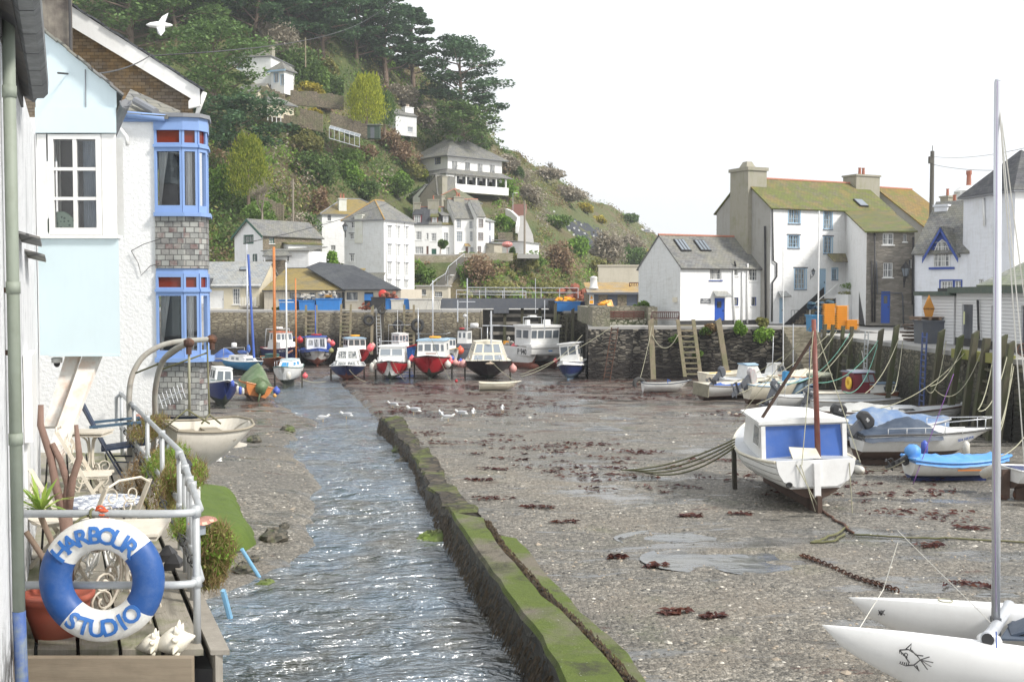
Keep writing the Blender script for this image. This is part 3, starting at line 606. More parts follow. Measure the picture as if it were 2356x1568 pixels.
def facade_window(h,fr,s0,s1,z0,z1,st,depth=.13):
 """st: dict(f frame colour, s surround colour, nx, nz panes, sill, lint, glass, door)"""
 o,tx,nn=fr
 def q(s_,z_,d):return Vector((o.x+tx.x*s_+nn.x*d,o.y+tx.y*s_+nn.y*d,z_))
 def bar(mb,a0,a1,b0,b1,d0,d1):
  v=[q(a,b,d)for d in(d0,d1)for b in(b0,b1)for a in(a0,a1)]
  mb.add(v,[(0,1,3,2),(4,6,7,5),(0,4,5,1),(2,3,7,6),(0,2,6,4),(1,5,7,3)])
 w,hh=s1-s0,z1-z0;fm=WINM[st.get('f','w')]
 if st.get('door'):
  m=MB();bar(m,s0,s1,z0,z1,-depth,-depth+.05)
  k=max(2,int(w/.14))
  for i in range(1,k):bar(m,s0+w*i/k-.006,s0+w*i/k+.006,z0,z1-.02,-depth+.05,-depth+.056)
  d=m.build('door',st['door']if not isinstance(st['door'],str)else WINM[st['door']],h)
  if st.get('pane'):
   m=MB();bar(m,s0+w*.3,s1-w*.3,z0+hh*.62,z0+hh*.86,-depth+.05,-depth+.07);m.build('pane',GLASS,d)
  m=MB();bar(m,s1-.14,s1-.10,z0+hh*.48,z0+hh*.54,-depth+.05,-depth+.09);m.build('handle',BLACK,d)
 else:
  m=MB();t=min(.07,w*.09);d0,d1=-depth,-depth+.06
  bar(m,s0,s0+t,z0,z1,d0,d1);bar(m,s1-t,s1,z0,z1,d0,d1);bar(m,s0+t,s1-t,z0,z0+t,d0,d1);bar(m,s0+t,s1-t,z1-t,z1,d0,d1)
  nx,nz=st.get('nx',2),st.get('nz',3);gb=.018 if w<1.5 else.025
  for i in range(1,nx):
   gg=gb*1.6 if(nx%2==0 and i==nx//2)else gb*.8
   bar(m,s0+w*i/nx-gg,s0+w*i/nx+gg,z0+t,z1-t,d0+.01,d1-.005)
  for i in range(1,nz):bar(m,s0+t,s1-t,z0+hh*i/nz-gb*.8,z0+hh*i/nz+gb*.8,d0+.012,d1-.008)
  fw=m.build('window',fm,h)
  m=MB();m.add([q(s0,z0,-depth+.015),q(s1,z0,-depth+.015),q(s1,z1,-depth+.015),q(s0,z1,-depth+.015)],[(0,1,2,3)]);m.build('pane',st.get('glass',GLASSC),fw)
  if st.get('sur'):
   m=MB();e=.09
   for a in((s0-e,s0,z0-e,z1+e),(s1,s1+e,z0-e,z1+e)):bar(m,*a,0,.02)
   bar(m,s0,s1,z1,z1+e,0,.02);bar(m,s0,s1,z0-e,z0,0,.02);m.build('surround',WINM[st['sur']],fw)
 if st.get('sill',0 if st.get('door')else 1):
  m=MB();bar(m,s0-.08,s1+.08,z0-.07,z0-.002,-.02,.07);m.build('sill',WINM[st['sillc']]if st.get('sillc')else FLINT if st.get('dark')else WW2,h)
 if st.get('lint'):
  m=MB();bar(m,s0-.16,s1+.16,z1+.003,z1+.09,-.02,.035);m.build('lintel',WINM['d']if st['lint']==1 else WINM[st['lint']],h)
 if st.get('hood'):
  m=MB();a,b=s0-.25,s1+.25;zz=z1+.12
  m.slab([q(a,zz,.55),q(b,zz,.55),q(b-.1,zz+.38,.0),q(a+.1,zz+.38,.0)],.07);m.build('door_hood',st['hood'],h)
class House:
 """A=(u,Y) left front corner, B=(u,Y) right front corner; vb/ve picture heights of base/eave at A"""
 def __init__(s,name,label,A,B,vb,ve,D,wall,cat='house',base_z=None,eave_z=None,skew=0):
  a,b=P(A[0],700,A[1]),P(B[0],700,B[1]);s.z0=zof(vb,A[1])if base_z is None else base_z;s.z1=zof(ve,A[1])if eave_z is None else eave_z
  s.rz=math.atan2(b.y-a.y,b.x-a.x);s.W=math.hypot(b.x-a.x,b.y-a.y);s.D=D;s.wall=wall;s.loc=Vector((a.x,a.y,0));s.skew=skew
  s.e=thing(name,label,cat,(a.x,a.y,s.z0),s.rz);s.ops={'F':[],'L':[],'R':[]}
  s.fr={'F':(Vector((0,0)),Vector((1,0)),Vector((0,-1)),s.W),'L':(Vector((0,D)),Vector((0,-1)),Vector((-1,0)),D),'R':(Vector((s.W,0)),Vector((0,1)),Vector((1,0)),D)}
 def wp(s,side,u,v):
  o,t,n,L=s.fr[side];c,si=math.cos(s.rz),math.sin(s.rz)
  def w(p):return Vector((s.loc.x+c*p.x-si*p.y,s.loc.y+si*p.x+c*p.y,0))
  O=w(o);T=w(o+t)-O;N=Vector((T.y,-T.x,0));d=ray(u,v);k=O.dot(N)/d.dot(N);X=d*k
  return(X-O).dot(T),X.z-s.z0
 def win(s,side,u0,v0,u1,v1,**st):
  um,vm=(u0+u1)/2,(v0+v1)/2
  a,_=s.wp(side,u0,vm);b,_=s.wp(side,u1,vm);_,z1=s.wp(side,um,v0);_,z0=s.wp(side,um,v1)
  a,b=min(a,b),max(a,b);L=s.fr[side][3];H=s.z1-s.z0
  a,b=max(.04,a),min(L-.04,b);z1=min(z1,H-.03);z0=max(z0,0.0 if st.get('door')else.05)
  if b-a>.1 and z1-z0>.1:s.ops[side].append((a,b,z0,z1,st))
  return s
 def walls(s,sides='FLRB',mats=None,gable=None,rise=0,z1=None):
  H=s.z1-s.z0
  for sd in sides:
   mt=(mats or{}).get(sd,s.wall)
   if sd=='B':
    m=MB();m.quad((s.W,s.D,0),(0,s.D,0),(0,s.D,H),(s.W,s.D,H));m.build('wall',mt,s.e);continue
   o,t,n,L=s.fr[sd];ops=s.ops[sd];m=MB()
   def q(a,z,d=0):return(o.x+t.x*a+n.x*d,o.y+t.y*a+n.y*d,z)
   xs=sorted(set([0,L]+[x for p in ops for x in p[:2]]));zs=sorted(set([0,H]+[z for p in ops for z in p[2:4]]))
   for i in range(len(xs)-1):
    for j in range(len(zs)-1):
     cx,cz=(xs[i]+xs[i+1])/2,(zs[j]+zs[j+1])/2
     if any(p[0]<cx<p[1]and p[2]<cz<p[3]for p in ops):continue
     if xs[i+1]-xs[i]<1e-4 or zs[j+1]-zs[j]<1e-4:continue
     m.add([q(xs[i],zs[j]),q(xs[i+1],zs[j]),q(xs[i+1],zs[j+1]),q(xs[i],zs[j+1])],[(0,1,2,3)])
   for a,b,z0,z1_,st in ops:
    d=-.16
    m.add([q(a,z0),q(a,z1_),q(a,z1_,d),q(a,z0,d)],[(0,1,2,3)]);m.add([q(b,z0),q(b,z1_),q(b,z1_,d),q(b,z0,d)],[(3,2,1,0)])
    m.add([q(a,z1_),q(b,z1_),q(b,z1_,d),q(a,z1_,d)],[(0,1,2,3)]);m.add([q(a,z0),q(b,z0),q(b,z0,d),q(a,z0,d)],[(3,2,1,0)])
   if gable and sd in gable:
    m.add([q(0,H),q(L,H),q(L*.5 if gable[sd]is True else L*gable[sd],H+rise)],[(0,1,2)])
   m.build('wall',mt,s.e)
   for a,b,z0,z1_,st in ops:facade_window(s.e,(o,t,n),a,b,z0,z1_,st)
  return s
 def gable_x(s,rise,mat,ov=.18,oe=.25,th=.10,ridge=None,yr=.5,x0=None,x1=None,name='roof'):
  """ridge parallel to the front"""
  H=s.z1-s.z0;D=s.D*yr;a,b=(-ov if x0 is None else x0),(s.W+ov if x1 is None else x1);k=rise/D;m=MB();k2=rise/(s.D-D)
  m.slab([(a,-oe,H-oe*k+.06),(b,-oe,H-oe*k+.06),(b,D,H+rise+.06),(a,D,H+rise+.06)],th)
  m.slab([(b,s.D+oe,H-oe*k2+.06),(a,s.D+oe,H-oe*k2+.06),(a,D,H+rise+.06),(b,D,H+rise+.06)],th)
  r=m.build(name,mat,s.e)
  if ridge:m=MB();m.tube([(a,D,H+rise+.03),(b,D,H+rise+.03)],.11,6);m.build('ridge_tiles',ridge,r)
  return r
 def gable_y(s,rise,mat,ov=.2,oe=.25,th=.10,barge=None,xr=.5,ridge=None):
  """ridge at right angles to the front (front is a gable)"""
  H=s.z1-s.z0;X=s.W*xr;k=rise/X;k2=rise/(s.W-X);m=MB()
  m.slab([(-oe,s.D+ov,H-oe*k+.06),(-oe,-ov,H-oe*k+.06),(X,-ov,H+rise+.06),(X,s.D+ov,H+rise+.06)],th)
  m.slab([(s.W+oe,-ov,H-oe*k2+.06),(s.W+oe,s.D+ov,H-oe*k2+.06),(X,s.D+ov,H+rise+.06),(X,-ov,H+rise+.06)],th)
  r=m.build('roof',mat,s.e)
  if barge:
   m=MB()
   for xa,kk in((-oe,k),(s.W+oe,k2)):m.slab([(xa,-ov-.03,H-oe*kk+.02),(X,-ov-.03,H+rise+.02),(X,-ov-.03,H+rise-.24),(xa,-ov-.03,H-oe*kk-.24)],.04)
   m.build('bargeboard',barge,s.e)
  if ridge:m=MB();m.tube([(X,-ov,H+rise+.03),(X,s.D+ov,H+rise+.03)],.11,6);m.build('ridge_tiles',ridge,r)
  return r
 def hip(s,rise,mat,oe=.3,inset=None,z=None,th=.08,ridge=None):
  H=s.z1-s.z0 if z is None else z;i=min(s.D,s.W)/2 if inset is None else inset;m=MB();W,D=s.W,s.D
  c=[(-oe,-oe,H),(W+oe,-oe,H),(W+oe,D+oe,H),(-oe,D+oe,H)]
  if W>=D:r0,r1=(i,D/2,H+rise),(W-i,D/2,H+rise);fs=[(0,1,5,4),(1,2,5),(2,3,4,5),(3,0,4)]
  else:r0,r1=(W/2,i,H+rise),(W/2,D-i,H+rise);fs=[(0,1,4),(1,2,5,4),(2,3,5),(3,0,4,5)]
  m.add(c+[r0,r1],fs+[(3,2,1,0)]);r=m.build('roof',mat,s.e)
  if ridge:
   m=MB()
   for a,b in((c[0],r0),(c[1],r1 if W>=D else r0),(r0,r1)):m.tube([a,b],.09,5)
   m.build('ridge_tiles',ridge,r)
  m=MB();m.box((W/2,D/2,H-.06),(W+2*oe-.05,D+2*oe-.05,.1));m.build('eave',FLINT,s.e)
  return r
 def mono(s,zb,mat,ov=.15,oe=.25,th=.1,name='roof'):
  """single slope, low at the front; zb = local height at the back"""
  H=s.z1-s.z0;k=(zb-H)/s.D;m=MB();m.slab([(-ov,-oe,H-oe*k+.05),(s.W+ov,-oe,H-oe*k+.05),(s.W+ov,s.D,zb+.05),(-ov,s.D,zb+.05)],th)
  return m.build(name,mat,s.e)
 def chimney(s,u,vt,vb,y,w,d,mat=None,pots=0,potm=TERRA,cap=True,wv=None):
  """stack at local depth y, u = picture column of its middle"""
  c,si=math.cos(s.rz),math.sin(s.rz);O=Vector((s.loc.x-si*y,s.loc.y+c*y,0));T=Vector((c,si,0));N=Vector((T.y,-T.x,0));dd=ray(u,vt);k=O.dot(N)/dd.dot(N);X=dd*k
  x=(X-O).dot(T);zt=X.z-s.z0;zb=(ray(u,vb)*k).z-s.z0;m=MB();m.bb((x-w/2,y-d/2,zb-1.0),(x+w/2,y+d/2,zt))
  if cap:m.bb((x-w/2-.08,y-d/2-.08,zt+.003),(x+w/2+.08,y+d/2+.08,zt+.14))
  ch=m.build('chimney',mat or CHIM,s.e)
  for i in range(pots):
   px=x+(i-(pots-1)/2)*min(.38,w/max(1,pots));m=MB();m.lathe([(.13,0),(.11,.3),(.10,.52),(.13,.55),(.13,.6),(.09,.6)],(px,y,zt+(.145 if cap else.0)),8);m.build('chimney_pot',potm,ch)
  return ch
 def bx(s,name,a,b,mat,par=None):m=MB();m.bb(a,b);return m.build(name,mat,par or s.e)
 def pipe(s,side,us,vs,r,mat,d=.1):
  m=MB();o,t,n,L=s.fr[side];pts=[]
  for u,v in zip(us,vs):a,z=s.wp(side,u,v);pts.append((o.x+t.x*a+n.x*d,o.y+t.y*a+n.y*d,z))
  m.tube(pts,r,6);return m.build('drainpipe',mat,s.e,True)
def rail(name,label,pts,h=1.0,n_rail=2,r=.03,mat=GALV,post_every=1.5,cat='railing',top=True):
 m=MB();P0=[Vector(p)for p in pts];e=thing(name,label,cat,P0[0]);o=P0[0]
 for i,(a,b)in enumerate(zip(P0,P0[1:])):
  for k in range(n_rail):zz=h*(1-k/n_rail*.9);m.tube([a-o+Vector((0,0,zz)),b-o+Vector((0,0,zz))],r,6)
 m.build('rail',mat,e)
 for a,b in zip(P0,P0[1:]):
  k=max(1,round((b-a).length/post_every))
  for j in range(k+1):p=a.lerp(b,j/k)-o;mm=MB();mm.tube([p,p+Vector((0,0,h))],r*1.1,6);mm.build('post',mat,e)
 return e

# =============== right-hand houses
L6=dict(nx=2,nz=3);
h=House('cottage','small two-storey white cottage with grey slate roof and paired skylights on the quay',(1565,80),(1762,83.2),748,612,5.6,WW)
h.ops['L']=[]
h.win('F',1633,615,1660,644,nx=2,nz=2,sillc='b').win('F',1720,615,1744,646,nx=4,nz=3,f='w').win('F',1687,615,1698,634,nx=1,nz=2)
h.win('F',1644,685,1668,745,door=DOORB,pane=1,hood=SL_PALE).win('F',1687,684,1699,703,nx=1,nz=1,f='b').win('F',1729,683,1741,703,nx=1,nz=1,f='b')
h.walls(gable={'L':True,'R':True},rise=2.3,mats={'L':WWG}).gable_x(2.3,SL_GREY,ridge=RIDGE,ov=.06)  # left gable gets the greyer white, its shade painted in
m=MB();m.bb((-.02,-.03,0),(h.W,-.003,.32));m.bb((h.W-.9,-.05,0),(h.W,-.035,.3));m.build('plinth',BLACK,h.e)
def skylight(h,u0,v0,u1,v1,n=3,rise=2.3,D=None,yr=.5):
 """roof light lying in the front slope"""
 H=h.z1-h.z0;D=h.D*yr;c,si=math.cos(h.rz),math.sin(h.rz);O=Vector((h.loc.x,h.loc.y,h.z1));Tx=Vector((c,si,0));Ty=Vector((-si,c,0));S=(Ty*D+Vector((0,0,rise))).normalized();N=Tx.cross(S)
 def hit(u,v):d=ray(u,v);k=O.dot(N)/d.dot(N);X=d*k-O;return X.dot(Tx),X.dot(S)
 a0,b0=hit(u0,v0);a1,b1=hit(u1,v1);a0,a1=min(a0,a1),max(a0,a1);b0,b1=min(b0,b1),max(b0,b1);ang=math.atan2(rise,D)
 def q(a,b,d):return(a,b*math.cos(ang)-d*math.sin(ang),H+b*math.sin(ang)+d*math.cos(ang))
 m=MB();m.slab([q(a0,b0,.16),q(a1,b0,.16),q(a1,b1,.16),q(a0,b1,.16)],.08)
 sk=m.build('skylight',BLACK,h.e);m=MB()
 for i in range(n):x0,x1=lerp(a0,a1,i/n)+.05,lerp(a0,a1,(i+1)/n)-.05;m.slab([q(x0,b0+.07,.185),q(x1,b0+.07,.185),q(x1,b1-.07,.185),q(x0,b1-.07,.185)],.02)
 m.build('pane',glass('skylight_glass_',(.2,.23,.25),.1)if 'skyg' not in globals()else skyg,sk)
skyg=glass('skylight_glass',(.22,.25,.28),.12)
skylight(h,1548,553,1590,580);skylight(h,1594,555,1636,580)
for us,vs in(((1686,1686,1689),(620,690,744)),((1707,1707,1705),(625,690,744)),((1719,1718,1718),(606,690,744))):h.pipe('F',us,vs,.06,WHITE,.08)
h.pipe('F',(1690,1692),(600,614),.07,BLACK,.02)
a,z=h.wp('F',1623,692);m=MB();m.bb((a-.42,-.04,z-.17),(a+.42,-.003,z+.17));pl=m.build('name_plate',DGREY,h.e)
for k,tx in enumerate(('QUAY','COTTAGE')):text_part(tx,.15,WHITE,pl,Matrix.Translation((a,-.045,z+.075-.15*k))@Matrix.Rotation(R(90),4,'X'),space=1.1)
m=MB();m.tube([(4.9,2.2,3.9),(4.9,2.2,4.8),(5.0,2.1,4.95)],.1,8);m.build('flue',ALU,h.e)
a,z=h.wp('L',1555,690);m=MB();m.bb((-.16,h.D-a-.2,z-.15),(-.002,h.D-a+.2,z+.2));m.build('meter_box',CREAM,h.e)
h=House('tall_house','tall white quayside house with mossy roof, grey gable and pale blue windows',(1771,82),(1938,84.9),745,475,6.6,WW)
h.W=11.6;h.fr['F']=(*h.fr['F'][:3],h.W);h.fr['R']=(Vector((h.W,0)),Vector((0,1)),Vector((1,0)),h.D)
st=dict(f='w',nx=4,nz=3,glass=GLASSC,dark=1,sur='lb')
h.win('F',1815,481,1840,514,**dict(st,f='lb')).win('F',1814,541,1838,570,lint=1,**dict(st,f='lb')).win('F',1896,484,1914,527,lint=0,**dict(st,f='lb',nx=3,nz=4)).win('F',1896,544,1914,583,lint=1,**dict(st,f='lb',nx=3,nz=4))
h.win('F',1829,617,1854,665,lint=1,**dict(st,f='lb',nx=3,nz=4)).win('F',1885,618,1901,682,door=LBLUE).win('F',1915,618,1926,643,**dict(st,nx=2,nz=2,f='lb')).win('F',1793,685,1804,743,door=LBLUE,hood=SL_PALE)
h.walls(gable={'L':True,'R':True},rise=2.35,mats={'L':GREYR}).gable_x(2.35,SL_MOSS,ridge=RIDGE,ov=.12)
ch=MB();ch.bb((-.35,2.2,5.6),(1.35,4.4,11.3));ch.bb((-.45,2.1,11.3),(1.45,4.5,11.55));ch.box((.4,3.3,11.8),(.9,1.0,.5),taper=.5);ch.prism([(-.35,2.2),(-.005,2.2),(-.005,4.4),(-.35,4.4)],4.0,5.6)
ch.build('chimney',CHIM,h.e)
h.chimney(1982,408,470,3.3,2.4,1.5,CHIM,2)
skylight(h,1961,461,1998,478,1,2.35)
h.pipe('F',(1775,1777,1785,1785,1775,1774),(478,600,606,636,650,740),.06,BLACK)
h.pipe('L',(1762,1764),(520,742),.07,BLACK)
m=MB();m.slab([(5.15,-.9,4.6),(9.0,-.9,4.6),(8.8,-.01,5.2),(5.25,-.01,5.2)],.08);m.build('porch_roof',slate('brown_porch_slate',[(.22,.19,.13),(.3,.26,.18)],(.3,.28,.1),.5),h.e)
m=MB();m.bb((h.W*.0+5.0,-1.3,0),(6.3,-.005,2.05));m.build('landing',WW,h.e)
m=MB()
for i in range(9):m.bb((5.0-.33*(i+1),-1.25,0),(5.0-.33*i,-.01,2.05-.22*(i+1)))
m.build('stairs',BROWNST,h.e)
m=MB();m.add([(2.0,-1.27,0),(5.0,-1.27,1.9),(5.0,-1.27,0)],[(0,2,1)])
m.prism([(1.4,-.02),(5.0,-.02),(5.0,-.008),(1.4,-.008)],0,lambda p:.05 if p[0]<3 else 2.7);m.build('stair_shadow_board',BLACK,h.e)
m=MB();m.bb((5.0,-2.6,0),(8.35,-1.32,2.15));m.bb((4.4,-2.5,0),(5.0,-1.34,1.2));m.build('planter_wall',WW,h.e)
def leafy(mb,c,r,n,s,flat=1.0,hang=0):
 for _ in range(n):
  a=rnd.random()*6.283;b=math.acos(rnd.uniform(-1,1));k=rnd.random()**.4
  p=Vector((c[0]+r[0]*k*math.sin(b)*math.cos(a),c[1]+r[1]*k*math.sin(b)*math.sin(a),c[2]+r[2]*k*math.cos(b)))
  t1=Vector((rnd.gauss(0,1),rnd.gauss(0,1),rnd.gauss(0,1)*flat)).normalized();t2=t1.cross(Vector((rnd.gauss(0,1),rnd.gauss(0,1),rnd.gauss(0,1)))).normalized();q=s*rnd.uniform(.6,1.3)
  mb.add([p-t1*q,p-t2*q*.5,p+t1*q,p+t2*q*.5],[(0,1,2,3)])
FG=foliage('mid_green_leaves',[(.05,.10,.02),(.13,.22,.045),(.22,.33,.08)],.8);FBR=foliage('bright_green_leaves',[(0.070,0.140,0.021),(0.168,0.308,0.042),(0.308,0.476,0.084)],.8)
FBROWN=foliage('brown_dry_stems',[(0.098,0.070,0.042),(0.252,0.168,0.084),(0.392,0.280,0.140)],.8);FOLIVE=foliage('olive_scrub_leaves',[(.10,.115,.035),(.23,.24,.07),(.36,.33,.13)],.8)
m=MB();leafy(m,(6.6,-2.0,2.75),(1.9,.35,.28),900,.07);leafy(m,(8.2,-2.2,2.45),(.35,.3,.5),300,.07)
c_=h.e.matrix_basis.to_3x3()if False else None
def L2W(h,p):c,s_=math.cos(h.rz),math.sin(h.rz);return Vector((h.loc.x+c*p[0]-s_*p[1],h.loc.y+s_*p[0]+c*p[1],h.z0+p[2]))
hp=L2W(h,(0,0,0));o=m.build('hanging_shrub',FG,uv=False,loc=hp,rz=h.rz);tag(o,'clipped green shrub spilling over the white stair planter','shrub')
m=MB();leafy(m,(6.0,-1.9,2.25),(1.3,.5,.16),350,.06);tag(m.build('planter_plants',FOLIVE,uv=False,loc=hp,rz=h.rz),'dry low plants along the top of the white stair planter',None,None,'stuff')
e=thing('railing','thin black iron railing at the foot of the outside stairs','railing',L2W(h,(.9,-1.3,0)),h.rz);m=MB()
m.tube([(0,0,1),(2.7,0,1)],.018,5);m.build('rail',BLACK,e)
for i in range(10):m=MB();m.tube([(.3*i,0,0),(.3*i,0,1.0)],.014,5);m.build('baluster',BLACK,e)
e=thing('handrail','white handrail rising beside the outside stairs of the tall house','handrail',L2W(h,(2.6,-1.3,0)),h.rz);m=MB();m.tube([(0,0,0),(0,0,1.2),(2.6,0,2.95),(3.6,0,3.0)],.035,6);m.tube([(2.6,0,2.9),(2.6,0,2.0)],.03,6);m.build('rail',WHITE,e)
def lantern(name,label,loc,rz=0,s=1.0,arm=.5):
 e=thing(name,label,'lamp',loc,rz);m=MB();m.tube([(0,0,-.5*s),(0,-arm*.3,-.5*s),(0,-arm,-.35*s),(0,-arm,-.2*s)],.025*s,6);m.tube([(0,0,-.7*s),(0,0,-.2*s)],.03*s,6);m.build('bracket',BLACK,e)
 m=MB();m.lathe([(.1*s,-.2*s),(.19*s,.15*s)],(0,-arm,0),6);m.build('lamp_glass',GLASSP,e)
 m=MB();m.lathe([(.23*s,.15*s),(.2*s,.2*s),(.06*s,.36*s),(.02*s,.45*s)],(0,-arm,0),6);m.lathe([(.05*s,-.28*s),(.11*s,-.2*s)],(0,-arm,0),6)
 for i in range(6):a=i*math.pi/3;m.tube([(.1*s*math.cos(a),-arm+.1*s*math.sin(a),-.2*s),(.19*s*math.cos(a),-arm+.19*s*math.sin(a),.15*s)],.012*s,4)
 m.build('lamp_cap',BLACK,e);return e
a,z=h.wp('F',1865,627);lantern('wall_lantern','small black lantern beside the pale blue upper door of the tall house',L2W(h,(a,0,z)),h.rz,.7,.3)
w=House('stone_wing','stone fronted wing with a bright blue door and white windows beside the tall house',(1992,76.5),(2102,76.1),748,532,8.6,STONEW)
w.win('F',2031,536,2056,563,nx=2,nz=2,sill=1).win('F',2078,539,2086,556,nx=1,nz=1).win('F',2032,604,2054,638,nx=2,nz=2).win('F',2091,597,2098,614,nx=1,nz=1).win('F',2027,670,2048,743,door=DOORB,pane=1)
w.walls('FR');H=w.z1-w.z0;HB=H+1.95
m=MB();m.add([(0,w.D,0),(0,0,0),(0,0,H),(0,w.D,HB)],[(0,1,2,3)]);m.build('side_wall',WW,w.e);m=MB();m.add([(w.W,0,H),(w.W,w.D,H),(w.W,w.D,HB)],[(0,1,2)]);m.build('side_wall',STONEW,w.e)
w.mono(HB,SL_MOSS,ov=.15)
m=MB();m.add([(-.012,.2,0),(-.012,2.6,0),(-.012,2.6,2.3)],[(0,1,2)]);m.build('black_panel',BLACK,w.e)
w.pipe('F',(2012,2012),(536,740),.06,BLACK);w.pipe('F',(2005,2006),(600,740),.05,BLACK);w.pipe('F',(2107-6,2100,2099),(545,600,700),.07,BLACK);w.pipe('F',(2014,2016,2018,2060,2074,2076,2078),(600,605,675,674,674,682,745),.04,DGREY)
lantern('street_lantern','large black harbour lantern on a bracket high on the stone wing',L2W(w,(w.wp('F',2080,625)[0],0,w.wp('F',2080,625)[1])),w.rz,1.5,.5)
a,z=w.wp('F',1990+88,740)
h=House('rear_house','grey gabled house with an orange and green lichen roof behind the stone wing',(2121,87),(2200,88.8),748,518,9.6,GREYR,base_z=-2.2)
h.walls(gable={'L':True,'R':True},rise=3.25);h.gable_x(3.25,SL_ORG,ridge=RIDGE)
h.chimney(2180,455,500,4,.8,.8,CHIM,1)
h=House('blue_gabled_house','white house with a steep dark roof and dark blue gable over an arched window',(2103,74),(2226,71.3),752,577,6,WWB)  # bluish shade of these walls is in the WWB colour
h.win('F',2164,646,2192,682,nx=4,nz=3,sur='b').win('F',2197,646,2211,682,nx=2,nz=3,sur='b')
h.walls(gable={'R':True,'L':True},rise=3.3);h.gable_x(3.3,SL_GREY,ov=.15)
a0,z0=h.wp('F',2146,612);a1,z1=h.wp('F',2190,560);ac=(a0+a1)/2;H=h.z1-h.z0;hw_=(a1-a0)/2+.28
m=MB();m.add([(ac-hw_,-.03,H-.2),(ac+hw_,-.03,H-.2),(ac,-.03,H+1.35)],[(0,1,2)]);m.build('gable_wall',DKBLUE,h.e)
m=MB();m.slab([(ac-hw_-.25,-.25,H-.5),(ac,-.25,H+1.45),(ac,1.9,H+1.45),(ac-hw_-.25,.1,H-.5)][::-1],.1);m.slab([(ac+hw_+.25,-.25,H-.5),(ac,-.25,H+1.45),(ac,1.9,H+1.45),(ac+hw_+.25,.1,H-.5)],.1);m.build('dormer_roof',SL_GREY,h.e)
m=MB()
for s_ in(-1,1):m.slab([(ac+s_*(hw_+.28),-.3,H-.55),(ac,-.3,H+1.42),(ac,-.3,H+1.15),(ac+s_*(hw_+.28),-.3,H-.82)],.05)
m.build('bargeboard',DKBLUE,h.e)
m=MB();W2=.52
arch=[(ac-W2,z0-.05)]+[(ac+W2,z0-.05),(ac+W2,H-.1),(ac+.28,H+.45),(ac,H+.66),(ac-.28,H+.45),(ac-W2,H-.1)]
m.add([(x,-.045,z)for x,z in arch],[tuple(range(len(arch)))]);aw=m.build('window',GLASSC,h.e);m=MB()
for p,q in zip(arch,arch[1:]+arch[:1]):m.tube([(p[0],-.06,p[1]),(q[0],-.06,q[1])],.035,4)
for dx in(-.26,0,.26):m.bb((ac+dx-.015,-.07,z0),(ac+dx+.015,-.05,H+.3))
for dz in(.3,.6,.9,1.2,1.5):m.bb((ac-W2,-.07,z0+dz),(ac+W2,-.052,z0+dz+.025))
m.build('glazing_bars',WHITE,aw);h.bx('sill',(ac-.85,-.12,z0-.22),(ac+.85,-.01,z0-.08),DKBLUE)
h.chimney(2172,476,520,2.8,.9,.9,WWB);h.chimney(2196,474,520,3.4,.9,.9,BROWNST,1)
h.pipe('F',(2104,2104),(590,740),.05,BLACK)
h=House('white_house','tall bare white house with a dark hipped slate roof behind the mast',(2331,66.5),(2480,67.2),760,437,5.4,WW)
h.win('L',2252,642,2262,696,nx=2,nz=4)
h.walls(mats={'L':WWB});h.hip(2.7,slate('charcoal_slate',[(.07,.072,.08),(.11,.11,.12)],(.2,.2,.17),.2),inset=2.6)  # left wall takes WWB, a bluish shaded copy of the white
h.pipe('L',(2266,2268),(455,520),.07,WHITE)
e=thing('chimney_stack','round topped white chimney stack with a single pot behind the hipped roof','chimney',P(2228,480,78));m=MB();m.bb((-.8,-.6,-6),(.8,.6,1.1));m.bb((-.9,-.7,.1),(.9,.7,.3));m.lathe([(.95,1.1),(.95,1.2),(.6,1.5),(.1,1.6)],(0,0,0),14);m.build('stack',WW2,e);m=MB();m.lathe([(.18,1.5),(.15,2.3),(.2,2.35),(.2,2.6)],(0,0,0),8);m.build('chimney_pot',TERRA,e)
SHIP=NT('white_board_cladding');_u=SHIP.new('ShaderNodeSeparateXYZ');SHIP.link(SHIP.tc.outputs['UV'],_u.inputs[0]);_f=SHIP.math('FRACT',SHIP.math('MULTIPLY',_u.outputs[1],7));SHIP.bump(SHIP.ramp(_f,[(0,0),(.12,.9),(1,1)]),.9,.04)
SHIP=SHIP.fin(SHIP.mix(SHIP.ramp(_f,[(0,.8),(.1,0)]),(.76,.76,.76),(.35,.35,.36)),.5)
GREENR=paint('green_fascia',(.07,.10,.08),.6,.3)
h=House('harbour_store','low white boarded harbour store with green roof edge and grey doors',(2200,50),(2382,41.5),0,0,5,SHIP,'shed',base_z=-2.27,eave_z=.02)
h.win('F',2213,700,2238,782,door='d').win('F',2280,703,2300,795,door='d').win('F',2348,703,2368,820,door='d')
for k in h.ops['F']:pass
h.walls('FLR');H=h.z1-h.z0;m=MB();m.bb((-.3,-.3,H+.003),(h.W+.3,5,H+.26));m.build('roof',GREENR,h.e);m=MB();m.bb((-.02,-.03,0),(h.W,-.004,.35));m.build('plinth',BLACK,h.e)
h.pipe('F',(2255,2258),(690,780),.05,BLACK);a,z=h.wp('F',2222,735);m=MB();m.bb((a-.09,-.075,z-.2),(a+.09,-.07,z+.35));sg=m.build('warning_sign',paint('pale_yellow_sign',(.7,.72,.4),.6),h.e)
for i in range(3):text_part('KEEP CLEAR'[i*4:i*4+4].strip()or 'KEEP',.05,BLACK,sg,Matrix.Translation((a,-.08,z+.1-.1*i))@Matrix.Rotation(R(90),4,'X'))if i<0 else None
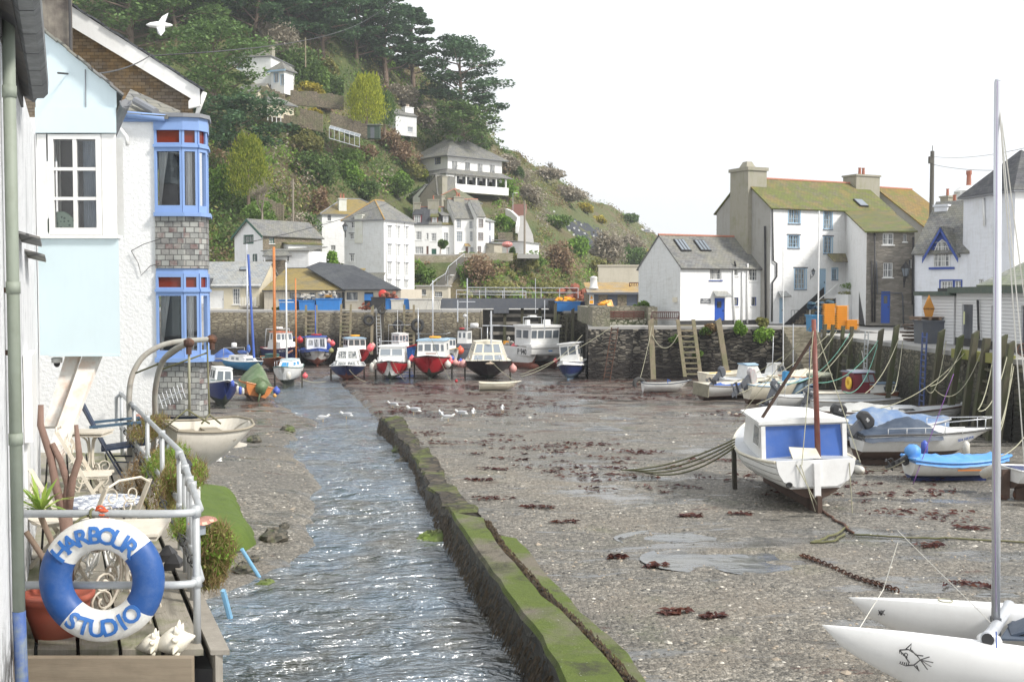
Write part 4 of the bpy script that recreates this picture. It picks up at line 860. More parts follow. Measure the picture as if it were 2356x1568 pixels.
h=House('harbour_store','narrow white boarded store left of the grey doors',(2121,52.5),(2195,50.3),0,0,4,SHIP,'shed',base_z=-2.27,eave_z=-.1);h.walls('FLR');H=h.z1-h.z0;m=MB();m.bb((-.3,-.25,H+.003),(h.W+.05,4,H+.2));m.build('roof',GREENR,h.e);m=MB();m.bb((1,.1,H+.2),(h.W+.05,3.5,H+.34));m.build('roof_hatch',BLACK,h.e)
h=House('lean_to','small lean-to with pale mossy slates above the boarded store at the right edge',(2262,47),(2390,44),0,0,3,WW,'outbuilding',base_z=.28,eave_z=.30+.0,skew=0);h.z1=h.z0+.12;h.walls('FLR');h.mono(1.35,slate('pale_mossy_slate',[(.3,.31,.27),(.38,.38,.33)],(.2,.26,.08),.5))
h=House('harbour_shed','low stone shed with an orange stained roof and blue-grey doors behind the pier',(1352,98),(1482,98),706,673,5,BROWNST,'shed',base_z=-2.2)
for a,b in((1356,1377),(1398,1421),(1442,1467)):h.win('F',a,674,b,703,door=paint('blue_grey_door',(.10,.12,.16),.5))
h.walls();H=h.z1-h.z0;h.mono(H+.9,SL_ORANGE,ov=.05);m=MB();m.bb((-.1,-.3,H-.16),(h.W,-.02,H+.02));m.build('fascia',WINM['d'],h.e)
a,z=h.wp('F',1361,688);m=MB();m.bb((a-.2,-.03,z-.45),(a+.2,-.012,z+.45));sg=m.build('warning_sign',WHITE,h.e);m=MB();m.add([(a-.14,-.035,z+.02),(a+.14,-.035,z+.02),(a,-.035,z+.32)],[(0,1,2)]);m.bb((a-.16,-.036,z-.4),(a+.16,-.034,z-.1));m.build('warning_symbol',ORANGE,sg)
e=thing('vent_cowl','round white ventilator standing on the orange stained shed roof','vent',P(1366,658,99.5));m=MB();m.lathe([(.42,-.25),(.4,-.1),(.32,0),(.32,.7),(.36,.75),(.2,.85),(.02,.88)],(0,0,0),14);m.build('cowl',WHITE,e,True)
m=MB();a,b=P(1377,612,128),P(1560,612,128);m.bb((a.x,128,-2),(b.x,128.5,a.z));m.bb((a.x-.1,127.9,a.z),(b.x,128.6,a.z+.15));tag(m.build('sea_wall',BEIGER),'plain pale rendered wall standing behind the orange stained shed','wall')
def bench(name,label,loc,rz,L=1.8,slats=True,mat=BENCH):
 e=thing(name,label,'bench',loc,rz);m=MB()
 for i in range(4):m.bb((-L/2,-.5+.12*i,.42),(L/2,-.41+.12*i,.45))
 m.build('seat',mat,e);m=MB()
 if slats:
  m.bb((-L/2,0,.9),(L/2,.05,.98));m.bb((-L/2,0,.5),(L/2,.05,.56));n=int(L/.14)
  for i in range(1,n):x=-L/2+L*i/n;m.bb((x-.025,.01,.56),(x+.025,.035,.9))
 else:
  for z in(.55,.72,.89):m.bb((-L/2,0,z),(L/2,.04,z+.1))
  for i in range(5):x=-L/2+L*i/4;m.bb((x-.04,.041,.3),(x+.04,.09,.99))
 m.build('backrest',mat,e)
 if slats:
  for s_ in(-1,1):
   for y in(-.48,0):m=MB();m.bb((s_*L/2-.035,y,0),(s_*L/2+.035,y+.06,.65 if y<-.1 else.95));m.build('leg',mat,e)
   m=MB();m.bb((s_*L/2-.04,-.5,.65),(s_*L/2+.04,.05,.69));m.build('armrest',mat,e)
 return e
p=P(1531,700,79.6);bench('park_bench','dark slatted bench standing against the white cottage gable',(p.x,79.6,-2.25),R(-14),1.9)
p=P(1437,700,81);bench('park_bench','long wooden bench built into the stone parapet at the pier end',(p.x,81.55,-2.25),0,2.9,False,wood('red_brown_bench',(.12,.05,.04),(.2,.09,.07)))
p=P(1462,655,101);bench('park_bench','dark bench on the terrace above the orange stained shed',(p.x+.2,101.2,zof(672,101)-.1),0,1.4,True)
def crate_mesh():
 m=MB();m.box((0,0,.055),(.58,.40,.11));
 for a,b in(((-.37,-.27,.112),(-.30,.27,.145)),((.30,-.27,.112),(.37,.27,.145)),((-.30,-.27,.112),(.30,-.20,.145)),((-.30,.20,.112),(.30,.27,.145))):m.bb(a,b)
 return m
cr=None
def crate(loc,label,rz=0,tall=1):
 global cr
 if cr is None:cr=tag(crate_mesh().build('fish_crate',ORANGE),label,'crate','orange fish crates by the quay');cr.location=loc;cr.rotation_euler=(0,0,rz);return cr
 return dup(cr,loc,rz,label)
pc=P(1931,758,66);bx_,by_=pc.x,67.0
e=thing('pallet','pale pallet carrying the stacked orange fish crates','pallet',(bx_+.25,by_,-2.27));m=MB()
for i in range(7):m.bb((-1.1,-.6+.18*i,.12),(1.1,-.47+.18*i,.15))
m.build('deck_boards',GREYW,e);m=MB()
for x in(-1.05,0,.95):
 for y in(-.6,-.05,.5):m.bb((x,y,.02),(x+.12,y+.12,.118))
m.build('blocks',GREYW,e)
for sname,sx,n in(('left',-.35,14),('middle',.42,13),('right',1.02,5)):
 w_={'left':'tall left stack','middle':'tall right stack','right':'short stack'}[sname]
 for i in range(n):
  k=n-i;crate((bx_+sx*.95,by_+(-.1 if sname=='right' else 0)+rnd.uniform(-.015,.015),-2.12+i*.105),'orange fish crate %d from the top of the %s'%(k,w_),rnd.uniform(-.03,.03))
for i,(u,v,rz,l)in enumerate([(1384,701,.1,'orange fish crate lying flat leftmost by the blue-grey shed doors'),(1392,697,.5,'orange fish crate tilted on top of others by the blue-grey doors'),(1402,700,-1.0,'orange fish crate standing askew rightmost by the blue-grey doors')]):
 p=P(u,v,96);c_=crate((p.x,96,p.z-.03),l,rz);c_.rotation_euler=(.2 if i else 0,(.5,-.3,1.1)[i]if i else 0,rz)
def tub(name,label,u,v,Y,w=1.3,d=1.1,h=.9,mat=TUBB,zb=None,top=None,cat='tub'):
 p=P(u,v,Y);z=p.z if zb is None else zb;e=thing(name,label,cat,(p.x,Y,z));m=MB();m.box((0,0,h/2),(w*.92,d*.92,h),taper=1.06)
 m.bb((-w/2-.03,-d/2-.03,h-.08),(w/2+.03,d/2+.03,h+.003));m.build('tub_body',mat,e)
 if top:
  m=MB()
  for _ in range(14):m.ell((rnd.uniform(-.4,.4)*w,rnd.uniform(-.35,.35)*d,h+rnd.uniform(.02,top[1])),(rnd.uniform(.15,.3),rnd.uniform(.15,.3),rnd.uniform(.08,.2)),7,5,0,.25)
  o=m.build('heap',top[0]);o.location=(p.x,Y,z);o.name='net_heap' if top[0]is NETM else 'gear_heap';tag(o,top[2],'nets' if top[0]is NETM else 'gear')
 return e
NETM=paint('blue_green_netting',(.05,.09,.14),.95,.6,(.06,.14,.11),3,0,.8);NETW=paint('dirty_white_sacking',(.4,.38,.34),.9,.5,(.2,.2,.2),4,0,.8);NETR=paint('rusty_red_netting',(.3,.1,.06),.95,.5,(.15,.1,.08),4,0,.8)
tub('net_tub','large blue tub heaped with blue-green nets beside the orange crates',1896,766,67.8,1.9,1.5,1.0,MBLUE,-2.27,(NETM,.75,'pile of blue and green netting on the large blue tub'))
tub('dark_bin','big dark grey bin with a pallet on its lid beside the boarded store',2148,795,51.5,1.5,1.2,1.05,DGREY,-2.27,None,'bin')
p=P(2148,795,51.5);m=MB()
for i in range(9):m.bb((-1.0,-.6+.14*i,.12),(1.0,-.5+.14*i,.14))
for x in(-.9,-.45,0,.45,.8):m.bb((x,-.6,.0),(x+.12,.64,.118))
tag(m.build('pallet',wood('brown_pallet',(.2,.13,.09),(.34,.25,.18)),loc=(p.x,51.5,-1.19)),'brown pallet lying on top of the dark grey bin','pallet')
e=thing('diamond_sign','orange diamond sign reading POWER CABLE standing on the dark bin','sign',(P(2152,0,51).x,51.2,-1.05));m=MB();m.slab([(0,0,1.0),(-.26,0,.38),(-.16,0,0),(.16,0,0),(.26,0,.38)],.02);m.build('board',paint('orange_sign',(.62,.27,.04),.6),e)
text_part('POWER CABLE',.075,BLACK,e,Matrix.Translation((0,-.03,.36))@Matrix.Rotation(R(90),4,'X'))
p=P(2108,778,54);m=MB()
for i in range(5):m.box((rnd.uniform(-.1,.1),0,.08+.17*i),(1.1,.9,.10),rnd.uniform(-.15,.15))
tag(m.build('pallet_stack',wood('dark_pallets',(.06,.045,.035),(.14,.1,.08)),loc=(p.x,54,-2.27)),'untidy stack of dark pallets beside the dark grey bin','pallets')
e=thing('hand_cart','old iron wheeled hand cart by the boarded store wall','cart',(P(2330,800,40.5).x,40.8,-2.27));m=MB();m.bb((-.5,-.35,.38),(.5,.35,.45));m.build('cart_bed',DTIMBER,e)
for x in(-.35,.35):m=MB();m.torus((x,-.38,.26),.22,.025,Matrix.Rotation(R(90),3,'X'),16,6);[m.tube([(x-.2*math.cos(a),-.38,.26-.2*math.sin(a)),(x+.2*math.cos(a),-.38,.26+.2*math.sin(a))],.012,4)for a in(0,1,2)];m.build('wheel',RUST,e)
e=thing('utility_pole','tall dark telegraph pole rising behind the blue-gabled house','pole',P(2142,560,84));m=MB();m.tube([(0,0,-6),(0,0,6.8)],[.2,.14],10);m.bb((-.25,-.15,5.9),(.0,.15,6.4));m.tube([(0,0,6.8),(0,0,7.2)],.03,5);m.build('pole',wood('creosoted_pole',(.08,.075,.06),(.15,.14,.12)),e)
POLE_TOP=P(2142,353,84)

# =============== houses behind the left quay and on the hill
h=House('pale_slate_store','long pale slate roofed store at the far left end of the quay',(455,110),(597,109),712,657,6,CREAMW,'store',base_z=-1.5)
h.win('F',482,668,515,710,door=WHITE).win('F',535,663,552,700,nx=3,nz=4).win('F',565,665,580,700,nx=2,nz=4)
h.walls(gable={'R':True},rise=2.4);h.gable_x(2.35,SL_PALE);h.bx('balcony',(4.6,-1.0,.15),(6.4,-.02,.3),GREYW);
for i in range(12):h.bx('baluster',(4.65+.15*i,-.98,.3),(4.68+.15*i,-.95,1.15),WHITE)
h.bx('gutter',(-.1,-.34,2.28),(h.W+.2,-.2,2.4),WHITE)
m=MB();m.slab([(-.5,-.9,2.0),(1.5,-.9,2.0),(1.5,.3,3.0),(-.5,.3,3.0)],.1);m.build('lower_roof',SL_DARK,h.e)
skylight(h,555,616,570,624,1,2.35)
SHEDW=whitewash('cream_brown_render',(.52,.47,.38),False,.5,(.3,.26,.2),.25)
h=House('net_shed','long low harbour shed under a yellow lichened slate roof',(608,108),(795,107),712,667,7,SHEDW,'shed',base_z=-1.5)
BG=paint('blue_black_door',(.035,.042,.055),.55,.2)
h.win('F',666,673,692,686,nx=2,nz=1,f='d').win('F',712,673,726,692,nx=2,nz=2,f='d').win('F',748,671,761,708,door=BG).win('F',773,673,786,690,nx=2,nz=2,f='d').win('F',786.5,671,793,709,door=BG)
h.walls();H=h.z1-h.z0;h.mono(H+2.15,SL_YEL);m=MB();m.bb((-.1,-.3,H-.12),(h.W+.1,-.18,H+.0));m.build('gutter',BLACK,h.e)
h=House('net_shed','low harbour shed under a dark slate roof with a round red sign',(795,106.6),(922,105.5),712,665,7,SHEDW,'shed',base_z=-1.5)
h.win('F',797,672,823,690,nx=3,nz=1,f='d').win('F',838,672,859,709,door=BG).win('F',890,674,908,709,door=BG)
h.walls('FR');H=h.z1-h.z0
m=MB();a=P(705,614,113);b=P(735,602,115);c=P(815,611,115);
def w2l(h,p):q=p-Vector((h.loc.x,h.loc.y,h.z0));c_,s_=math.cos(-h.rz),math.sin(-h.rz);return Vector((c_*q.x-s_*q.y,s_*q.x+c_*q.y,q.z))
a,b,c=w2l(h,a),w2l(h,b),w2l(h,c)
m.slab([(-.15,-.3,H),(h.W+.15,-.3,H),tuple(c),tuple(b)],.12);m.slab([(-.15,-.3,H+.004),tuple(b),tuple(a)],.1);m.build('roof',SL_DARK,h.e);m=MB();m.bb((-.1,-.36,H-.12),(h.W+.1,-.28,H));m.build('gutter',BLACK,h.e)
a,z=h.wp('F',850,684);m=MB();m.bb((a-.45,-.17,z-.28),(a+.4,-.165,z+.32));sg=m.build('notice',TUBB,h.e)
e=thing('round_sign','round red lifebuoy case on a white stand by the dark roofed shed','lifebuoy case',(P(881,700,103).x,103,-1.5));m=MB();m.bb((-.4,0,0),(.4,.1,1.3));m.build('stand',BUOYW,e);m=MB();m.lathe([(.32,0),(.4,.06),(.4,.14),(.25,.22)],(0,-.0,1.45),20,0,Matrix.Rotation(R(90),3,'X'));m.build('case',paint('bright_red',(.65,.03,.02),.4),e,True)
m=MB();a=P(608,598,117);b=P(700,610,117);m.bb((a.x,116.5,-2),(P(690,600,117).x,117.2,a.z));m.bb((P(690,600,117).x,116.5,-2),(P(775,600,117).x,117.1,b.z));tag(m.build('retaining_wall',BROWNST),'mossy stone retaining wall behind the yellow roofed shed','wall')
h=House('green_gabled_house','small white cottage with dark green bargeboards and window frames',(541,121),(606,118),640,545,8,WW)
h.z1=zof(543,121);h.win('F',562,535,582,559,nx=4,nz=2,f='g',sillc='g',sur='g').win('F',581,584,592,604,nx=2,nz=2,f='g')
R_=[h.wp('R',626,525)];h.win('R',619,543,631,560,nx=2,nz=2,f='g')
h.walls(gable={'F':True},rise=1.7,mats={'R':BROWNST});h.gable_y(1.7,SL_GREY,barge=WINM['g'],ov=.25)
h.bx('lintel',(1.0,-.05,1.3),(3.2,-.002,1.5),WINM['g'])
h2=House('white_annexe','white lean-to annexe with a small slate porch beside the green gabled cottage',(606,117),(711,116),616,577,5,WW,'annexe');h2.win('F',660,588,665,600,nx=1,nz=1);h2.walls();H=h2.z1-h2.z0;h2.mono(H+.55,SL_GREY)
m=MB();m.slab([(.3,-.9,H-.55),(3.5,-.9,H-.55),(2.6,-.01,H+.15),(.6,-.01,H+.15)],.09);m.build('porch_roof',SL_GREY,h2.e);h2.bx('porch_post',(.45,-.8,0),(.57,-.68,H-.58),WHITE)
h2=House('lean_to_store','white walled store with a mossy sloping roof left of the tall gabled tower house',(664,119),(740,121),606,560,5,WWG,'store');h2.win('F',706,568,730,590,nx=3,nz=1,f='w');h2.walls();h2.mono(h2.z1-h2.z0+.5,SL_MOSS)
SD=dict(nx=2,nz=4,f='w',lint=1,glass=glass('bright_painted_reflection_glass',(.42,.43,.43),.2))  # bright reflection in these panes is painted into the glass colour
h=House('tower_house','tall four-storey white quay house with a slate hipped roof',(793,137.6),(884,135),712,508,6.8,WW,base_z=-1.5)
for a in((860-7,543,867-7,560),(857-6,572,864-6,588),(858-5,623,867-6,641)):h.win('F',a[0],a[1],a[2],a[3],nx=2,nz=2,lint=1,f='w')
for cu,d in((903-7,0),(922-7,1),(941-7,2)):
 for k,(v0,v1)in enumerate(((520,548),(562,588),(603,632),(643,662))):h.win('R',cu-4,v0+d,cu+5,v1+d,**SD)
h.ops['F']=[]
for u0,v0,u1,v1 in((808,510,817,524),(805,537,813,550),(806,585,814,601)):h.win('F',u0,v0,u1,v1,nx=2,nz=2,lint=1,f='w')
h.walls(mats={'F':WWG,'R':WW});h.hip(2.6,SL_GREY,inset=2.4,ridge=paint('orange_lichen_ridge',(.42,.26,.08),.8,.5))  # front gable is the greyer white: shade put into the wall colour
h.chimney(829,497,540,.3,1.1,.9,CHIMW);h.chimney(905,490,512,5.5,.9,.7,WW2,2,BLACK)
m=MB();a,z=h.wp('F',850,648);m.slab([(a-1.3,-1.3,z),(a+2.3,-1.3,z),(a+2.3,-.0,z+1.1),(a-1.0,-.0,z+1.1)],.1);m.bb((a-1.1,-1.2,z-1.5),(a+2.2,-.01,z-.9));m.build('porch_roof',SL_GREY,h.e);m=MB();m.bb((a-.2,-1.15,z-.9),(a+.7,-1.1,z-.02));m.build('window',BG,h.e)
for du in(889,912,931):h.pipe('R',(du,du),(512,660),.05,WHITE,.06)
h=House('white_house','white house with twin red chimney pots and a yellowed hipped roof behind the tower house',(742,147),(905,150),640,492,9,WW)
h.win('F',753,492,762,508,nx=1,nz=2).win('F',761,564,772,576,nx=2,nz=1).win('F',0,0,1,1)
h.walls();h.hip(2.4,SL_YEL,inset=3.5,ridge=FLINT);h.chimney(787,459,493,1.2,1.0,1.0,CHIMW,2)
lantern('wall_lantern','black lantern on the corner between the tower house and its left neighbour',P(795,525,137),0,1.6,.4)
GT=glass('terrace_glass',(.16,.17,.18),.1,((.45,.46,.46),.45));T1=dict(nx=3,nz=3,glass=GT)
tz=zof(588,165)
def terr(label,u0,u1,ve,wins,roof,rise,mat=WW2,Y0=165,Y1=165,vb=590,ridge=RIDGE,dorm=()):
 h=House('terrace_cottage',label,(u0,Y0),(u1,Y1),vb,ve,6.5,mat);h.e['group']='white terraced cottages above the harbour'
 for w in wins:st=dict(T1);st.update(w[4]if len(w)>4 else{});h.win('F',*w[:4],**st)
 h.walls(gable={'L':True,'R':True},rise=rise);h.gable_x(rise,roof,ridge=ridge,ov=.02)
 H=h.z1-h.z0
 for(a,b,vt,rm,wm)in dorm:
  s0,zt=h.wp('F',a,vt);s1,_=h.wp('F',b,vt);zt+=0;s1=s0+(s1-s0)
  m=MB();m.bb((s0,.15,H-.15),(s1,3.0,zt));d=m.build('dormer',wm,h.e);m=MB();m.slab([(s0-.15,-.1,zt),(s1+.15,-.1,zt),(s1+.15,3.2,zt+.9),(s0-.15,3.2,zt+.9)],.1);m.build('dormer_roof',rm,d)
  facade_window(d,(Vector((0,.15)),Vector((1,0)),Vector((0,-1))),s0+.12,s1-.12,H-.02,zt-.1,dict(nx=3,nz=2,glass=GT,sill=0),-.01)
 return h
t1=terr('leftmost white terraced cottage with a maroon sided dormer in a slate roof',952,987,514,[(957,532,970,552),(981,536,986,550,dict(nx=1)),(955,567,974,584,dict(nx=4,nz=2)),(981,566,989,588,dict(door='n'))],SL_DARK,2.6,dorm=((951,969,493,SL_DARK,MAROON),))
t2=terr('second terraced cottage from the left with a mossy roofed dormer',987,1018,514,[(992,536,1004,555),(993,572,1004,588,dict(door='g'))],SL_GREY,2.6,dorm=((992,1007,498,SL_MOSS,BROWNV),))
t3=terr('third terraced cottage from the left with a dark clad dormer',1018,1046,514,[(1021,535,1031,554,dict(nx=2)),(1026,568,1034,585,dict(nx=2))],SL_MOSS,2.6,dorm=((1018,1033,495,SL_GREY,DGREY),),Y1=165.5)
t4=terr('fourth terraced cottage with pale tall windows and a porch hood',1046,1096,500,[(1050,503,1061,525,dict(glass=GLASSP)),(1050,532,1064,556,dict(glass=GLASSP)),(1080,508,1088,526,dict(glass=GLASSP)),(1081,532,1088,555,dict(glass=GLASSP)),(1071,568,1077,588,dict(door='n',hood=SL_ORANGE)),(1082,568,1090,586,dict(glass=GLASSP))],SL_GREY,2.9,Y0=164.8,Y1=166)
t5=terr('fifth terraced cottage with brown framed windows and a small porch',1097,1117,496,[(1101,504,1112,523,dict(f='n')),(1100,535,1112,553,dict(f='n')),(1099,566,1107,582,dict(f='n'))],SL_GREY,2.6,Y0=164.5,Y1=165)
t6=terr('rightmost terraced cottage with narrow blue windows at its end',1117,1137,507,[(1125,512,1129,530,dict(f='b',nx=1)),(1125,542,1129,562,dict(f='b',nx=1)),(1115,572,1121,588,dict(door='w',hood=SL_PALE)),(1132,566,1136,589,dict(door=DOORB))],SL_PALE,1.2,Y0=165,Y1=167)
for tt,u,vt,vb,w,pots in((t1,960,468,500,1.0,0),(t2,997,461,485,1.6,1),(t3,1034,462,485,1.5,0),(t4,1054,455,490,1.6,2),(t5,1096,474,500,1.2,0)):tt.chimney(u,vt,vb,3.2,w,.9,CHIM,pots)
m=MB();a=P(950,588,160);b=P(1226,580,160);c_=P(950,640,160)
for u0,u1,vt,vb in((952,1056,588,607),(1056,1180,582,600)):a,b=P(u0,vt,158),P(u1,vt,158);m.bb((a.x,157.6,P(0,vb,158).z),(b.x,158.1,a.z))
tag(m.build('garden_wall',rubble('pale_garden_stone',[(.42,.36,.27),(.5,.45,.35)],(.3,.26,.2),.5,.2,bump=.5,moss=((.2,.2,.09),.5))),'pale stone garden wall along the front of the terraced cottages','wall')
m=MB();m.bb((-60,158,tz-.6),(P(1140,0,170).x,176,tz-.02));m.bb((P(1190,0,160).x,158,tz-.6),(P(1240,0,160).x,176,tz-.02));tag(m.build('terrace_path',TOPC),None,None,None,'structure')
def stairs(name,label,p0,p1,w,mat,n=16,cat='steps'):
 m=MB();a,b=Vector(p0),Vector(p1);d=Vector((b.x-a.x,b.y-a.y,0));L=d.length;d.normalize();ang=math.atan2(d.y,d.x)
 for i in range(n):z=lerp(a.z,b.z,(i+1)/n);p=a.lerp(b,(i+.5)/n);m.box((p.x,p.y,z-.5),(L/n,w,1.0),ang)
 return tag(m.build(name,mat),label,cat)
stairs('steps','concrete steps climbing the bank below the terraced cottages',P(985,690,148),P(1068,592,157),1.6,paint('grey_step_concrete',(.3,.28,.25),.85,.4),22)
rail('railing','white handrail climbing beside the concrete steps below the terrace',[P(981,680,147),P(1005,657,149),P(1025,645,151),P(1032,628,153),P(1068,598,157)],.9,1,.045,ALU,3)
h=House('hillside_villa','large white villa with a hipped slate roof standing above the terrace',(949,213),(1031,205),420,357,13,WW2)
VG=dict(glass=GLASSC,nx=3,nz=3)
h.win('F',1000,360,1014,378,f='b',**VG).win('F',1001,400,1011,411,**VG).win('F',1028,400,1040,412,**VG)
h.z1=zof(358,205);h.walls(mats={'R':WW2});h.hip(4.4,SL_GREY,inset=5.2,oe=1.0)
for u in(1042,1060,1080):h.ops['R']=[]
m=MB();Hh=h.z1-h.z0;zk=zof(392,206)-h.z0;m.slab([(2.5,-2.2,zk-.9),(h.W+2.2,-2.2,zk-.9),(h.W,0,zk+.25),(3.2,0,zk+.25)],.12);m.slab([(h.W+2.2,-2.2,zk-.9),(h.W+2.2,h.D+1,zk-.9),(h.W,h.D,zk+.25),(h.W,0,zk+.25)],.12);m.build('verandah_roof',SL_GREY,h.e)
m=MB();m.bb((3.0,-1.9,-1.5),(h.W+1.9,0,zk-1.0));m.bb((h.W,-.0,-2.5),(h.W+1.9,h.D,zk-2.6));m.build('verandah_wall',WW2,h.e)
for i in range(6):h.bx('verandah_post',(h.W+1.6,.3+i*2.4,zk-2.6),(h.W+1.85,.55+i*2.4,zk-.9),WHITE)
for i in range(5):m=MB();m.bb((h.W-.005,1+i*2.4,zk-2.3),(h.W+.02,2.6+i*2.4,zk-1.0));m.build('window',GLASS,h.e)
for i in range(4):m=MB();m.bb((h.W-.005,1+i*3.0,Hh-2.3),(h.W+.02,2.2+i*3.0,Hh-.9));m.build('window',GLASSC,h.e)
m=MB();m.bb((4.6,-1.93,zk-2.3),(8.6,-1.905,zk-1.1));wv=m.build('window',GLASSC,h.e)
h.chimney(968,304,350,7,1.1,1.1,CHIM,1);h.chimney(1029,310,350,7,1.7,1.2,CHIM)
h=House('weathered_house','weathered grey boarded gable house just below the white villa',(967,188),(1008,186),500,450,5,wood('grey_boarding',(.30,.27,.22),(.42,.38,.32)))
h.walls(gable={'F':.9},rise=3.3,mats={'R':WW2});h.gable_y(3.3,SL_GREY,xr=.9);h.chimney(1012,408,450,1.0,2.0,1.4,CHIM)
h=House('mossy_roofed_house','house with a mossy hipped roof and terracotta ridge tucked behind the terrace',(996,178),(1062,176),520,462,7,BEIGER);h.walls();h.hip(2.0,slate('green_mossed_slate',[(.17,.16,.12),(.24,.22,.17)],(.16,.19,.05),.5,1.5),inset=2.6,ridge=RIDGE)
h.chimney(1008,452,490,-.8,1.8,1.1,CHIM);h.chimney(1040,448,490,4.5,1.8,1.1,CHIM)
for k,(u0,u1,ve,Y)in enumerate(((1008,1048,448,186),(1049,1090,464,187))):
 h=House('white_row_house',('upper','lower')[k]+' white walled house stepping down right of the weathered gable',(u0,Y),(u1,Y+3),512,ve,6,WW2)
 for a in(8,22):h.win('F',u0+a,ve+6,u0+a+8,ve+18,nx=2,nz=2)
 h.walls(gable={'L':True,'R':True},rise=1.9);h.gable_x(1.9,SL_GREY)
h=House('hidden_cottage','white cottage with a white chimney half hidden by trees on the upper slope',(912,209),(960,212),310,262,6,WWG);h.win('F',938,292,950,304,nx=3,nz=2,glass=GLASSP);h.walls(gable={'L':True},rise=1.5);h.gable_x(1.5,SL_GREY);h.chimney(938,249,275,2,1.9,1.2,WW2,2,paint('buff_pot',(.6,.5,.4),.8))
h=House('upper_villa','white villa with pale blue bay windows under the big pine',(520,186),(628,184),200,135,9,WW2)
h.win('F',545,140,560,160,f='lb',**VG)
h.walls();h.hip(2.2,SL_GREY,inset=3.5)
h.chimney(615,109,140,4.5,2.2,1.2,CHIM)
for(u,v,Y,w)in((636,172,182,2.5),(640,182,184,2.2)):pass
b=House('bay_wing','white wing of the upper villa with blue framed corner windows',(628,183),(658,182),218,163,2.6,WW2,'house');b.win('F',631,168,640,190,f='lb',nx=1,nz=1,sur='lb').win('F',646,172,655,196,f='lb',nx=1,nz=1,sur='lb');b.walls();b.hip(1.6,SL_GREY,oe=.5);m=MB();m.bb((-.5,-.5,b.z1-b.z0-.3),(b.W+.5,-.35,b.z1-b.z0));m.build('fascia',LBLUE,b.e)
h=House('cream_house','cream house below the upper villa behind the pine trunk',(470,180),(598,178),262,215,7,CREAMW);h.win('F',505,198,515,212,nx=3,nz=2).win('F',530,215,545,228,nx=2,nz=2);h.walls(gable={'R':True,'L':True},rise=1.8);h.gable_x(1.8,SL_GREY)
h=House('cream_lodge','small cream lodge with a slate roof above the white garden fence',(590,172),(618,170),272,240,5,CREAMW);h.win('F',602,243,612,262,nx=2,nz=2,f='w');h.walls();h.hip(1.3,SL_GREY,oe=.5)
rail('garden_fence','white post and rail fence below the cream lodge',[P(616,278,168),P(646,284,168)],1.6,2,.06,WHITE,.6,'fence')
for i,(u0,v0,u1,v1,Y,hh,l)in enumerate([(668,208,790,220,181,2.2,'high curved garden retaining wall below the pines'),(690,250,742,262,176,2.8,'square stone garden terrace wall in the middle of the slope'),(760,260,860,292,178,2.2,'long low stone garden wall left of the hidden cottage'),(598,196,655,218,179,3.2,'stone bank wall below the bay windowed wing'),(628,262,700,270,172,1.2,'low rough wall under the square terrace wall'),(590,450,652,470,141,2.2,'broken stone wall and steps above the green gabled cottage')]):
 a,b=P(u0,v0,Y),P(u1,v1,Y+1);m=MB();n=10
 for k in range(n):
  p,q=a.lerp(b,k/n),a.lerp(b,(k+1)/n);m.bb((p.x,p.y,min(p.z,q.z)-hh),(q.x,p.y+.5,p.z+rnd.uniform(-.15,.15)))
 tag(m.build('garden_wall',BROWNST),l,'wall')
e=thing('greenhouse','small white framed greenhouse leaning on the slope','greenhouse',P(757,318,172));e.scale=(.8,)*3;m=MB()
for i in range(7):m.bb((i*.95,-.05,0-.28*i),(i*.95+.1,.05,1.9-.28*i));m.tube([(i*.95,0,1.9-.28*i),(i*.95,1.6,2.6-.28*i)],.05,4)
m.tube([(0,0,1.9),(5.8,0,.2)],.07,4);m.tube([(0,1.6,2.6),(5.8,1.6,.9)],.07,4);m.tube([(0,0,0),(5.8,0,-1.7)],.09,4);m.build('frame',GREYGRP,e)
m=MB();m.add([(0,0,1.88),(5.8,0,.18),(5.8,1.6,.88),(0,1.6,2.58)],[(0,1,2,3)]);m.build('glass_roof',GLASSP,e)
e=thing('garden_shed','small dark green garden shed right of the greenhouse','shed',P(845,318,176));m=MB();m.bb((0,0,0),(1.9,1.6,2.0));m.build('walls',paint('dark_green_boarding',(.03,.06,.04),.7),e);m=MB();m.slab([(-.1,-.2,2.1),(2.1,-.2,2.1),(2.1,1.8,2.35),(-.1,1.8,2.35)],.07);m.build('roof',FLINT,e);m=MB();m.bb((.5,-.02,0),(1.1,-.002,1.7));m.build('door',DGREY,e)
m=MB();pth=[((1190,585),(1232,585),168),((1192,540),(1226,540),182),((1188,515),(1215,515),192),((1183,495),(1203,493),200)]
for(a,b,Y),(c,d,Y2)in zip(pth,pth[1:]):m.slab([P(*a,Y),P(*b,Y),P(*d,Y2),P(*c,Y2)],.4)
tag(m.build('path',TOPC),None,None,None,'structure')
stairs('steps','reddish steps at the top of the slope path',P(1190,496,199),P(1196,470,207),2.6,paint('red_brown_step',(.28,.14,.11),.8,.4),12)
m=MB();p=P(1207,585,160);m.tube([(0,0,-1),(0,0,7.5)],[.16,.12],8);tag(m.build('utility_pole',TWIG,loc=p),'wooden pole standing on the slope path beside the terrace','pole')
def lamp_post(label,u,vb,vt,Y,mat=WHITE):
 p=P(u,vb,Y);hh=P(u,vt,Y).z-p.z;e=thing('street_lamp',label,'street lamp',p);m=MB();m.tube([(0,0,0),(0,0,hh)],[.08,.05],6);m.tube([(0,0,hh),(.5,0,hh+.1)],.04,5);m.build('post',GALV,e);m=MB();m.box((.6,0,hh+.08),(.5,.2,.12));m.build('lamp_head',mat,e)
lamp_post('slim street lamp in front of the bank below the terrace',1030,695,634,150);lamp_post('slim street lamp beside the reddish steps on the slope',1180,490,445,200)
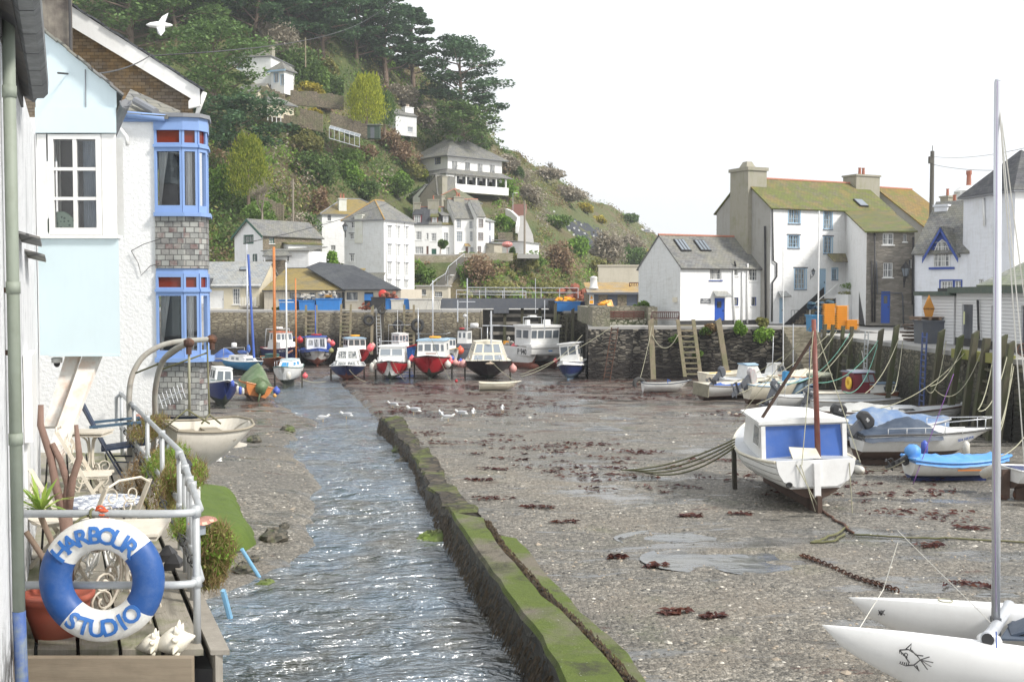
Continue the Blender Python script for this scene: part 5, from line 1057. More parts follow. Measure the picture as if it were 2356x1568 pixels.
h=House('white_shed','low white walled shed with a pale slate roof beside the slope path',(1206,164),(1240,170),584,553,5,WWG,'shed');h.z1=zof(556,164);h.walls();h.mono(h.z1-h.z0+.4,SL_PALE)
h=House('beige_outbuilding','low beige outbuilding between the last terraced cottage and the path',(1137,164),(1168,166),586,560,4,BEIGER,'outbuilding');h.walls();h.mono(h.z1-h.z0+.2,SL_GREY)
m=MB();a,b=P(1146,535,172),P(1180,535,172);m.bb((a.x,171,a.z-5),(b.x,171.5,a.z));tag(m.build('retaining_wall',BROWNST),'stone retaining wall behind the beige outbuilding','wall')
m=MB();pts=[P(1168,480,190),P(1180,485,187),P(1196,500,182),P(1192,520,178)]
for a,b in zip(pts,pts[1:]):m.slab([a,b,b-Vector((0,0,1.1)),a-Vector((0,0,1.1))],.4)
tag(m.build('white_wall',WW2),'curved white wall dropping down left of the slope path','wall')
m=MB();m.ell((0,0,.6),(.8,.8,.45),10,6);m.tube([(0,0,-1),(0,0,.6)],.04,5);tag(m.build('parasol',paint('red_white_cloth',(.6,.15,.12),.7,.8,(.8,.8,.8),6),loc=P(1167,572,163)),'small red and white parasol beside the slope path','parasol')
e=thing('park_fence','pale timber fence high on the slope to the right','fence',P(1236,458,222));m=MB();pts=[Vector((0,0,0)),P(1262,462,226)-P(1236,458,222),P(1290,470,232)-P(1236,458,222)]
for a,b in zip(pts,pts[1:]):
 for z in(.5,1.0):m.tube([a+Vector((0,0,z)),b+Vector((0,0,z))],.07,4)
 for k in range(4):q=a.lerp(b,k/4);m.tube([q,q+Vector((0,0,1.2))],.08,4)
m.build('rails',TIMBER,e)
m=MB();NET=paint('dark_mesh_sheet',(.03,.035,.045),.8,.4,(.06,.07,.06),2)
cs=[(1262,482),(1298,497),(1345,506),(1385,526),(1406,556),(1398,588),(1372,592),(1342,570),(1318,540),(1290,515)]
def inpoly(x,y,pg):
 r=False
 for(x0,y0),(x1,y1)in zip(pg,pg[1:]+pg[:1]):
  if(y0>y)!=(y1>y)and x<(x1-x0)*(y-y0)/(y1-y0)+x0:r=not r
 return r
idx={}
for iu in range(30):
 for iv in range(24):
  u,v=1258+iu*5.2,478+iv*5
  if inpoly(u,v,cs):p=hill_uv(u,v);idx[iu,iv]=len(m.v);m.v.append(tuple(p*((p.y-.5)/p.y)))
for(a,b),i0 in idx.items():
 if(a+1,b)in idx and(a,b+1)in idx and(a+1,b+1)in idx:m.f.append([i0,idx[a,b+1],idx[a+1,b+1],idx[a+1,b]]);m.m.append(0)
e=m.build('rock_netting',NET);tag(e,'dark mesh pinned over the rock face with rows of white anchor plates','rock netting')
for k,(u,v)in enumerate([(1275,487),(1293,500),(1311,507),(1322,510),(1337,517),(1308,518),(1321,525),(1332,530),(1345,537),(1320,540),(1366,543),(1346,552),(1382,530),(1383,545),(1396,560),(1310,530),(1335,545)]):
 p=hill_uv(u,v);p=p*((p.y-.9)/p.y);m=MB();m.box((p.x,p.y,p.z),(.42,.1,.42));m.build('anchor_plate',WHITE,e)
e=thing('harbour_gate','dark steel flood gate and footbridge girder across the harbour mouth','gate',(P(1110,0,104).x,104,-6.2));x1=P(1312,0,104).x-P(1110,0,104).x;zb=6.2
def gz(v):return zof(v,104)+6.2
xl=P(955,0,104).x-P(1110,0,104).x;m=MB();m.bb((xl,-.3,gz(709)),(x1-.5,.3,gz(686)));m.bb((1.0,-.5,gz(720)),(2.4,.3,gz(709)-.003));m.build('girder',DGREY,e)
m=MB();m.bb((0,.5,0),(x1-.6,.7,gz(712)));m.build('gate_leaf',wood('dark_gate_boards',(.03,.028,.025),(.07,.065,.055),None,.7,(1,1,12)),e)
for z in(gz(729),gz(747),gz(770)):m=MB();m.bb((.6,.2,z),(x1-.8,.48,z+.28));m.build('crossbeam',GREYW,e)
for k in range(4):x=P(1161+41*k,0,104).x-P(1110,0,104).x;m=MB();m.bb((x-.14,.0,0),(x+.14,.45,gz(700)));m.build('upright',GTIMBER if k!=3 else DGREY,e)
rail('railing','pale tubular railing along the footbridge over the harbour gate',[P(1075,685,104),P(1330,686,104)],.95,2,.035,ALU,1.6)
rail('railing','second pale railing behind the footbridge in front of the bank',[P(1050,688,125),P(1210,690,125)],1.0,2,.035,ALU,2.5)
h=House('pump_house','small flat roofed beige building with a shuttered window at the end of the left quay',(957,118),(1032,118),690,659,4,BEIGER,'building',base_z=-1.5);h.win('F',966,666,980,678,nx=1,nz=1,f='d').win('F',1001,671,1017,682,nx=1,nz=1,f='d');h.walls();H=h.z1-h.z0;m=MB();m.bb((-.15,-.2,H+.003),(h.W+.15,4.1,H+.15));m.build('roof',TOPC,h.e)
m=MB();a,b=P(1305,668,118),P(1350,668,118);m.bb((a.x,118,-1.6),(b.x,119,a.z));m.bb((P(1260,0,120).x,120,-1.6),(P(1310,0,120).x,120.6,zof(690,120)));tag(m.build('retaining_wall',BROWNST),'rough stone wall beside the footbridge at the foot of the cliff','wall')
tub('plastic_tub','blue tub leftmost on the back quay in front of the yellow roofed shed',665,713,102.5,1.6,1.2,.95);tub('plastic_tub','blue tub with a sack on top behind the orange masts',709,713,102.5,1.5,1.2,.9,TUBB,None,(NETW,.5,'pale sacks heaped on the blue tub right of the orange masts'))
tub('plastic_tub','wide blue tub carrying orange crates and gear by the wooden ladders',757,714,102.5,2.2,1.4,1.1,TUBB,None,(NETW,.55,'jumble of pale gear piled on the wide blue tub'))
tub('plastic_tub','dark grey tub between the two leftmost blue tubs',685,713,103,.9,.9,1.1,DGREY)
tub('plastic_tub','blue tub right of the round red sign with red nets on top',897,711,102.3,1.5,1.2,.95,TUBB,None,(NETR,.5,'red netting heaped on the blue tub right of the round sign'));tub('plastic_tub','white tub between two blue tubs near the quay ladders',916,711,102.2,1.2,1.2,.9,BUOYW);tub('plastic_tub','double width blue tub in front of the white tower house',941,711,102.2,2.4,1.2,.95)
tub('plastic_tub','large dirty white tub at the right end of the left quay',978,712,102,2.9,1.3,1.0,BUOYW);tub('plastic_tub','blue tub with an orange lid on the quay left of the pier',1306,716,101.8,2.3,1.3,.9,TUBB,None,(ORANGE,.3,'orange fish boxes lying on the blue tub left of the pier'));tub('plastic_tub','dark net tub beside the orange lidded blue tub',1283,714,102.8,1.7,1.3,.9,BLACK)
tub('plastic_tub','navy tub half hidden behind the pier end parapet',1332,716,102.6,1.6,1.3,.9,NAVY);tub('dark_bin','black tub behind the red sign stand',872,711,102,1.3,1.2,1.1,BLACK,None,None,'bin')
for i,(u,Y,sc,mt,l)in enumerate([(735,102.6,.7,NETW,'tangled heap of white rope and tyres by the quay ladder'),(866-25,102,.5,NETR,'rusty chain heap beside the dark shed door'),(1080,122,.9,NETR,'brown net heap behind the footbridge railing'),(1330,112,1.4,NETR,'red brown nets hanging beside the pier light')]):
 m=MB()
 for _ in range(22):m.ell((rnd.gauss(0,.55)*sc,rnd.gauss(0,.3)*sc,abs(rnd.gauss(0,.45))*sc+.1),(rnd.uniform(.2,.4)*sc,.25*sc,rnd.uniform(.12,.25)*sc),7,5,0,.3)
 p=P(u,712,Y);tag(m.build('net_heap',mt,loc=(p.x,Y,-1.52 if i!=3 else-.6)),l,'nets')
c_=P(859+6,710,101.8);crate((c_.x,101.8,-1.38),'single orange fish crate beside the dark shed door on the left quay');crate((P(752,0,102.5).x,102.5,-.3),'orange fish crate on top of the wide blue tub');crate((P(870-5,0,101.8).x+.4,101.9,-1.27),'upper orange fish crate by the dark shed door on the left quay')

# =============== trees and undergrowth
PINEM=foliage('pine_needles',[(0.025,0.055,0.032),(0.064,0.130,0.064),(0.137,0.237,0.105)],.3,.6,.55);PINEG=foliage('warmer_pine_needles',[(0.039,0.070,0.027),(0.109,0.191,0.060),(0.217,0.325,0.109)],.3,.6,.55)
GOLD=foliage('golden_conifer',[(0.124,0.155,0.016),(0.310,0.357,0.031),(0.558,0.574,0.062)],.5);GOLDG=foliage('yellow_green_conifer',[(0.078,0.124,0.019),(0.202,0.264,0.031),(0.419,0.434,0.062)],.5)
SDARK=foliage('dark_evergreen_leaves',[(0.037,0.081,0.025),(0.094,0.163,0.044),(0.175,0.263,0.075)],.6);STWIG=foliage('bare_twigs',[(.20,.175,.13),(.34,.30,.23),(.46,.41,.33)],.6);SBROWN=foliage('russet_bramble',[(0.154,0.099,0.061),(0.275,0.182,0.110),(0.374,0.275,0.176)],.6)
SGORSE=foliage('yellow_gorse',[(0.155,0.171,0.031),(0.372,0.326,0.046),(0.620,0.512,0.078)],.8)
def blob_leaves(mb,c,r,n,s,flat=.6,mi=0,shell=.35):
 for _ in range(n):
  a=rnd.random()*6.283;cz=rnd.uniform(-1,1);k=shell+(1-shell)*rnd.random()**.5;sz=math.sqrt(1-cz*cz)
  q=Vector((c[0]+r[0]*k*sz*math.cos(a),c[1]+r[1]*k*sz*math.sin(a),c[2]+r[2]*k*cz))
  t1=Vector((rnd.gauss(0,1),rnd.gauss(0,1),rnd.gauss(0,flat)));t1.normalize();t2=t1.cross(Vector((rnd.gauss(0,.6),rnd.gauss(0,.6),1)));t2.normalize();w=s*rnd.uniform(.5,1.4)
  mb.add([q-t1*w,q-t2*w*.55,q+t1*w,q+t2*w*.55],[(0,1,2,3)],mi)
def pine(H,spread,base=.35,n=30,leaf=.34,dens=70,seed=0,mat=None,lean=0.0,top=.55,name='pine_tree',label='',loc=(0,0,0),gnarl=1.0,mk=True):
 """Monterey pine: limbs rising to flat clouds of needles"""
 rnd.seed(seed);e=thing(name,label,'tree',loc);tr=MB();cr_=MB();pts=[];
 for i in range(9):
  t=i/8;pts.append(Vector((lean*t*t*H*.3+noise.noise(Vector((t*3,seed,0)))*.6*gnarl,noise.noise(Vector((seed,t*3,5)))*.6*gnarl,-1.5+t*(H*.93+1.5))))
 tr.tube(pts,[lerp(.032*H,.008*H,i/8)for i in range(9)],7)
 for i in range(n):
  t=base+(1-base)*(i+rnd.random())/n;a=i*2.4+rnd.uniform(-.5,.5);z=H*t;k=min(8,max(0,int(t*8)));o=pts[k].lerp(pts[min(8,k+1)],t*8-k);o.z=z
  prof=math.sin(math.pi*min(1,max(.12,(t-base)/(1-base)*(1-top)+.0+(top*.6 if t>base else 0))))**.7 if top else 1
  L=spread*(.45+.55*prof)*rnd.uniform(.7,1.1)*(1 if t<.86 else.55)
  d=Vector((math.cos(a),math.sin(a),0));tip=o+d*L+Vector((0,0,L*rnd.uniform(.02,.32)));mid=o+d*L*.5+Vector((0,0,L*rnd.uniform(-.05,.1)))
  tr.tube([o-Vector((0,0,L*.15)),mid,tip],[.012*H*(1.1-t*.6),.008*H*(1.1-t*.6),.002*H],4,cap=False)
  for f,rr in((1.0,.26),(.78,.30),(.55,.24)):
   p=o.lerp(tip,f)+d.cross(Vector((0,0,1)))*rnd.uniform(-.3,.3)*L*.5+Vector((0,0,.1*rr*spread));R0=spread*rr*rnd.uniform(.7,1.25)
   blob_leaves(cr_,p,(R0,R0,R0*rnd.uniform(.28,.5)),int(dens*rnd.uniform(.7,1.2)),leaf,.35)
 p=pts[-1]
 for j in range(4):blob_leaves(cr_,p+Vector((rnd.uniform(-.14,.14)*spread,rnd.uniform(-.14,.14)*spread,rnd.uniform(-.06,.05)*H)),(spread*.3,spread*.3,spread*.16),dens,leaf,.35)
 tr.build('trunk',BARK,e,True);cr_.build('crown',mat or PINEM,e,uv=False);return e
_nid=[]
def hpt(u,v):return hill_uv(u,v)
PN=[(1060,335,236,8.2,11,PINEM,.30,'tall spreading pine standing on the skyline furthest right above the white villa',.0),(948,205,182,4.6,12,PINEM,.22,'slender open pine on the skyline between the two big groups',.0),(885,205,235,6.4,13,PINEM,.22,'dense dark pine on the skyline left of the slender pine',.0),(820,140,190,7.0,14,PINEM,.12,'dark pine with pale forked lower branches above the golden bush',.0),(742,140,190,6.5,15,PINEM,.25,'pine with a straight bare reddish trunk near the wooden pole',.0),(670,80,170,7.5,16,PINEM,.1,'dark pine at the top edge left of the straight trunked pine',.0),(590,90,190,8.0,17,PINEM,.1,'broad pine filling the top edge above the upper villa',.0),(400,90,200,8.5,18,PINEG,.1,'broad pine at the top edge above the white bargeboard',.0),(480,40,180,8.5,19,PINEG,.05,'pine at the top edge behind the flying gull',.0),(770,60,150,6.5,20,PINEM,.1,'high pine crown at the top edge above the two trunked pines',.0),(300,120,260,9,21,PINEG,.1,'leftmost pine behind the brown slate gable',.0)]
for(u,v,hp_,sp_,sd,mt,bs,lb,ln)in PN:
 p=hpt(u,v);Hm=hp_*p.y/F
 pine(Hm,sp_,bs,int(34 if hp_>150 else 26),.36,105,sd,mt,ln,label=lb,loc=p,top=.5)
p=P(492,262,160);pine(190*160/F,8.0,.12,30,.30,80,31,PINEG,.0,label='large pine with horizontal tiers spreading in front of the upper villa',loc=p,top=.3)
p=P(545,350,150);pine(118*150/F,6.2,.02,26,.28,80,32,PINEM,.0,label='low dark spreading pine above the bright conifer on the left slope',loc=p,top=.3)
p=hpt(1045,335);pine(8.5,6.6,.15,26,.32,60,33,SDARK,.0,label='lower brownish cypress tier under the tall skyline pine',loc=P(1065,352,214),top=.3)
p=P(1110,300,224);pine(6.5,3.8,.1,14,.3,50,34,PINEM,label='small dark pine tucked right of the brownish cypress',loc=p,top=.3)
def conifer(label,loc,H,r,mat,seed,n=4200,leaf=.2,shape='egg',name='conifer'):
 rnd.seed(seed);e=thing(name,label,'tree',loc);m=MB();m.tube([(0,0,-1.5),(0,0,H*.5),(0,0,H*.9)],[.05*r+.1,.1,.03],6);m.build('trunk',BARK,e);c=MB()
 K=95 if n>3000 else 40
 for i in range(K):
  t=(i+.5)/K;a=i*2.399;z=H*(.02+.86*t);rr=r*(min(1,.62+t*1.3)*(1-t*.98)**.48+.05)*rnd.uniform(.82,1.12);q=Vector((rr*.74*math.cos(a),rr*.74*math.sin(a),z))
  up=rr*.30*rnd.uniform(.8,1.3)+.25
  for _ in range(int(n/K)):
   k_=rnd.random();w_=(1-k_)*.36*(.5*rr+.5);d=Vector((rnd.gauss(0,w_),rnd.gauss(0,w_),k_*up*2.6-.3));b=q+d;o=Vector((b.x*.4/max(rr,.1),b.y*.4/max(rr,.1),1)).normalized();s_=Vector((rnd.gauss(0,1),rnd.gauss(0,1),0)).normalized()*leaf*.35
   L=o*leaf*rnd.uniform(.8,1.8);c.add([b-s_,b+s_,b+L],[(0,1,2)])
 c.build('crown',mat,e,uv=False);return e
conifer('rounded golden yellow conifer in the middle of the slope',P(843,285,180),7.8,3.7,GOLD,41,9000,.26);conifer('bright yellow green conifer on the left slope beside the blue bay',P(572,455,146),8.2,3.3,GOLDG,42,9000,.24)
conifer('dark rounded evergreen tucked behind the golden conifer',P(885,290,186),5.6,2.6,SDARK,43,2600,.28)
def bush(label,u,v,w,h,mat,Y=None,n=None,name='shrub',leaf=None,flat=1.0,grp=None):
 p=hpt(u,v)if Y is None else P(u,v,Y);k=p.y/F;rx,rz=w*k/2,h*k/2;rnd.seed(int(u*7+v));m=MB();lf=leaf or max(.08,.11*p.y/100*1.3);N=n or int(520+60*rx*rz*4)
 K=max(5,int(rx*rz*3)+5);N=min(N,3600)
 for i in range(K):
  a=rnd.random()*6.28;q=rnd.random()**.5*.68;c=(rx*q*math.cos(a),rx*q*math.sin(a)*.8,rz*rnd.uniform(.25,1.45)*(1-q*.45));s_=rnd.uniform(.34,.55)
  blob_leaves(m,c,(rx*s_,rx*s_*.9,rz*s_),N//K,lf,flat,0,.5)
 return tag(m.build(name,mat,loc=p,uv=False),label,'shrub',grp)
B_=[('pale green leafy bush at the foot of the straight trunked pine',730,215,60,90,FG),('yellow flowering bush left of the golden conifer',712,222,72,42,SGORSE),('rounded green bush between the yellow bush and the golden conifer',768,225,44,62,SDARK),('tall pale green bush above the yellow flowering bush',752,175,50,50,FOLIVE),('bare brown scrub above the cream roof',640,130,110,100,STWIG),('dark ivy bank right of the upper villa',690,190,110,110,SDARK),('grey twiggy bush left of the hidden cottage',925,240,75,60,STWIG),('bare twiggy tree right of the hidden cottage',985,300,70,75,STWIG),('russet bramble bank above the white villa',920,370,90,60,SBROWN),('dark green bush under the square garden wall',705,330,90,60,SDARK),('large dark thorn tree below the garden walls',722,420,110,90,SDARK),('grey green windswept tree above the thorn tree',700,360,90,75,FOLIVE),('tall bright green bush left of the bright conifer',506,470,60,130,FBR),('green bush below the bright conifer',600,500,110,80,FG),('red brown bramble column above the quay houses',735,500,50,90,SBROWN),('dark glossy bush above the yellow hipped roof',838,455,80,62,SDARK),('green bank behind the terrace chimneys',905,450,90,62,FG),('bright green laurel bush above the garden beds',800,420,80,60,FBR),('bramble and grass mound right of the greenhouse',830,365,90,40,SBROWN),('green mound below the greenhouse',790,370,110,40,FG),('russet scrub below the dark shed',880,335,80,50,SBROWN),('bright shrub on the villa lawn edge',925,425,55,40,FBR),('pampas and green bush left of the villa',945,405,60,60,FOLIVE),('yellow leaved bush beside the villa wall',965,415,40,36,GOLDG),('deep green bush behind the white row',965,470,60,50,SDARK),('bright green bank right of the villa',1150,450,95,60,FBR),('green scrub right of the villa roof',1115,400,60,50,FG),('dark bushes beside the skyline pine',1095,350,70,60,SDARK),('bare brown scrub right of the skyline pine',1160,395,80,50,STWIG),('tall bare tree on the slope above the red steps',1215,470,66,60,STWIG),('dark evergreen in the bare wood above the path',1190,420,34,45,SDARK),('bare thicket on the right skyline',1250,412,100,30,STWIG),('bare scrub bank above the timber fence',1300,462,110,40,STWIG),('gorse bush flowering on the right slope',1345,487,42,26,SGORSE),('smaller gorse bush further down the right slope',1380,512,38,20,SGORSE),('dark green thicket under the skyline on the far right slope',1440,512,60,26,SDARK),('green ivy band on the cliff left of the netting',1275,520,90,34,FG),('bright green ivy tongue hanging on the cliff',1330,590,60,60,FBR),('green cliff foot bush beside the pale rendered wall',1375,640,50,60,FOLIVE),('bare grey tree in front of the dark mesh',1395,605,90,100,STWIG),('bare grey tree above the pale rendered wall',1450,600,80,75,STWIG),('dark undergrowth above the pale rendered wall',1440,612,110,60,SDARK),('ochre bush near the cottage roof ridge',1485,605,40,40,SGORSE),('palm like green bush right of the terrace',1160,530,55,50,FBR),('flower bed bush beside the slope path',1165,560,50,24,FOLIVE),('ivy bush on the bank at the left below the terrace',975,650,50,60,FG),('russet bramble on the bank below the terrace steps',1100,640,95,70,SBROWN),('bright fern clump on the bank beside the concrete steps',1075,640,60,50,FBR),('green mound on the bank below the white shed',1200,625,90,50,FOLIVE),('brown bracken slope right of the white shed',1290,640,70,110,SBROWN),('grassy bank above the footbridge',1150,680,110,50,FOLIVE),('yellowish scrub on the rock by the footbridge',1260,680,100,46,FOLIVE),('green clump in front of the square garden wall',655,292,70,34,FG),('russet clump along the high garden wall',745,256,70,30,SBROWN),('olive clump under the long garden wall',800,305,80,26,FOLIVE),('yellow flowers on the path edge below the bay windowed wing',725,262,34,18,SGORSE),('dark bush hiding the low rough wall',690,290,60,30,SDARK),('green bank under the low white shed',1222,612,110,40,FG),('ivy at the foot of the bank beside the pump house',985,690,70,40,FG)]
for b in B_:bush(*b)
for b in[('round green bush between the tower house and the lean-to store',765,615,50,50,FBR,128),('green bush growing on the quay left of the blue tubs',640,722,30,22,FG,103),('small bush at the foot of the tower house wall',938,712,30,28,FBR,125),('green bush behind the green gabled cottage',700,535,80,60,SDARK,140),('bare brown bush by the wooden pole behind the quay houses',690,560,90,90,STWIG,136),('green shrub below the bare tree behind the green gabled cottage',600,520,100,70,FG,138),('trimmed round tree in front of the terrace',1017,570,26,24,SDARK,160),('low green hedge in front of the fourth terraced cottage',1066,590,28,14,FG,160),('low leafy bush at the top of the concrete steps',1090,590,26,12,FBR,160),('small bushes beside the parasol',1179,583,16,18,SDARK,162)]:bush(*b)
m=MB();m.tube([(0,0,-.4),(.1,0,.9),(-.2,0,1.5)],.07,5);tag(m.build('tree_stem',BARK,loc=P(1012,583,160)),'crooked stem under the trimmed round tree on the terrace','stem')
def bare_tree(label,loc,H,seed,mat=TWIG,name='bare_tree'):
 rnd.seed(seed);e=thing(name,label,'tree',loc);m=MB();tw=MB()
 def br(p,d,L,r,lv):
  q=p+d*L;m.tube([p,p.lerp(q,.5)+Vector((rnd.gauss(0,.04),rnd.gauss(0,.04),0))*L,q],[r,r*.8,r*.6],4,cap=False)
  if lv==0:
   for _ in range(7):t=(d+Vector((rnd.gauss(0,.5),rnd.gauss(0,.5),rnd.gauss(.15,.4)))).normalized();b=p.lerp(q,rnd.random());tw.tube([b,b+t*L*.8],r*.4,3,cap=False)
   return
  for _ in range(3 if lv>1 else 4):br(p.lerp(q,rnd.uniform(.5,1)),(d+Vector((rnd.gauss(0,.42),rnd.gauss(0,.42),rnd.gauss(.05,.25)))).normalized(),L*rnd.uniform(.6,.8),r*.6,lv-1)
 br(Vector((0,0,-.5)),Vector((0,0,1)),H*.36,.022*H,4);m.build('trunk',mat,e);tw.build('twigs',mat,e);return e
bare_tree('leafless pale tree rising behind the green gabled cottage',P(603,505,132),6.5,51);bare_tree('leafless tree standing on the cliff beside the dark mesh',hpt(1400,612),7.5,52);bare_tree('leafless tree left of the cottage ridge on the far slope',hpt(1458,600),6,53)
bare_tree('leafless tree above the reddish steps',hpt(1212,462),7,54);bare_tree('leafless tree poking above the right skyline',hpt(1270,408),5.5,55);bare_tree('bare tree right of the hidden cottage chimney',hpt(990,300),7,56)
m=MB();m.tube([(0,0,-.5),(0,0,7.5)],.13,6);tag(m.build('utility_pole',TWIG,loc=P(675,560,133)),'wooden pole rising behind the quay houses right of the green gabled cottage','pole')
m=MB();m.tube([(0,0,-.5),(0,0,4.3)],.12,6);tag(m.build('utility_pole',TIMBER,loc=P(703,148,186)),'wooden pole high on the slope right of the upper villa','pole')
rnd.seed(99);UG=[];mats_=[SDARK,FG,FOLIVE,SBROWN,STWIG,FBR];ug=MB();n_c=0
GARD=[(940,350,1120,475),(950,440,1140,600),(505,130,660,215),(735,450,945,600),(540,505,740,620),(1185,480,1232,590),(470,190,620,275),(905,240,962,300),(1262,478,1405,592),(672,205,790,258),(690,248,745,290),(755,290,862,325),(950,575,1235,606),(985,605,1068,695)]
while n_c<5200:
 u=rnd.uniform(-120,1560);t_=rnd.random()**1.1*5.0;q=hill(u,t_);vv=H_/2-F*((q.z*CP+q.y*SP)/(q.y*CP-q.z*SP))
 if vv<-60 and rnd.random()<.8:continue
 if any(a<u<c_ and b<vv<d for a,b,c_,d in GARD):continue
 if u<440 and rnd.random()<.7:continue
 n_c+=1;k=noise.noise(Vector((q.x*.05,q.y*.05,q.z*.07)));r=rnd.random()*.5+k*1.2
 if u>1180:mi=4 if r<-.1 else 2 if r<.25 else 3 if r<.5 else 1
 else:mi=0 if r<.05 else 1 if r<.22 else 2 if r<.36 else 3 if r<.5 else 4 if r<.62 else 5
 if u>950 and vv>600:mi=rnd.choice([2,2,3,1,5])
 s_=rnd.uniform(.8,2.1)*(1.5 if u<900 else.85);
 if 940<u<1260 and vv>560:s_*=.5
 blob_leaves(ug,(q.x,q.y,q.z+s_*.15),(s_,s_,s_*.7),32,.25 if u<1200 else.21,1.0,mi,.6)
tag(ug.build('hillside_undergrowth',mats_,uv=False),'mixed scrub, bramble and ivy covering the hillside',None,None,'stuff')
for l,u,v,Y,w,h_,mt in[('bright green plants spilling over the top right of the dark quay wall',1755,782,76.6,62,48,FBR),('smaller green plant hanging on the quay wall left of the largest one',1700,770,76.6,36,44,FBR),('dry stemmed plant growing beside the tall wooden ladder top',1635,768,76.6,36,38,FBROWN),('thin green plant on the quay wall right of the wooden ladder',1722-100,775,76.6,30,30,FG),('small green tuft on the wall face near the pier bench',1555,785,76.6,32,24,FG),('green tuft low on the wall beside the left timber post',1605,820,76.6,24,24,FG),('grey green plant crowning the large one beside the quay steps',1752,752,76.9,44,30,FOLIVE),('leafy tuft on the stone parapet beside the bench',1475,708,81.8,40,22,FG)]:
 bush(l,u,v,w,h_,mt,Y,700,'wall_plant',.1)

# =============== boats
def facing(rz):return rz
def hull_pt(S,t,q,side):
 """S: dict of hull numbers; t 0 stern .. 1 bow, q 0 keel .. 1 sheer"""
 L,B=S['L'],S['B'];f=1 if t<S['tm']else max(0.0,1-((t-S['tm'])/(1-S['tm']))**S['pb'])**S['pq']
 g_=lerp(S['ws'],1,min(1,t/S['tm'])**.6)if t<S['tm']else 1
 b=B/2*f*g_;zs=S['D']+S['sb']*max(0,(t-.4)/.6)**2+S['ss']*max(0,(.4-t)/.4)**2;k=S['k0']+(zs-S['k0'])*max(0,(t-S['kb'])/(1-S['kb']))**S['kp']+S.get('ks',0)*(1-min(1,t/.35))**2
 e=S['full']*(1-.45*max(0,(t-.55)/.45));y=b*(1-(1-q)**(1+e))**S.get('pz',.75);fl=S.get('flare',.0)*max(0,t-.5)*2*b*(q**3)*.25
 x=L*(t-.5)+S.get('rake',.0)*max(0,(t-.7)/.3)*(q-.3)*L*.12-(S.get('tr',.0)*(1-t)if t<.1 else 0)*(1-q)*L*.05
 return Vector((x,side*(y+fl),k+(zs-k)*q))
HD=dict(L=6,B=2.3,D=1.3,tm=.45,pb=2.0,pq=.9,ws=.8,sb=.45,ss=.1,k0=.12,kb=.72,kp=2.2,full=1.2,rake=.8,flare=.6,wl=.42)
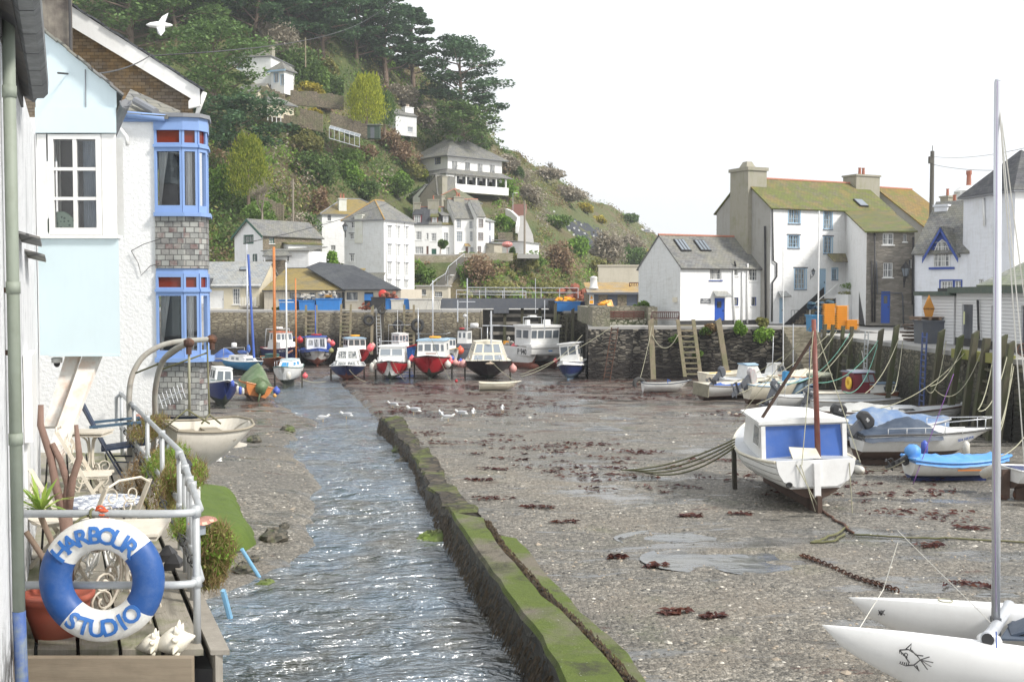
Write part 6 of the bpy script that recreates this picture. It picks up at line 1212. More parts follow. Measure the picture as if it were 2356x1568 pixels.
def make_hull(e,S,top,bot,deck=None,rub=None,inner=None,stripe=None,open_=False,keel=True,n=18,trans=None,name='hull',bul=.0):
 m=MB();ns=n+1;zw=S['k0']+S['wl']*(S['D']-S['k0']);nq=9
 def qs(t):
  k,zt=hull_pt(S,t,0,1).z,hull_pt(S,t,1,1).z;qw=max(.002,min(.995,(zw-k)/max(1e-4,zt-k)));return[0,qw*.35,qw*.7,qw]+[lerp(qw,1,f)for f in(.25,.5,.75,.9,1)]
 QT=[qs(i/n)for i in range(ns)];Q=QT[0]
 for sd in(1,-1):
  vs=[hull_pt(S,i/n,q,sd)for i in range(ns)for q in QT[i]]
  for i in range(n):
   for j in range(nq-1):
    mi=1 if j<3 else 0;a,b,c,d=i*nq+j,(i+1)*nq+j,(i+1)*nq+j+1,i*nq+j+1
    m.add([vs[a],vs[b],vs[c],vs[d]],[(0,1,2,3)if sd<0 else(3,2,1,0)],mi)
 for j in range(nq-1):
  a,b,c,d=hull_pt(S,0,Q[j],1),hull_pt(S,0,Q[j],-1),hull_pt(S,0,Q[j+1],-1),hull_pt(S,0,Q[j+1],1);m.add([a,d,c,b],[(0,1,2,3)],(1 if j<3 else(3 if trans else 0)))
 if keel:m.bb((-S['L']*.46,-.06,0),(S['L']*(S['kb']-.5)+.1*S['L'],.06,S['k0']+.03),1)
 bm=bmesh.new();h=m.build(name,[top,bot,stripe or top,trans or top],e,True)
 me=h.data;bm.from_mesh(me);bmesh.ops.remove_doubles(bm,verts=bm.verts,dist=.0008);bm.to_mesh(me);bm.free()
 if hasattr(me,'set_sharp_from_angle'):me.set_sharp_from_angle(angle=R(38))
 T=[i/n for i in range(ns)]
 if open_:
  m=MB();k=.93;fz=S['k0']+.28
  for sd in(1,-1):
   for i in range(n):
    def ip(t,q):p=hull_pt(S,t,q,sd);return Vector((p.x*.975,p.y*k,max(p.z,fz)))
    for q0,q1 in((.3,.6),(.6,.985)):m.add([ip(T[i],q0),ip(T[i+1],q0),ip(T[i+1],q1),ip(T[i],q1)],[(3,2,1,0)if sd<0 else(0,1,2,3)])
  for i in range(n):
   a,b=ip(T[i],.3),ip(T[i+1],.3);m.add([(a.x,-abs(a.y),fz),(b.x,-abs(b.y),fz),(b.x,abs(b.y),fz),(a.x,abs(a.y),fz)],[(0,1,2,3)])
  a,b=hull_pt(S,0,1,1),hull_pt(S,0,.35,1);x=a.x+.05;m.add([(x,-abs(a.y)*k,a.z),(x,abs(a.y)*k,a.z),(x,abs(b.y)*k,fz),(x,-abs(b.y)*k,fz)],[(0,1,2,3)]);m.build('interior',inner or top,e)
  for t in S.get('thw',(.3,.6)):
   p=hull_pt(S,t,.8,1);m=MB();m.bb((p.x-.11,-p.y*.95,p.z-.03),(p.x+.11,p.y*.95,p.z));m.build('thwart',rub or GREYW,e)
 else:
  m=MB()
  for i in range(n):
   a,b=hull_pt(S,T[i],1,1),hull_pt(S,T[i+1],1,1);z0,z1=a.z-bul,b.z-bul;ca,cb=a.y*.06,b.y*.06
   m.add([(a.x,-a.y*.985,z0),(b.x,-b.y*.985,z1),(b.x,0,z1+cb),(a.x,0,z0+ca)],[(0,1,2,3)]);m.add([(a.x,0,z0+ca),(b.x,0,z1+cb),(b.x,b.y*.985,z1),(a.x,a.y*.985,z0)],[(0,1,2,3)])
  m.build('deck',deck or top,e)
 m=MB()
 for sd in(1,-1):m.tube([hull_pt(S,t,.985,sd)*1.0+Vector((0,sd*.01,.01))for t in T],S.get('rr',.04),6)
 a,b=hull_pt(S,0,.985,1),hull_pt(S,0,.985,-1);m.tube([a,b],S.get('rr',.04),6);m.build('gunwale',rub or top,e)
def cabin(e,x0,x1,w0,w1,z0,z1,rf=.25,rb=.0,tum=.85,wall=WHITE,roof=None,wins=(),rov=.08,wm=GLASSB,crown=.06,rth=.06,name='cabin',wx=None):
 """deckhouse from x0 (aft) to x1 (forward); w0/w1 widths aft/forward; rf forward rake, rb aft rake"""
 zt=z1;c=[Vector((x0,-w0/2,z0)),Vector((x1,-w1/2,z0)),Vector((x1,w1/2,z0)),Vector((x0,w0/2,z0)),Vector((x0+rb,-w0/2*tum,zt)),Vector((x1-rf,-w1/2*tum,zt)),Vector((x1-rf,w1/2*tum,zt)),Vector((x0+rb,w0/2*tum,zt))]
 m=MB();m.add(c,[(0,1,5,4),(1,2,6,5),(2,3,7,6),(3,0,4,7),(4,5,6,7)]);b=m.build(name,wall,e)
 if roof is not None:
  m=MB();o=rov;r=[c[4]+Vector((-o,-o,0)),c[5]+Vector((o,-o,0)),c[6]+Vector((o,o,0)),c[7]+Vector((-o,o,0))];cm=[(r[0]+r[3])/2+Vector((0,0,crown)),(r[1]+r[2])/2+Vector((0,0,crown))];up=Vector((0,0,rth))
  vs=[p+Vector((0,0,.003))for p in r]+[p+up for p in r]+[p+up for p in cm];m.add(vs,[(0,1,5,4),(1,2,6,9,5),(2,3,7,6),(3,0,4,8,7),(4,5,9,8),(8,9,6,7),(3,2,1,0)]);m.build('cabin_roof',roof,e)
 fc={'f':(c[1],c[2],c[6],c[5]),'a':(c[3],c[0],c[4],c[7]),'s':(c[0],c[1],c[5],c[4]),'p':(c[2],c[3],c[7],c[6])}
 for sd,a0,a1,b0,b1 in wins:
  for s_ in(sd if sd!='sp' else 'sp'):
   q0,q1,q2,q3=fc[s_];A0,A1=(a0,a1)if s_!='p' else(1-a1,1-a0)
   def bl(a,b_):return q0.lerp(q1,a).lerp(q3.lerp(q2,a),b_)
   nn=(q1-q0).cross(q3-q0).normalized();p=[bl(A0,b0),bl(A1,b0),bl(A1,b1),bl(A0,b1)];m=MB();m.slab([x+nn*.018 for x in p],.012);w=m.build('window',wm,e)
   m=MB();m.tube([x+nn*.02 for x in p],.014,4,closed=True,cap=False);m.build('window_frame',wx or wall,w)
 return b
def bbox_rail(e,pts,r=.02,mat=ALU,name='rail',posts=None,hp=.4):
 m=MB();m.tube(pts,r,5);
 for p in(posts or[]):p=Vector(p);m.tube([p,p-Vector((0,0,hp))],r,4)
 return m.build(name,mat,e,True)
def pulpit(e,S,h=.45,t0=.78,mat=ALU):
 a=[hull_pt(S,t,1,1)+Vector((0,-.05,h))for t in(t0,.9,.985)];b=[Vector((p.x,-p.y,p.z))for p in a[::-1]];bbox_rail(e,a+b,.018,mat,'pulpit',a[:2]+b[1:],h)
def bolt_mast(e,x,z0,H,r=.05,mat=ALU,stays=None,name='mast',y=0,spread=None):
 m=MB();m.tube([(x,y,z0),(x,y,z0+H)],[r,r*.75],8)
 if spread:m.tube([(x,y-spread,z0+H*.6),(x,y+spread,z0+H*.6)],r*.4,4)
 o=m.build(name,mat,e,True)
 if stays:
  m=MB()
  for s in stays:m.tube([(x,y,z0+H*.97),s],.009,3)
  m.build('stays',DGREY,e)
 return o
def legs(e,S,t=.5,z=0,mat=DTIMBER,w=.07,up=.9):
 for s_ in(1,-1):p=hull_pt(S,t,up,s_);m=MB();m.bb((p.x-w,p.y+s_*.02-.05,z),(p.x+w,p.y+s_*.02+.05,p.z));m.build('leg',mat,e)
def boat(name,label,u,v,head,S,roll=0,cat='boat',dz=-.03,z=None,pitch=0):
 p=GM(u,v);zz=ground_z(p.x,p.y)+dz if z is None else z;e=thing(name,label,cat,(p.x,p.y,zz),R(head));e.rotation_euler=(R(roll),R(pitch),R(head));s=dict(HD);s.update(S);return e,s
def buoy(label,pos,r=.25,mat=PINK,grp='round buoys hung on the fishing boats',name='buoy',cat='buoy'):
 m=MB();m.lathe([(.02,-r),(r*.5,-r*.86),(r*.87,-r*.45),(r,0),(r*.87,r*.5),(r*.45,r*.9),(r*.2,r*1.1),(r*.18,r*1.3)],(0,0,0),12);return tag(m.build(name,mat,None,True,loc=pos),label,cat,grp)
def fender(label,pos,L=.6,r=.12,mat=BUOYW,ang=0):
 m=MB();m.lathe([(.03,-L/2),(r,-L*.4),(r,L*.36),(r*.5,L*.48),(r*.25,L*.55)],(0,0,0),10);o=m.build('fender',mat,None,True,loc=pos);o.rotation_euler=(ang,0,0);return tag(o,label,'fender','fenders hung on the boats')
def outboard(e,x,y,z,tilt=0,s=1.0,cowl=BLACK,leg=DGREY,cat=None,yaw=0,txt=None):
 """outboard at the transom, leg trailing aft; tilt in degrees lifts the leg"""
 M=Matrix.Translation((x,y,z))@Matrix.Rotation(R(yaw),4,'Z')@Matrix.Rotation(R(tilt),4,'Y')@Matrix.Scale(s,4)
 def T(m):m.v=[tuple(M@Vector(v))for v in m.v];return m
 g_=e
 m=MB();pr=[(-.30,.30),(.22,.26),(.26,.55),(.12,.68),(-.22,.66),(-.34,.5)]
 vs=[(px,sy*w,pz)for sy,w in((-1,.17),(1,.17))for px,pz in pr];n=len(pr);m.add(vs,[tuple(range(n)),tuple(range(2*n-1,n-1,-1))]+[(i,n+i,n+(i+1)%n,(i+1)%n)for i in range(n)])
 c_=T(m).build('outboard_cowl',cowl,g_);bv=c_.modifiers.new('b','BEVEL');bv.width=.06*s;bv.segments=3
 m=MB();m.box((-.05,0,.02),(.2,.16,.55),taper=1.3);m.box((-.08,0,-.45),(.16,.08,.5));m.ell((-.1,0,-.72),(.28,.07,.07),8,5);m.slab([(-.2,-.02,-.55),(.05,-.02,-.55),(.0,-.02,-.95),(-.15,-.02,-.95)],.03);m.slab([(-.35,-.12,-.5),(.1,-.12,-.5),(.1,.12,-.5),(-.35,.12,-.5)],.02)
 for k in range(3):a=k*2.09;m.box((-.38,.1*math.cos(a),-.72+.1*math.sin(a)),(.03,.13,.07),0,0,a)
 m.box((.14,0,.05),(.14,.24,.4));T(m).build('outboard_leg',leg,g_)
 if txt:text_part(txt,.11*s,WHITE,g_,M@Matrix.Translation((-.04,-.175,.47))@Matrix.Rotation(R(90),4,'X'))
def side_text(e,S,txt,t,q,size,mat,side,bg=None,bgw=None):
 p=hull_pt(S,t,q,side);p2=hull_pt(S,t+.03,q,side);pu=hull_pt(S,t,min(1,q+.1),side);tx=(p2-p).normalized()*(1 if side<0 else-1);up=(pu-p).normalized();n=tx.cross(up).normalized();up=n.cross(tx)
 M=Matrix(((tx.x,up.x,n.x,0),(tx.y,up.y,n.y,0),(tx.z,up.z,n.z,0),(0,0,0,1)));o=p+n*.02
 if bg is not None:m=MB();w=bgw or size*.62*len(txt);m.slab([o+n*.012-tx*w/2-up*size*.6,o+n*.012+tx*w/2-up*size*.6,o+n*.012+tx*w/2+up*size*.6,o+n*.012-tx*w/2+up*size*.6],.02);m.build('number_plate',bg,e)
 text_part(txt,size,mat,e,Matrix.Translation(o+n*.02)@M,ext=.003)
def cap_rail_top(e,x,w,z,h=.35,mat=ALU):bbox_rail(e,[(x,-w/2,z),(x,-w/2,z+h),(x,w/2,z+h),(x,w/2,z)],.022,mat)
CLW=NT('white_clinker_planks');_f=CLW.math('FRACT',CLW.math('MULTIPLY',(lambda n:(CLW.link(CLW.tc.outputs['Object'],n.inputs[0]),n.outputs[2])[1])(CLW.new('ShaderNodeSeparateXYZ')),5.2))
CLW.bump(CLW.ramp(_f,[(0,0),(.1,1),(1,.55)]),1,.05);CLW=CLW.fin(CLW.mix(CLW.ramp(_f,[(0,.75),(.09,0)]),(.74,.74,.71),(.25,.24,.22)),.45)
e,S=boat('sailing_boat','white clinker boat with a blue canvas cabin front and rudder towards the camera',1812,1139,91,dict(L=5.6,B=2.4,D=1.42,ws=.74,tm=.4,sb=.45,ss=.10,k0=.42,full=1.25,wl=.34,kb=.75,pz=.8),roll=-2)
TRW=paint('white_transom_paint',(.80,.80,.79),.5,.15)
make_hull(e,S,CLW,LBOTTOM,deck=GREYGRP,rub=CREAM,trans=TRW)
m=MB();st_=hull_pt(S,0,1,1);ot=[hull_pt(S,0,q,1)for q in(.36,.5,.7,.9,1.0)];poly=[(p.y*1.0,p.z)for p in ot];poly[0]=(poly[0][0]*.75,poly[0][1]);pl=poly+[(poly[-1][0],poly[-1][1]+.02)];pl=pl+[(-y,z)for y,z in pl[::-1]]
m.add([(st_.x-.02,y,z+.01)for y,z in pl]+[(st_.x-.09,y,z+.01)for y,z in pl],[tuple(range(len(pl))),tuple(range(2*len(pl)-1,len(pl)-1,-1))]+[(i,(i+1)%len(pl),len(pl)+(i+1)%len(pl),len(pl)+i)for i in range(len(pl))]);m.build('transom_board',TRW,e)
m=MB();m.bb((st_.x-.20,-.07,.55),(st_.x-.10,.07,1.48));m.build('rudder_stock',TRW,e);m=MB();m.bb((st_.x-.34,-.05,0),(st_.x-.10,.05,.6));m.bb((st_.x-.08,-.06,0),(st_.x+.5,.06,.5));m.build('rudder',LBOTTOM,e)
m=MB();m.torus((st_.x-.10,.62,.9),.06,.02,Matrix.Rotation(R(90),3,'Y'),16,6);m.lathe([(.05,0),(.05,.02)],(st_.x-.10,.62,.9),10,0,Matrix.Rotation(R(90),3,'Y'));m.build('exhaust_outlet',BLACK,e)
cabin(e,-1.9,1.0,2.0,1.6,1.3,2.42,.3,.06,.93,WHITE,WHITE,[('s',.1,.42,.38,.88),('p',.1,.42,.38,.88),('f',.1,.45,.5,.9)],.12,crown=.10,rth=.08)
m=MB();m.slab([(-1.93,.92,1.42),(-1.93,-.92,1.42),(-1.87,-.88,2.36),(-1.87,.88,2.36)],.015);m.build('canvas_front',TARPB,e)
m=MB();
for y in(-.95,.95):m.bb((-1.96,y-.05,1.3),(-1.88,y+.05,2.38))
m.build('cabin_post',WHITE,e)
m=MB();m.slab([(-2.5,.4,1.5),(-2.7,-.2,1.5),(-2.2,-.2,1.75),(-2.1,.4,1.8)],.12);m.build('cushion',CREAM,e)
m=MB();m.tube([(-2.15,-.26,1.38),(-2.1,-.25,5.35)],[.07,.055],8);m.build('mizzen_mast',paint('red_brown_mast',(.20,.055,.04),.5,.4),e,True)
m=MB();m.tube([(-2.12,-.26,4.9),(-1.7,.9,2.6)],.045,6);m.build('boom',LBOTTOM,e)
m=MB()
for a,b in(((-2.1,-.25,5.2),(-3.0,.35,1.45)),((-2.1,-.25,5.25),(-2.9,-1.0,1.45)),((-2.1,-.25,5.25),(.8,-1.1,2.0)),((-2.1,-.25,5.25),(.8,1.1,2.0)),((st_.x-.1,.35,1.45),(st_.x-.3,.1,.2)),((st_.x-.1,.45,1.45),(st_.x-.3,0,.25)),((st_.x-.1,-.75,1.45),(st_.x-.25,-.75,-.0))):m.tube([a,b],.011,4)
m.build('rigging',ROPE,e);legs(e,S,.62,0,DTIMBER,.07,.9)
def cata():
 e=thing('catamaran','white beach catamaran with a bony fish drawing on its near hull at the bottom right','catamaran',(0,0,0));HW=paint('glossy_white_hull',(.82,.82,.81),.2,.12,(.4,.38,.32),2)
 for k,(bu,bv,eu,ev,Yb,Ye,zg)in enumerate(((1890,1436,2500,1520,13.1,12.6,0),(1952,1373,2500,1412,15.3,14.6,0))):
  b,q=P(bu,bv,Yb),P(2500,ev,Ye);d=(q-b);d.normalize();L=5.6;dpt=.62;m=MB();N=26;w=.2;rings=[]
  up=Vector((0,0,1));sd=d.cross(up).normalized()
  for i in range(N+1):
   t=i/N;s_=t*L;p=b+d*s_;wid=w*min(1,(t/.32))**.75*(1 if t<.8 else 1-(t-.8)*1.2);kd=dpt*min(1,(s_/1.15))**.62 if s_<1.15 else dpt*(1-.25*((s_-1.15)/(L-1.15))**2)
   deck_h=.03*min(1,t*6)
   ring=[p+sd*wid*.82+up*deck_h,p+sd*wid-up*.05*min(1,s_*3),p+sd*wid*.98-up*kd*.45,p+sd*wid*.6-up*kd*.85,p-up*kd,p-sd*wid*.6-up*kd*.85,p-sd*wid*.98-up*kd*.45,p-sd*wid-up*.05*min(1,s_*3),p-sd*wid*.82+up*deck_h];rings.append(ring)
  n=9;m.v=[tuple(x)for r in rings for x in r]
  for i in range(N):
   for j in range(n):m.f.append([i*n+j,i*n+(j+1)%n,(i+1)*n+(j+1)%n,(i+1)*n+j]);m.m.append(0)
  m.add([rings[-1][j]for j in range(n)],[tuple(range(n))]);h=m.build('hull',HW,e,True);h.data.set_sharp_from_angle(angle=R(42))
  if k==0:near=(b,d,sd,up,w)
  else:far=(b,d,sd,up,w)
 b,d,sd,up,w=near;x0=b+d*1.55-up*.20+sd*0;n=-sd if sd.y>0 else sd
 m=MB();INK=BLACK
 def pt(a,c_):return b+d*(.98+a)-up*(.19-c_)+n*(w*1.0+.006)
 def stroke(pts,r=.008):m.tube([pt(*q)for q in pts],r,4)
 stroke([(-.13,.08),(-.03,.10),(.05,.06),(.10,0),(.03,-.07),(-.06,-.09),(-.13,-.07)]);stroke([(-.13,.08),(-.07,.02),(-.02,-.05)]);m.torus(pt(-.06,.035),.02,.006,Matrix.Rotation(R(90),3,'X'),12,4)
 for i in range(5):stroke([(-.13+.02*i,.075-.012*i),(-.125+.02*i,.04-.01*i)],.005);stroke([(-.12+.022*i,-.075-.004*i),(-.112+.022*i,-.05)],.005)
 for a,c_ in((.24,-.01),(.22,-.06),(.18,-.1),(.2,.05)):stroke([(.10,0),(a,c_)],.006)
 stroke([(-.06,.1),(.0,.17),(-.01,.10)]);stroke([(.0,.1),(.05,.05),(.13,.05)]);stroke([(.03,-.07),(.09,-.13),(.06,-.07)])
 m.build('fish_drawing',INK,e)
 fb,fd,fsd,fup,fw=far;n2=-fsd if fsd.y>0 else fsd;m=MB()
 c0=fb+fd*.42-fup*.14+n2*(fw*.62);m.ell(c0,(.035,.012,.028),10,6);m.box(c0+Vector((0,0,-.03)),(.03,.015,.02))
 for a in(.6,-.6):m.tube([c0+Vector((-.055*math.cos(a),-.01,-.055*math.sin(a))),c0+Vector((.055*math.cos(a),-.01,.055*math.sin(a)))],.006,4)
 m.build('skull_mark',BLACK,e)
 B0,B1=P(2276,1465,12.95),P(2320,1396,15.0);m=MB();dd=(B1-B0);m.tube([B0-dd*.06,B0,B0+dd*.12,B1-dd*.1,B1,B1+dd*.04],[.085,.085,.07,.07,.085,.085],14);m.build('cross_beam',ALU,e,True);m=MB();m.tube([B0-dd*.061,B0-dd*.066],.07,12);m.build('beam_end',BLACK,e)
 for p_ in(B0,B1):m=MB();m.ell(p_-Vector((0,0,.03)),(.14,.16,.08),12,6);m.build('beam_socket',HW,e,True)
 mb_,mt_=P(2291,1428,13.75),P(2306,184,13.75);mt_.y+=.12;m=MB();m.tube([mb_,mb_.lerp(mt_,.5),mt_],[.052,.05,.046],14);m.tube([mt_,mt_+Vector((0,0,.03))],.04,8);m.build('mast',ALU,e,True);m=MB();m.bb((mb_.x-.045,mb_.y-.06,mb_.z-.16),(mb_.x+.045,mb_.y+.06,mb_.z+.05));m.build('mast_foot',DGREY,e)
 TR=P(2330,1425,14.7),P(2490,1430,14.6),P(2490,1475,13.0),P(2300,1468,13.2);m=MB();m.slab([TR[3],TR[2],TR[1],TR[0]],.02);m.build('trampoline',TARPD,e)
 m=MB();m.slab([P(2320,1440,14.2),P(2420,1400,14.0),P(2420,1440,13.3),P(2330,1465,13.4)],.03);m.build('boom_cover',TARPD,e)
 m=MB();hb=mb_.lerp(mt_,.97)
 for q in(P(2400,1680,12.9),P(2480,1640,14.8),P(2420,1560,12.9)):m.tube([hb+Vector((0,-.02,0)),q],.009,4)
 m.tube([b+d*.42,fb+fd*.55+Vector((-.1,0,.15)),fb+fd*.3+Vector((.35,0,.78))],.007,4);m.tube([fb+fd*.3+Vector((.36,.05,.93)),B0.lerp(B1,.3)],.006,4);m.build('wire_rigging',BUOYW,e)
 m=MB();m.tube([mb_.lerp(mt_,1)+Vector((-.03,-.05,0)),mb_.lerp(mt_,.3)+Vector((-.055,-.06,0)),mb_.lerp(mt_,.02)+Vector((-.02,-.06,0))],.0028,4);m.build('halyard',PURPLE,e)
 m=MB();m.torus(fb+fd*1.25+Vector((0,0,.05)),.09,.008,None,20,5);m.build('rope_coil',ROPE,e)
 m=MB();q=P(2292,1452,12.7);m.tube([q,q-Vector((-.03,0,.8))],.008,4);m.build('bridle',BLUE,e)
cata()
def tarp(pts,ridge,name,label,mat,cat='cover',parent=None,th=.02):
 """draped cover: outline points and a raised middle line"""
 m=MB();n=len(pts);k=len(ridge);sub=5;V=[]
 rows=[]
 for i in range(n):
  a=Vector(pts[i]);r_=Vector(ridge[i])
  row=[]
  for j in range(sub+1):
   t=j/sub;q=a.lerp(r_,t);q.z+=math.sin(t*math.pi)*-.04+.035*noise.noise(q*2.3)+.02*noise.noise(q*7);row.append(q)
  rows.append(row)
 vs=[tuple(p)for r in rows for p in r];w=sub+1
 m.add(vs,[(i*w+j,((i+1)%n)*w+j,((i+1)%n)*w+j+1,i*w+j+1)for i in range(n)for j in range(sub)])
 o=m.build(name,mat,parent,True)
 if label:tag(o,label,cat)
 return o
def cover(e,S,t0,t1,h,mat,name='cover',drop=.15,peak=.5,peaks=None,n=24):
 """canvas over a boat between stations t0..t1; child of e"""
 m=MB();rows=[];W=17
 for i in range(n+1):
  t=lerp(t0,t1,i/n);p=hull_pt(S,t,1,1);hh=h*(tab(peaks,i/n)if peaks else(1-((i/n-peak)/max(peak,1-peak))**2));r=[]
  for j in range(W):
   s_=lerp(-1,1,j/(W-1));z=p.z+.03+hh*(1-abs(s_)**1.35)+(.10*noise.noise(Vector((p.x*2.1,s_*2.5,t*9)))+.05*noise.noise(Vector((p.x*6,s_*6,3))))*(1-abs(s_)**4)
   if j in(0,W-1):z-=drop*(1+.3*noise.noise(Vector((p.x*3,j,1))));s_*=1.06
   r.append((p.x,p.y*s_*1.02,z))
  rows.append(r)
 m.add([q for r in rows for q in r],[(i*W+j,(i+1)*W+j,(i+1)*W+j+1,i*W+j+1)for i in range(n)for j in range(W-1)]);m.add(rows[0],[tuple(range(W))]);m.add(rows[-1],[tuple(range(W-1,-1,-1))]);return m.build(name,mat,e,True)
e,S=boat('speedboat','white speedboat named SEA HAWK with dark blue covers and a tilted outboard',2108,1076,3,dict(L=4.9,B=1.9,D=1.2,ws=.92,tm=.35,pb=2.4,sb=.12,ss=-.05,k0=.22,full=.5,wl=.36,kb=.55,kp=2.4,pz=.62,rake=1.4,flare=.4,rr=.035));make_hull(e,S,GRP,LBOTTOM,deck=GRP,rub=BLACK);cabin(e,.1,1.7,1.4,.7,1.15,1.38,.8,.2,.75,GRP,None,[],wm=GLASS);cover(e,S,.0,.60,.52,TARPD,'cockpit_cover',.25,.6,[(0,.1),(.35,.45),(.62,1),(.8,.75),(1,.1)])
pulpit(e,S,.38,.62);bbox_rail(e,[(-1.6,-.93,1.40),(1.3,-.88,1.44)],.013,WHITE,'side_rail',[(-1.6+.7*i,-.92,1.40)for i in range(5)],.22);outboard(e,-2.5,.0,1.25,50,1.15,BLACK,DGREY,txt='90')
side_text(e,S,'SEA HAWK',.78,.72,.15,paint('name_blue',(.02,.1,.4),.4),-1)
e,S=boat('open_boat','long white clinker boat with a dark rubbing strake behind the blue tarpaulin',1975,1012,2,dict(L=7.6,B=2.2,D=1.15,ws=.75,tm=.45,sb=.5,k0=.15,full=1.1,wl=.3,kb=.8,rr=.05,rake=1.0));make_hull(e,S,CLW,LBOTTOM,deck=GREYGRP,rub=LBOTTOM)
cabin(e,-.3,1.8,1.6,1.1,1.1,1.45,.6,.2,.8,GREYGRP,None,[('sp',.2,.7,.25,.75)],wm=GLASS);cover(e,S,.02,.55,.5,TARPW,'canvas_cover',.2,.6,[(0,.1),(.4,.8),(.6,1),(1,.35)])
e,S=boat('covered_boat','boat hidden under a wrinkled pale blue tarpaulin beside the speedboat',2052,1040,4,dict(L=4.3,B=1.7,D=.85,k0=.1,wl=.3,sb=.2));make_hull(e,S,GREYGRP,LBOTTOM,deck=GREYGRP,rub=GREYGRP);cover(e,S,.0,.98,.62,paint('faded_blue_tarpaulin',(.12,.20,.36),.5,.6,(.38,.42,.42),2.0,0,.6),'tarpaulin',.5,.35,[(0,.2),(.2,.95),(.4,1),(.7,.55),(1,.1)]);outboard(e,-2.3,.3,.9,10,1.1,BLACK,DGREY,txt='75')
e,S=boat('small_boat','small cream boat with a bright blue cover and a blue wrapped outboard',2208,1108,3,dict(L=3.3,B=1.5,D=.7,ws=.8,tm=.42,sb=.12,k0=.12,full=1.3,wl=.2,kb=.7,rr=.045));make_hull(e,S,GRP,NAVY,deck=GRP,rub=TARPL);e.scale=(.93,)*3;cover(e,S,.0,.97,.14,TARPL,'cover',.16)
m=MB();m.bb((-.3,-.765,.45),(1.1,-.74,.50));m.build('rubbing_strip',ORANGEW,e);outboard(e,-1.75,0,.72,62,.75,TARPL,BLACK)
m=MB();m.ell((-1.5,0,.98),(.28,.24,.24),12,8,0,.08);m.build('outboard_bag',TARPL,e,True)
e,S=boat('motor_boat','white boat with a brown rudder cut off by the right edge of the picture',2500,1140,5,dict(L=4.6,B=2.1,D=1.15,k0=.45,full=1.3,wl=.42,ws=.7));make_hull(e,S,GRP,LBOTTOM,deck=NAVY,rub=GRP);m=MB();m.bb((-2.6,-.04,.05),(-2.32,.04,1.2));m.build('rudder',LBOTTOM,e);m=MB();m.ell((-2.1,0,.22),(.1,.04,.18),8,6);m.ell((-2.5,0,.12),(.2,.06,.12));m.build('propeller',RUST,e)
fender('white fender lying against the boat at the right edge',P(2277,1083,25.8),.8,.11,BUOYW,1.2)
e,S=boat('cabin_cruiser','white motor boat with a dark red wheelhouse and varnished brown bow',2003,948,8,dict(L=8.6,B=2.6,D=1.55,ws=.85,tm=.42,sb=.55,ss=.0,k0=.25,full=1.1,wl=.3,kb=.82,rr=.045,flare=.5),z=None)
e.scale=(.82,.82,.68);make_hull(e,S,CLW,LBOTTOM,deck=CREAM,rub=GREYW,bul=.05)
m=MB();n=10
for sd in(-1,1):
 for i in range(n):
  t0,t1=.46+.535*i/n,.46+.535*(i+1)/n;lo=lambda t:lerp(.93,.70,min(1,(t-.46)/.25));a,b=hull_pt(S,t0,lo(t0),sd),hull_pt(S,t1,lo(t1),sd);c,d=hull_pt(S,t1,1,sd),hull_pt(S,t0,1,sd);o=Vector((0,sd*.02,.0));m.add([a+o,b+o,c+o,d+o],[(0,1,2,3)])
m.build('varnished_strake',BROWNV,e)
cabin(e,-.4,3.0,2.1,1.2,1.5,2.15,.25,0,.92,WHITE,BBOT,[('sp',.3,.42,.3,.75),('sp',.52,.66,.3,.75),('sp',.78,.92,.3,.75)],.05)
cabin(e,-1.6,.35,2.0,1.8,1.5,3.0,.45,.05,.88,MAROON,paint('lilac_grey_roof',(.25,.27,.36),.5),[('sp',.38,.66,.55,.93),('sp',.68,.93,.55,.93),('a',.35,.62,.5,.9),('f',.1,.9,.55,.9)],.1,GLASSP,.12,wx=BROWNV)
bbox_rail(e,[(-1.4,-.6,3.15),(.1,-.6,3.15),(.1,.6,3.15),(-1.4,.6,3.15),(-1.4,-.6,3.15)],.02,WHITE,'roof_rail');m=MB();m.tube([(-.3,0,3.1),(-.6,0,4.6)],.015,4);m.build('aerial',WHITE,e);pulpit(e,S,.5,.74)
for dy in(-.06,.06):m=MB();m.torus((-1.72,-.45+dy,2.25),.26,.09,Matrix.Diagonal((1,1,1.35)).to_3x3()@Matrix.Rotation(R(90),3,'Y'),18,8);m.build('yellow_lifebelt' if dy<0 else 'lifebelt_cover',YELLOW,e,True)
m=MB();m.lathe([(.14,-.06),(.14,.0),(.1,.03)],(-.35,-1.07,2.0),10,0,Matrix.Rotation(R(90),3,'X'));m.build('deck_light',BROWNV,e)
def runabout(label,u,v,head,top,bot,deck,L=5.0,B=1.95,roll=0,ob=None,cab=None,canopy=None,rub=None,D=1.05,extra=None,name='motor_boat',open_=False,inner=None):
 e,S=boat(name,label,u,v,head,dict(L=L,B=B,D=D,ws=.86,tm=.4,sb=.3,k0=.08,full=.8,wl=.28,kb=.7,rr=.04),roll);e.scale=(.82,)*3;make_hull(e,S,top,bot,deck=deck,rub=rub or top,open_=open_,inner=inner)
 if ob:outboard(e,-L/2-.12,0,D+.12,ob[0],ob[1]*1.1,ob[2],DGREY,txt=ob[3]if len(ob)>3 else None)
 if cab:cabin(e,*cab[0],wall=cab[1],roof=cab[2],wins=cab[3])
 if canopy:cover(e,S,*canopy)
 return e,S
WW4=[('f',.08,.46,.4,.85),('f',.54,.92,.4,.85),('sp',.15,.5,.35,.8)]
e,S=runabout('cream open boat with a wooden transom nearest the tall quay ladder',1655,900,28,GRP,LBOTTOM,CREAM,5.6,2.1,4,None,rub=GREYW,open_=True,inner=CREAM);m=MB();m.bb((-2.85,-.85,.35),(-2.78,.85,1.15));m.build('transom_board',wood('worn_plank',(.2,.18,.13),(.32,.3,.22)),e)
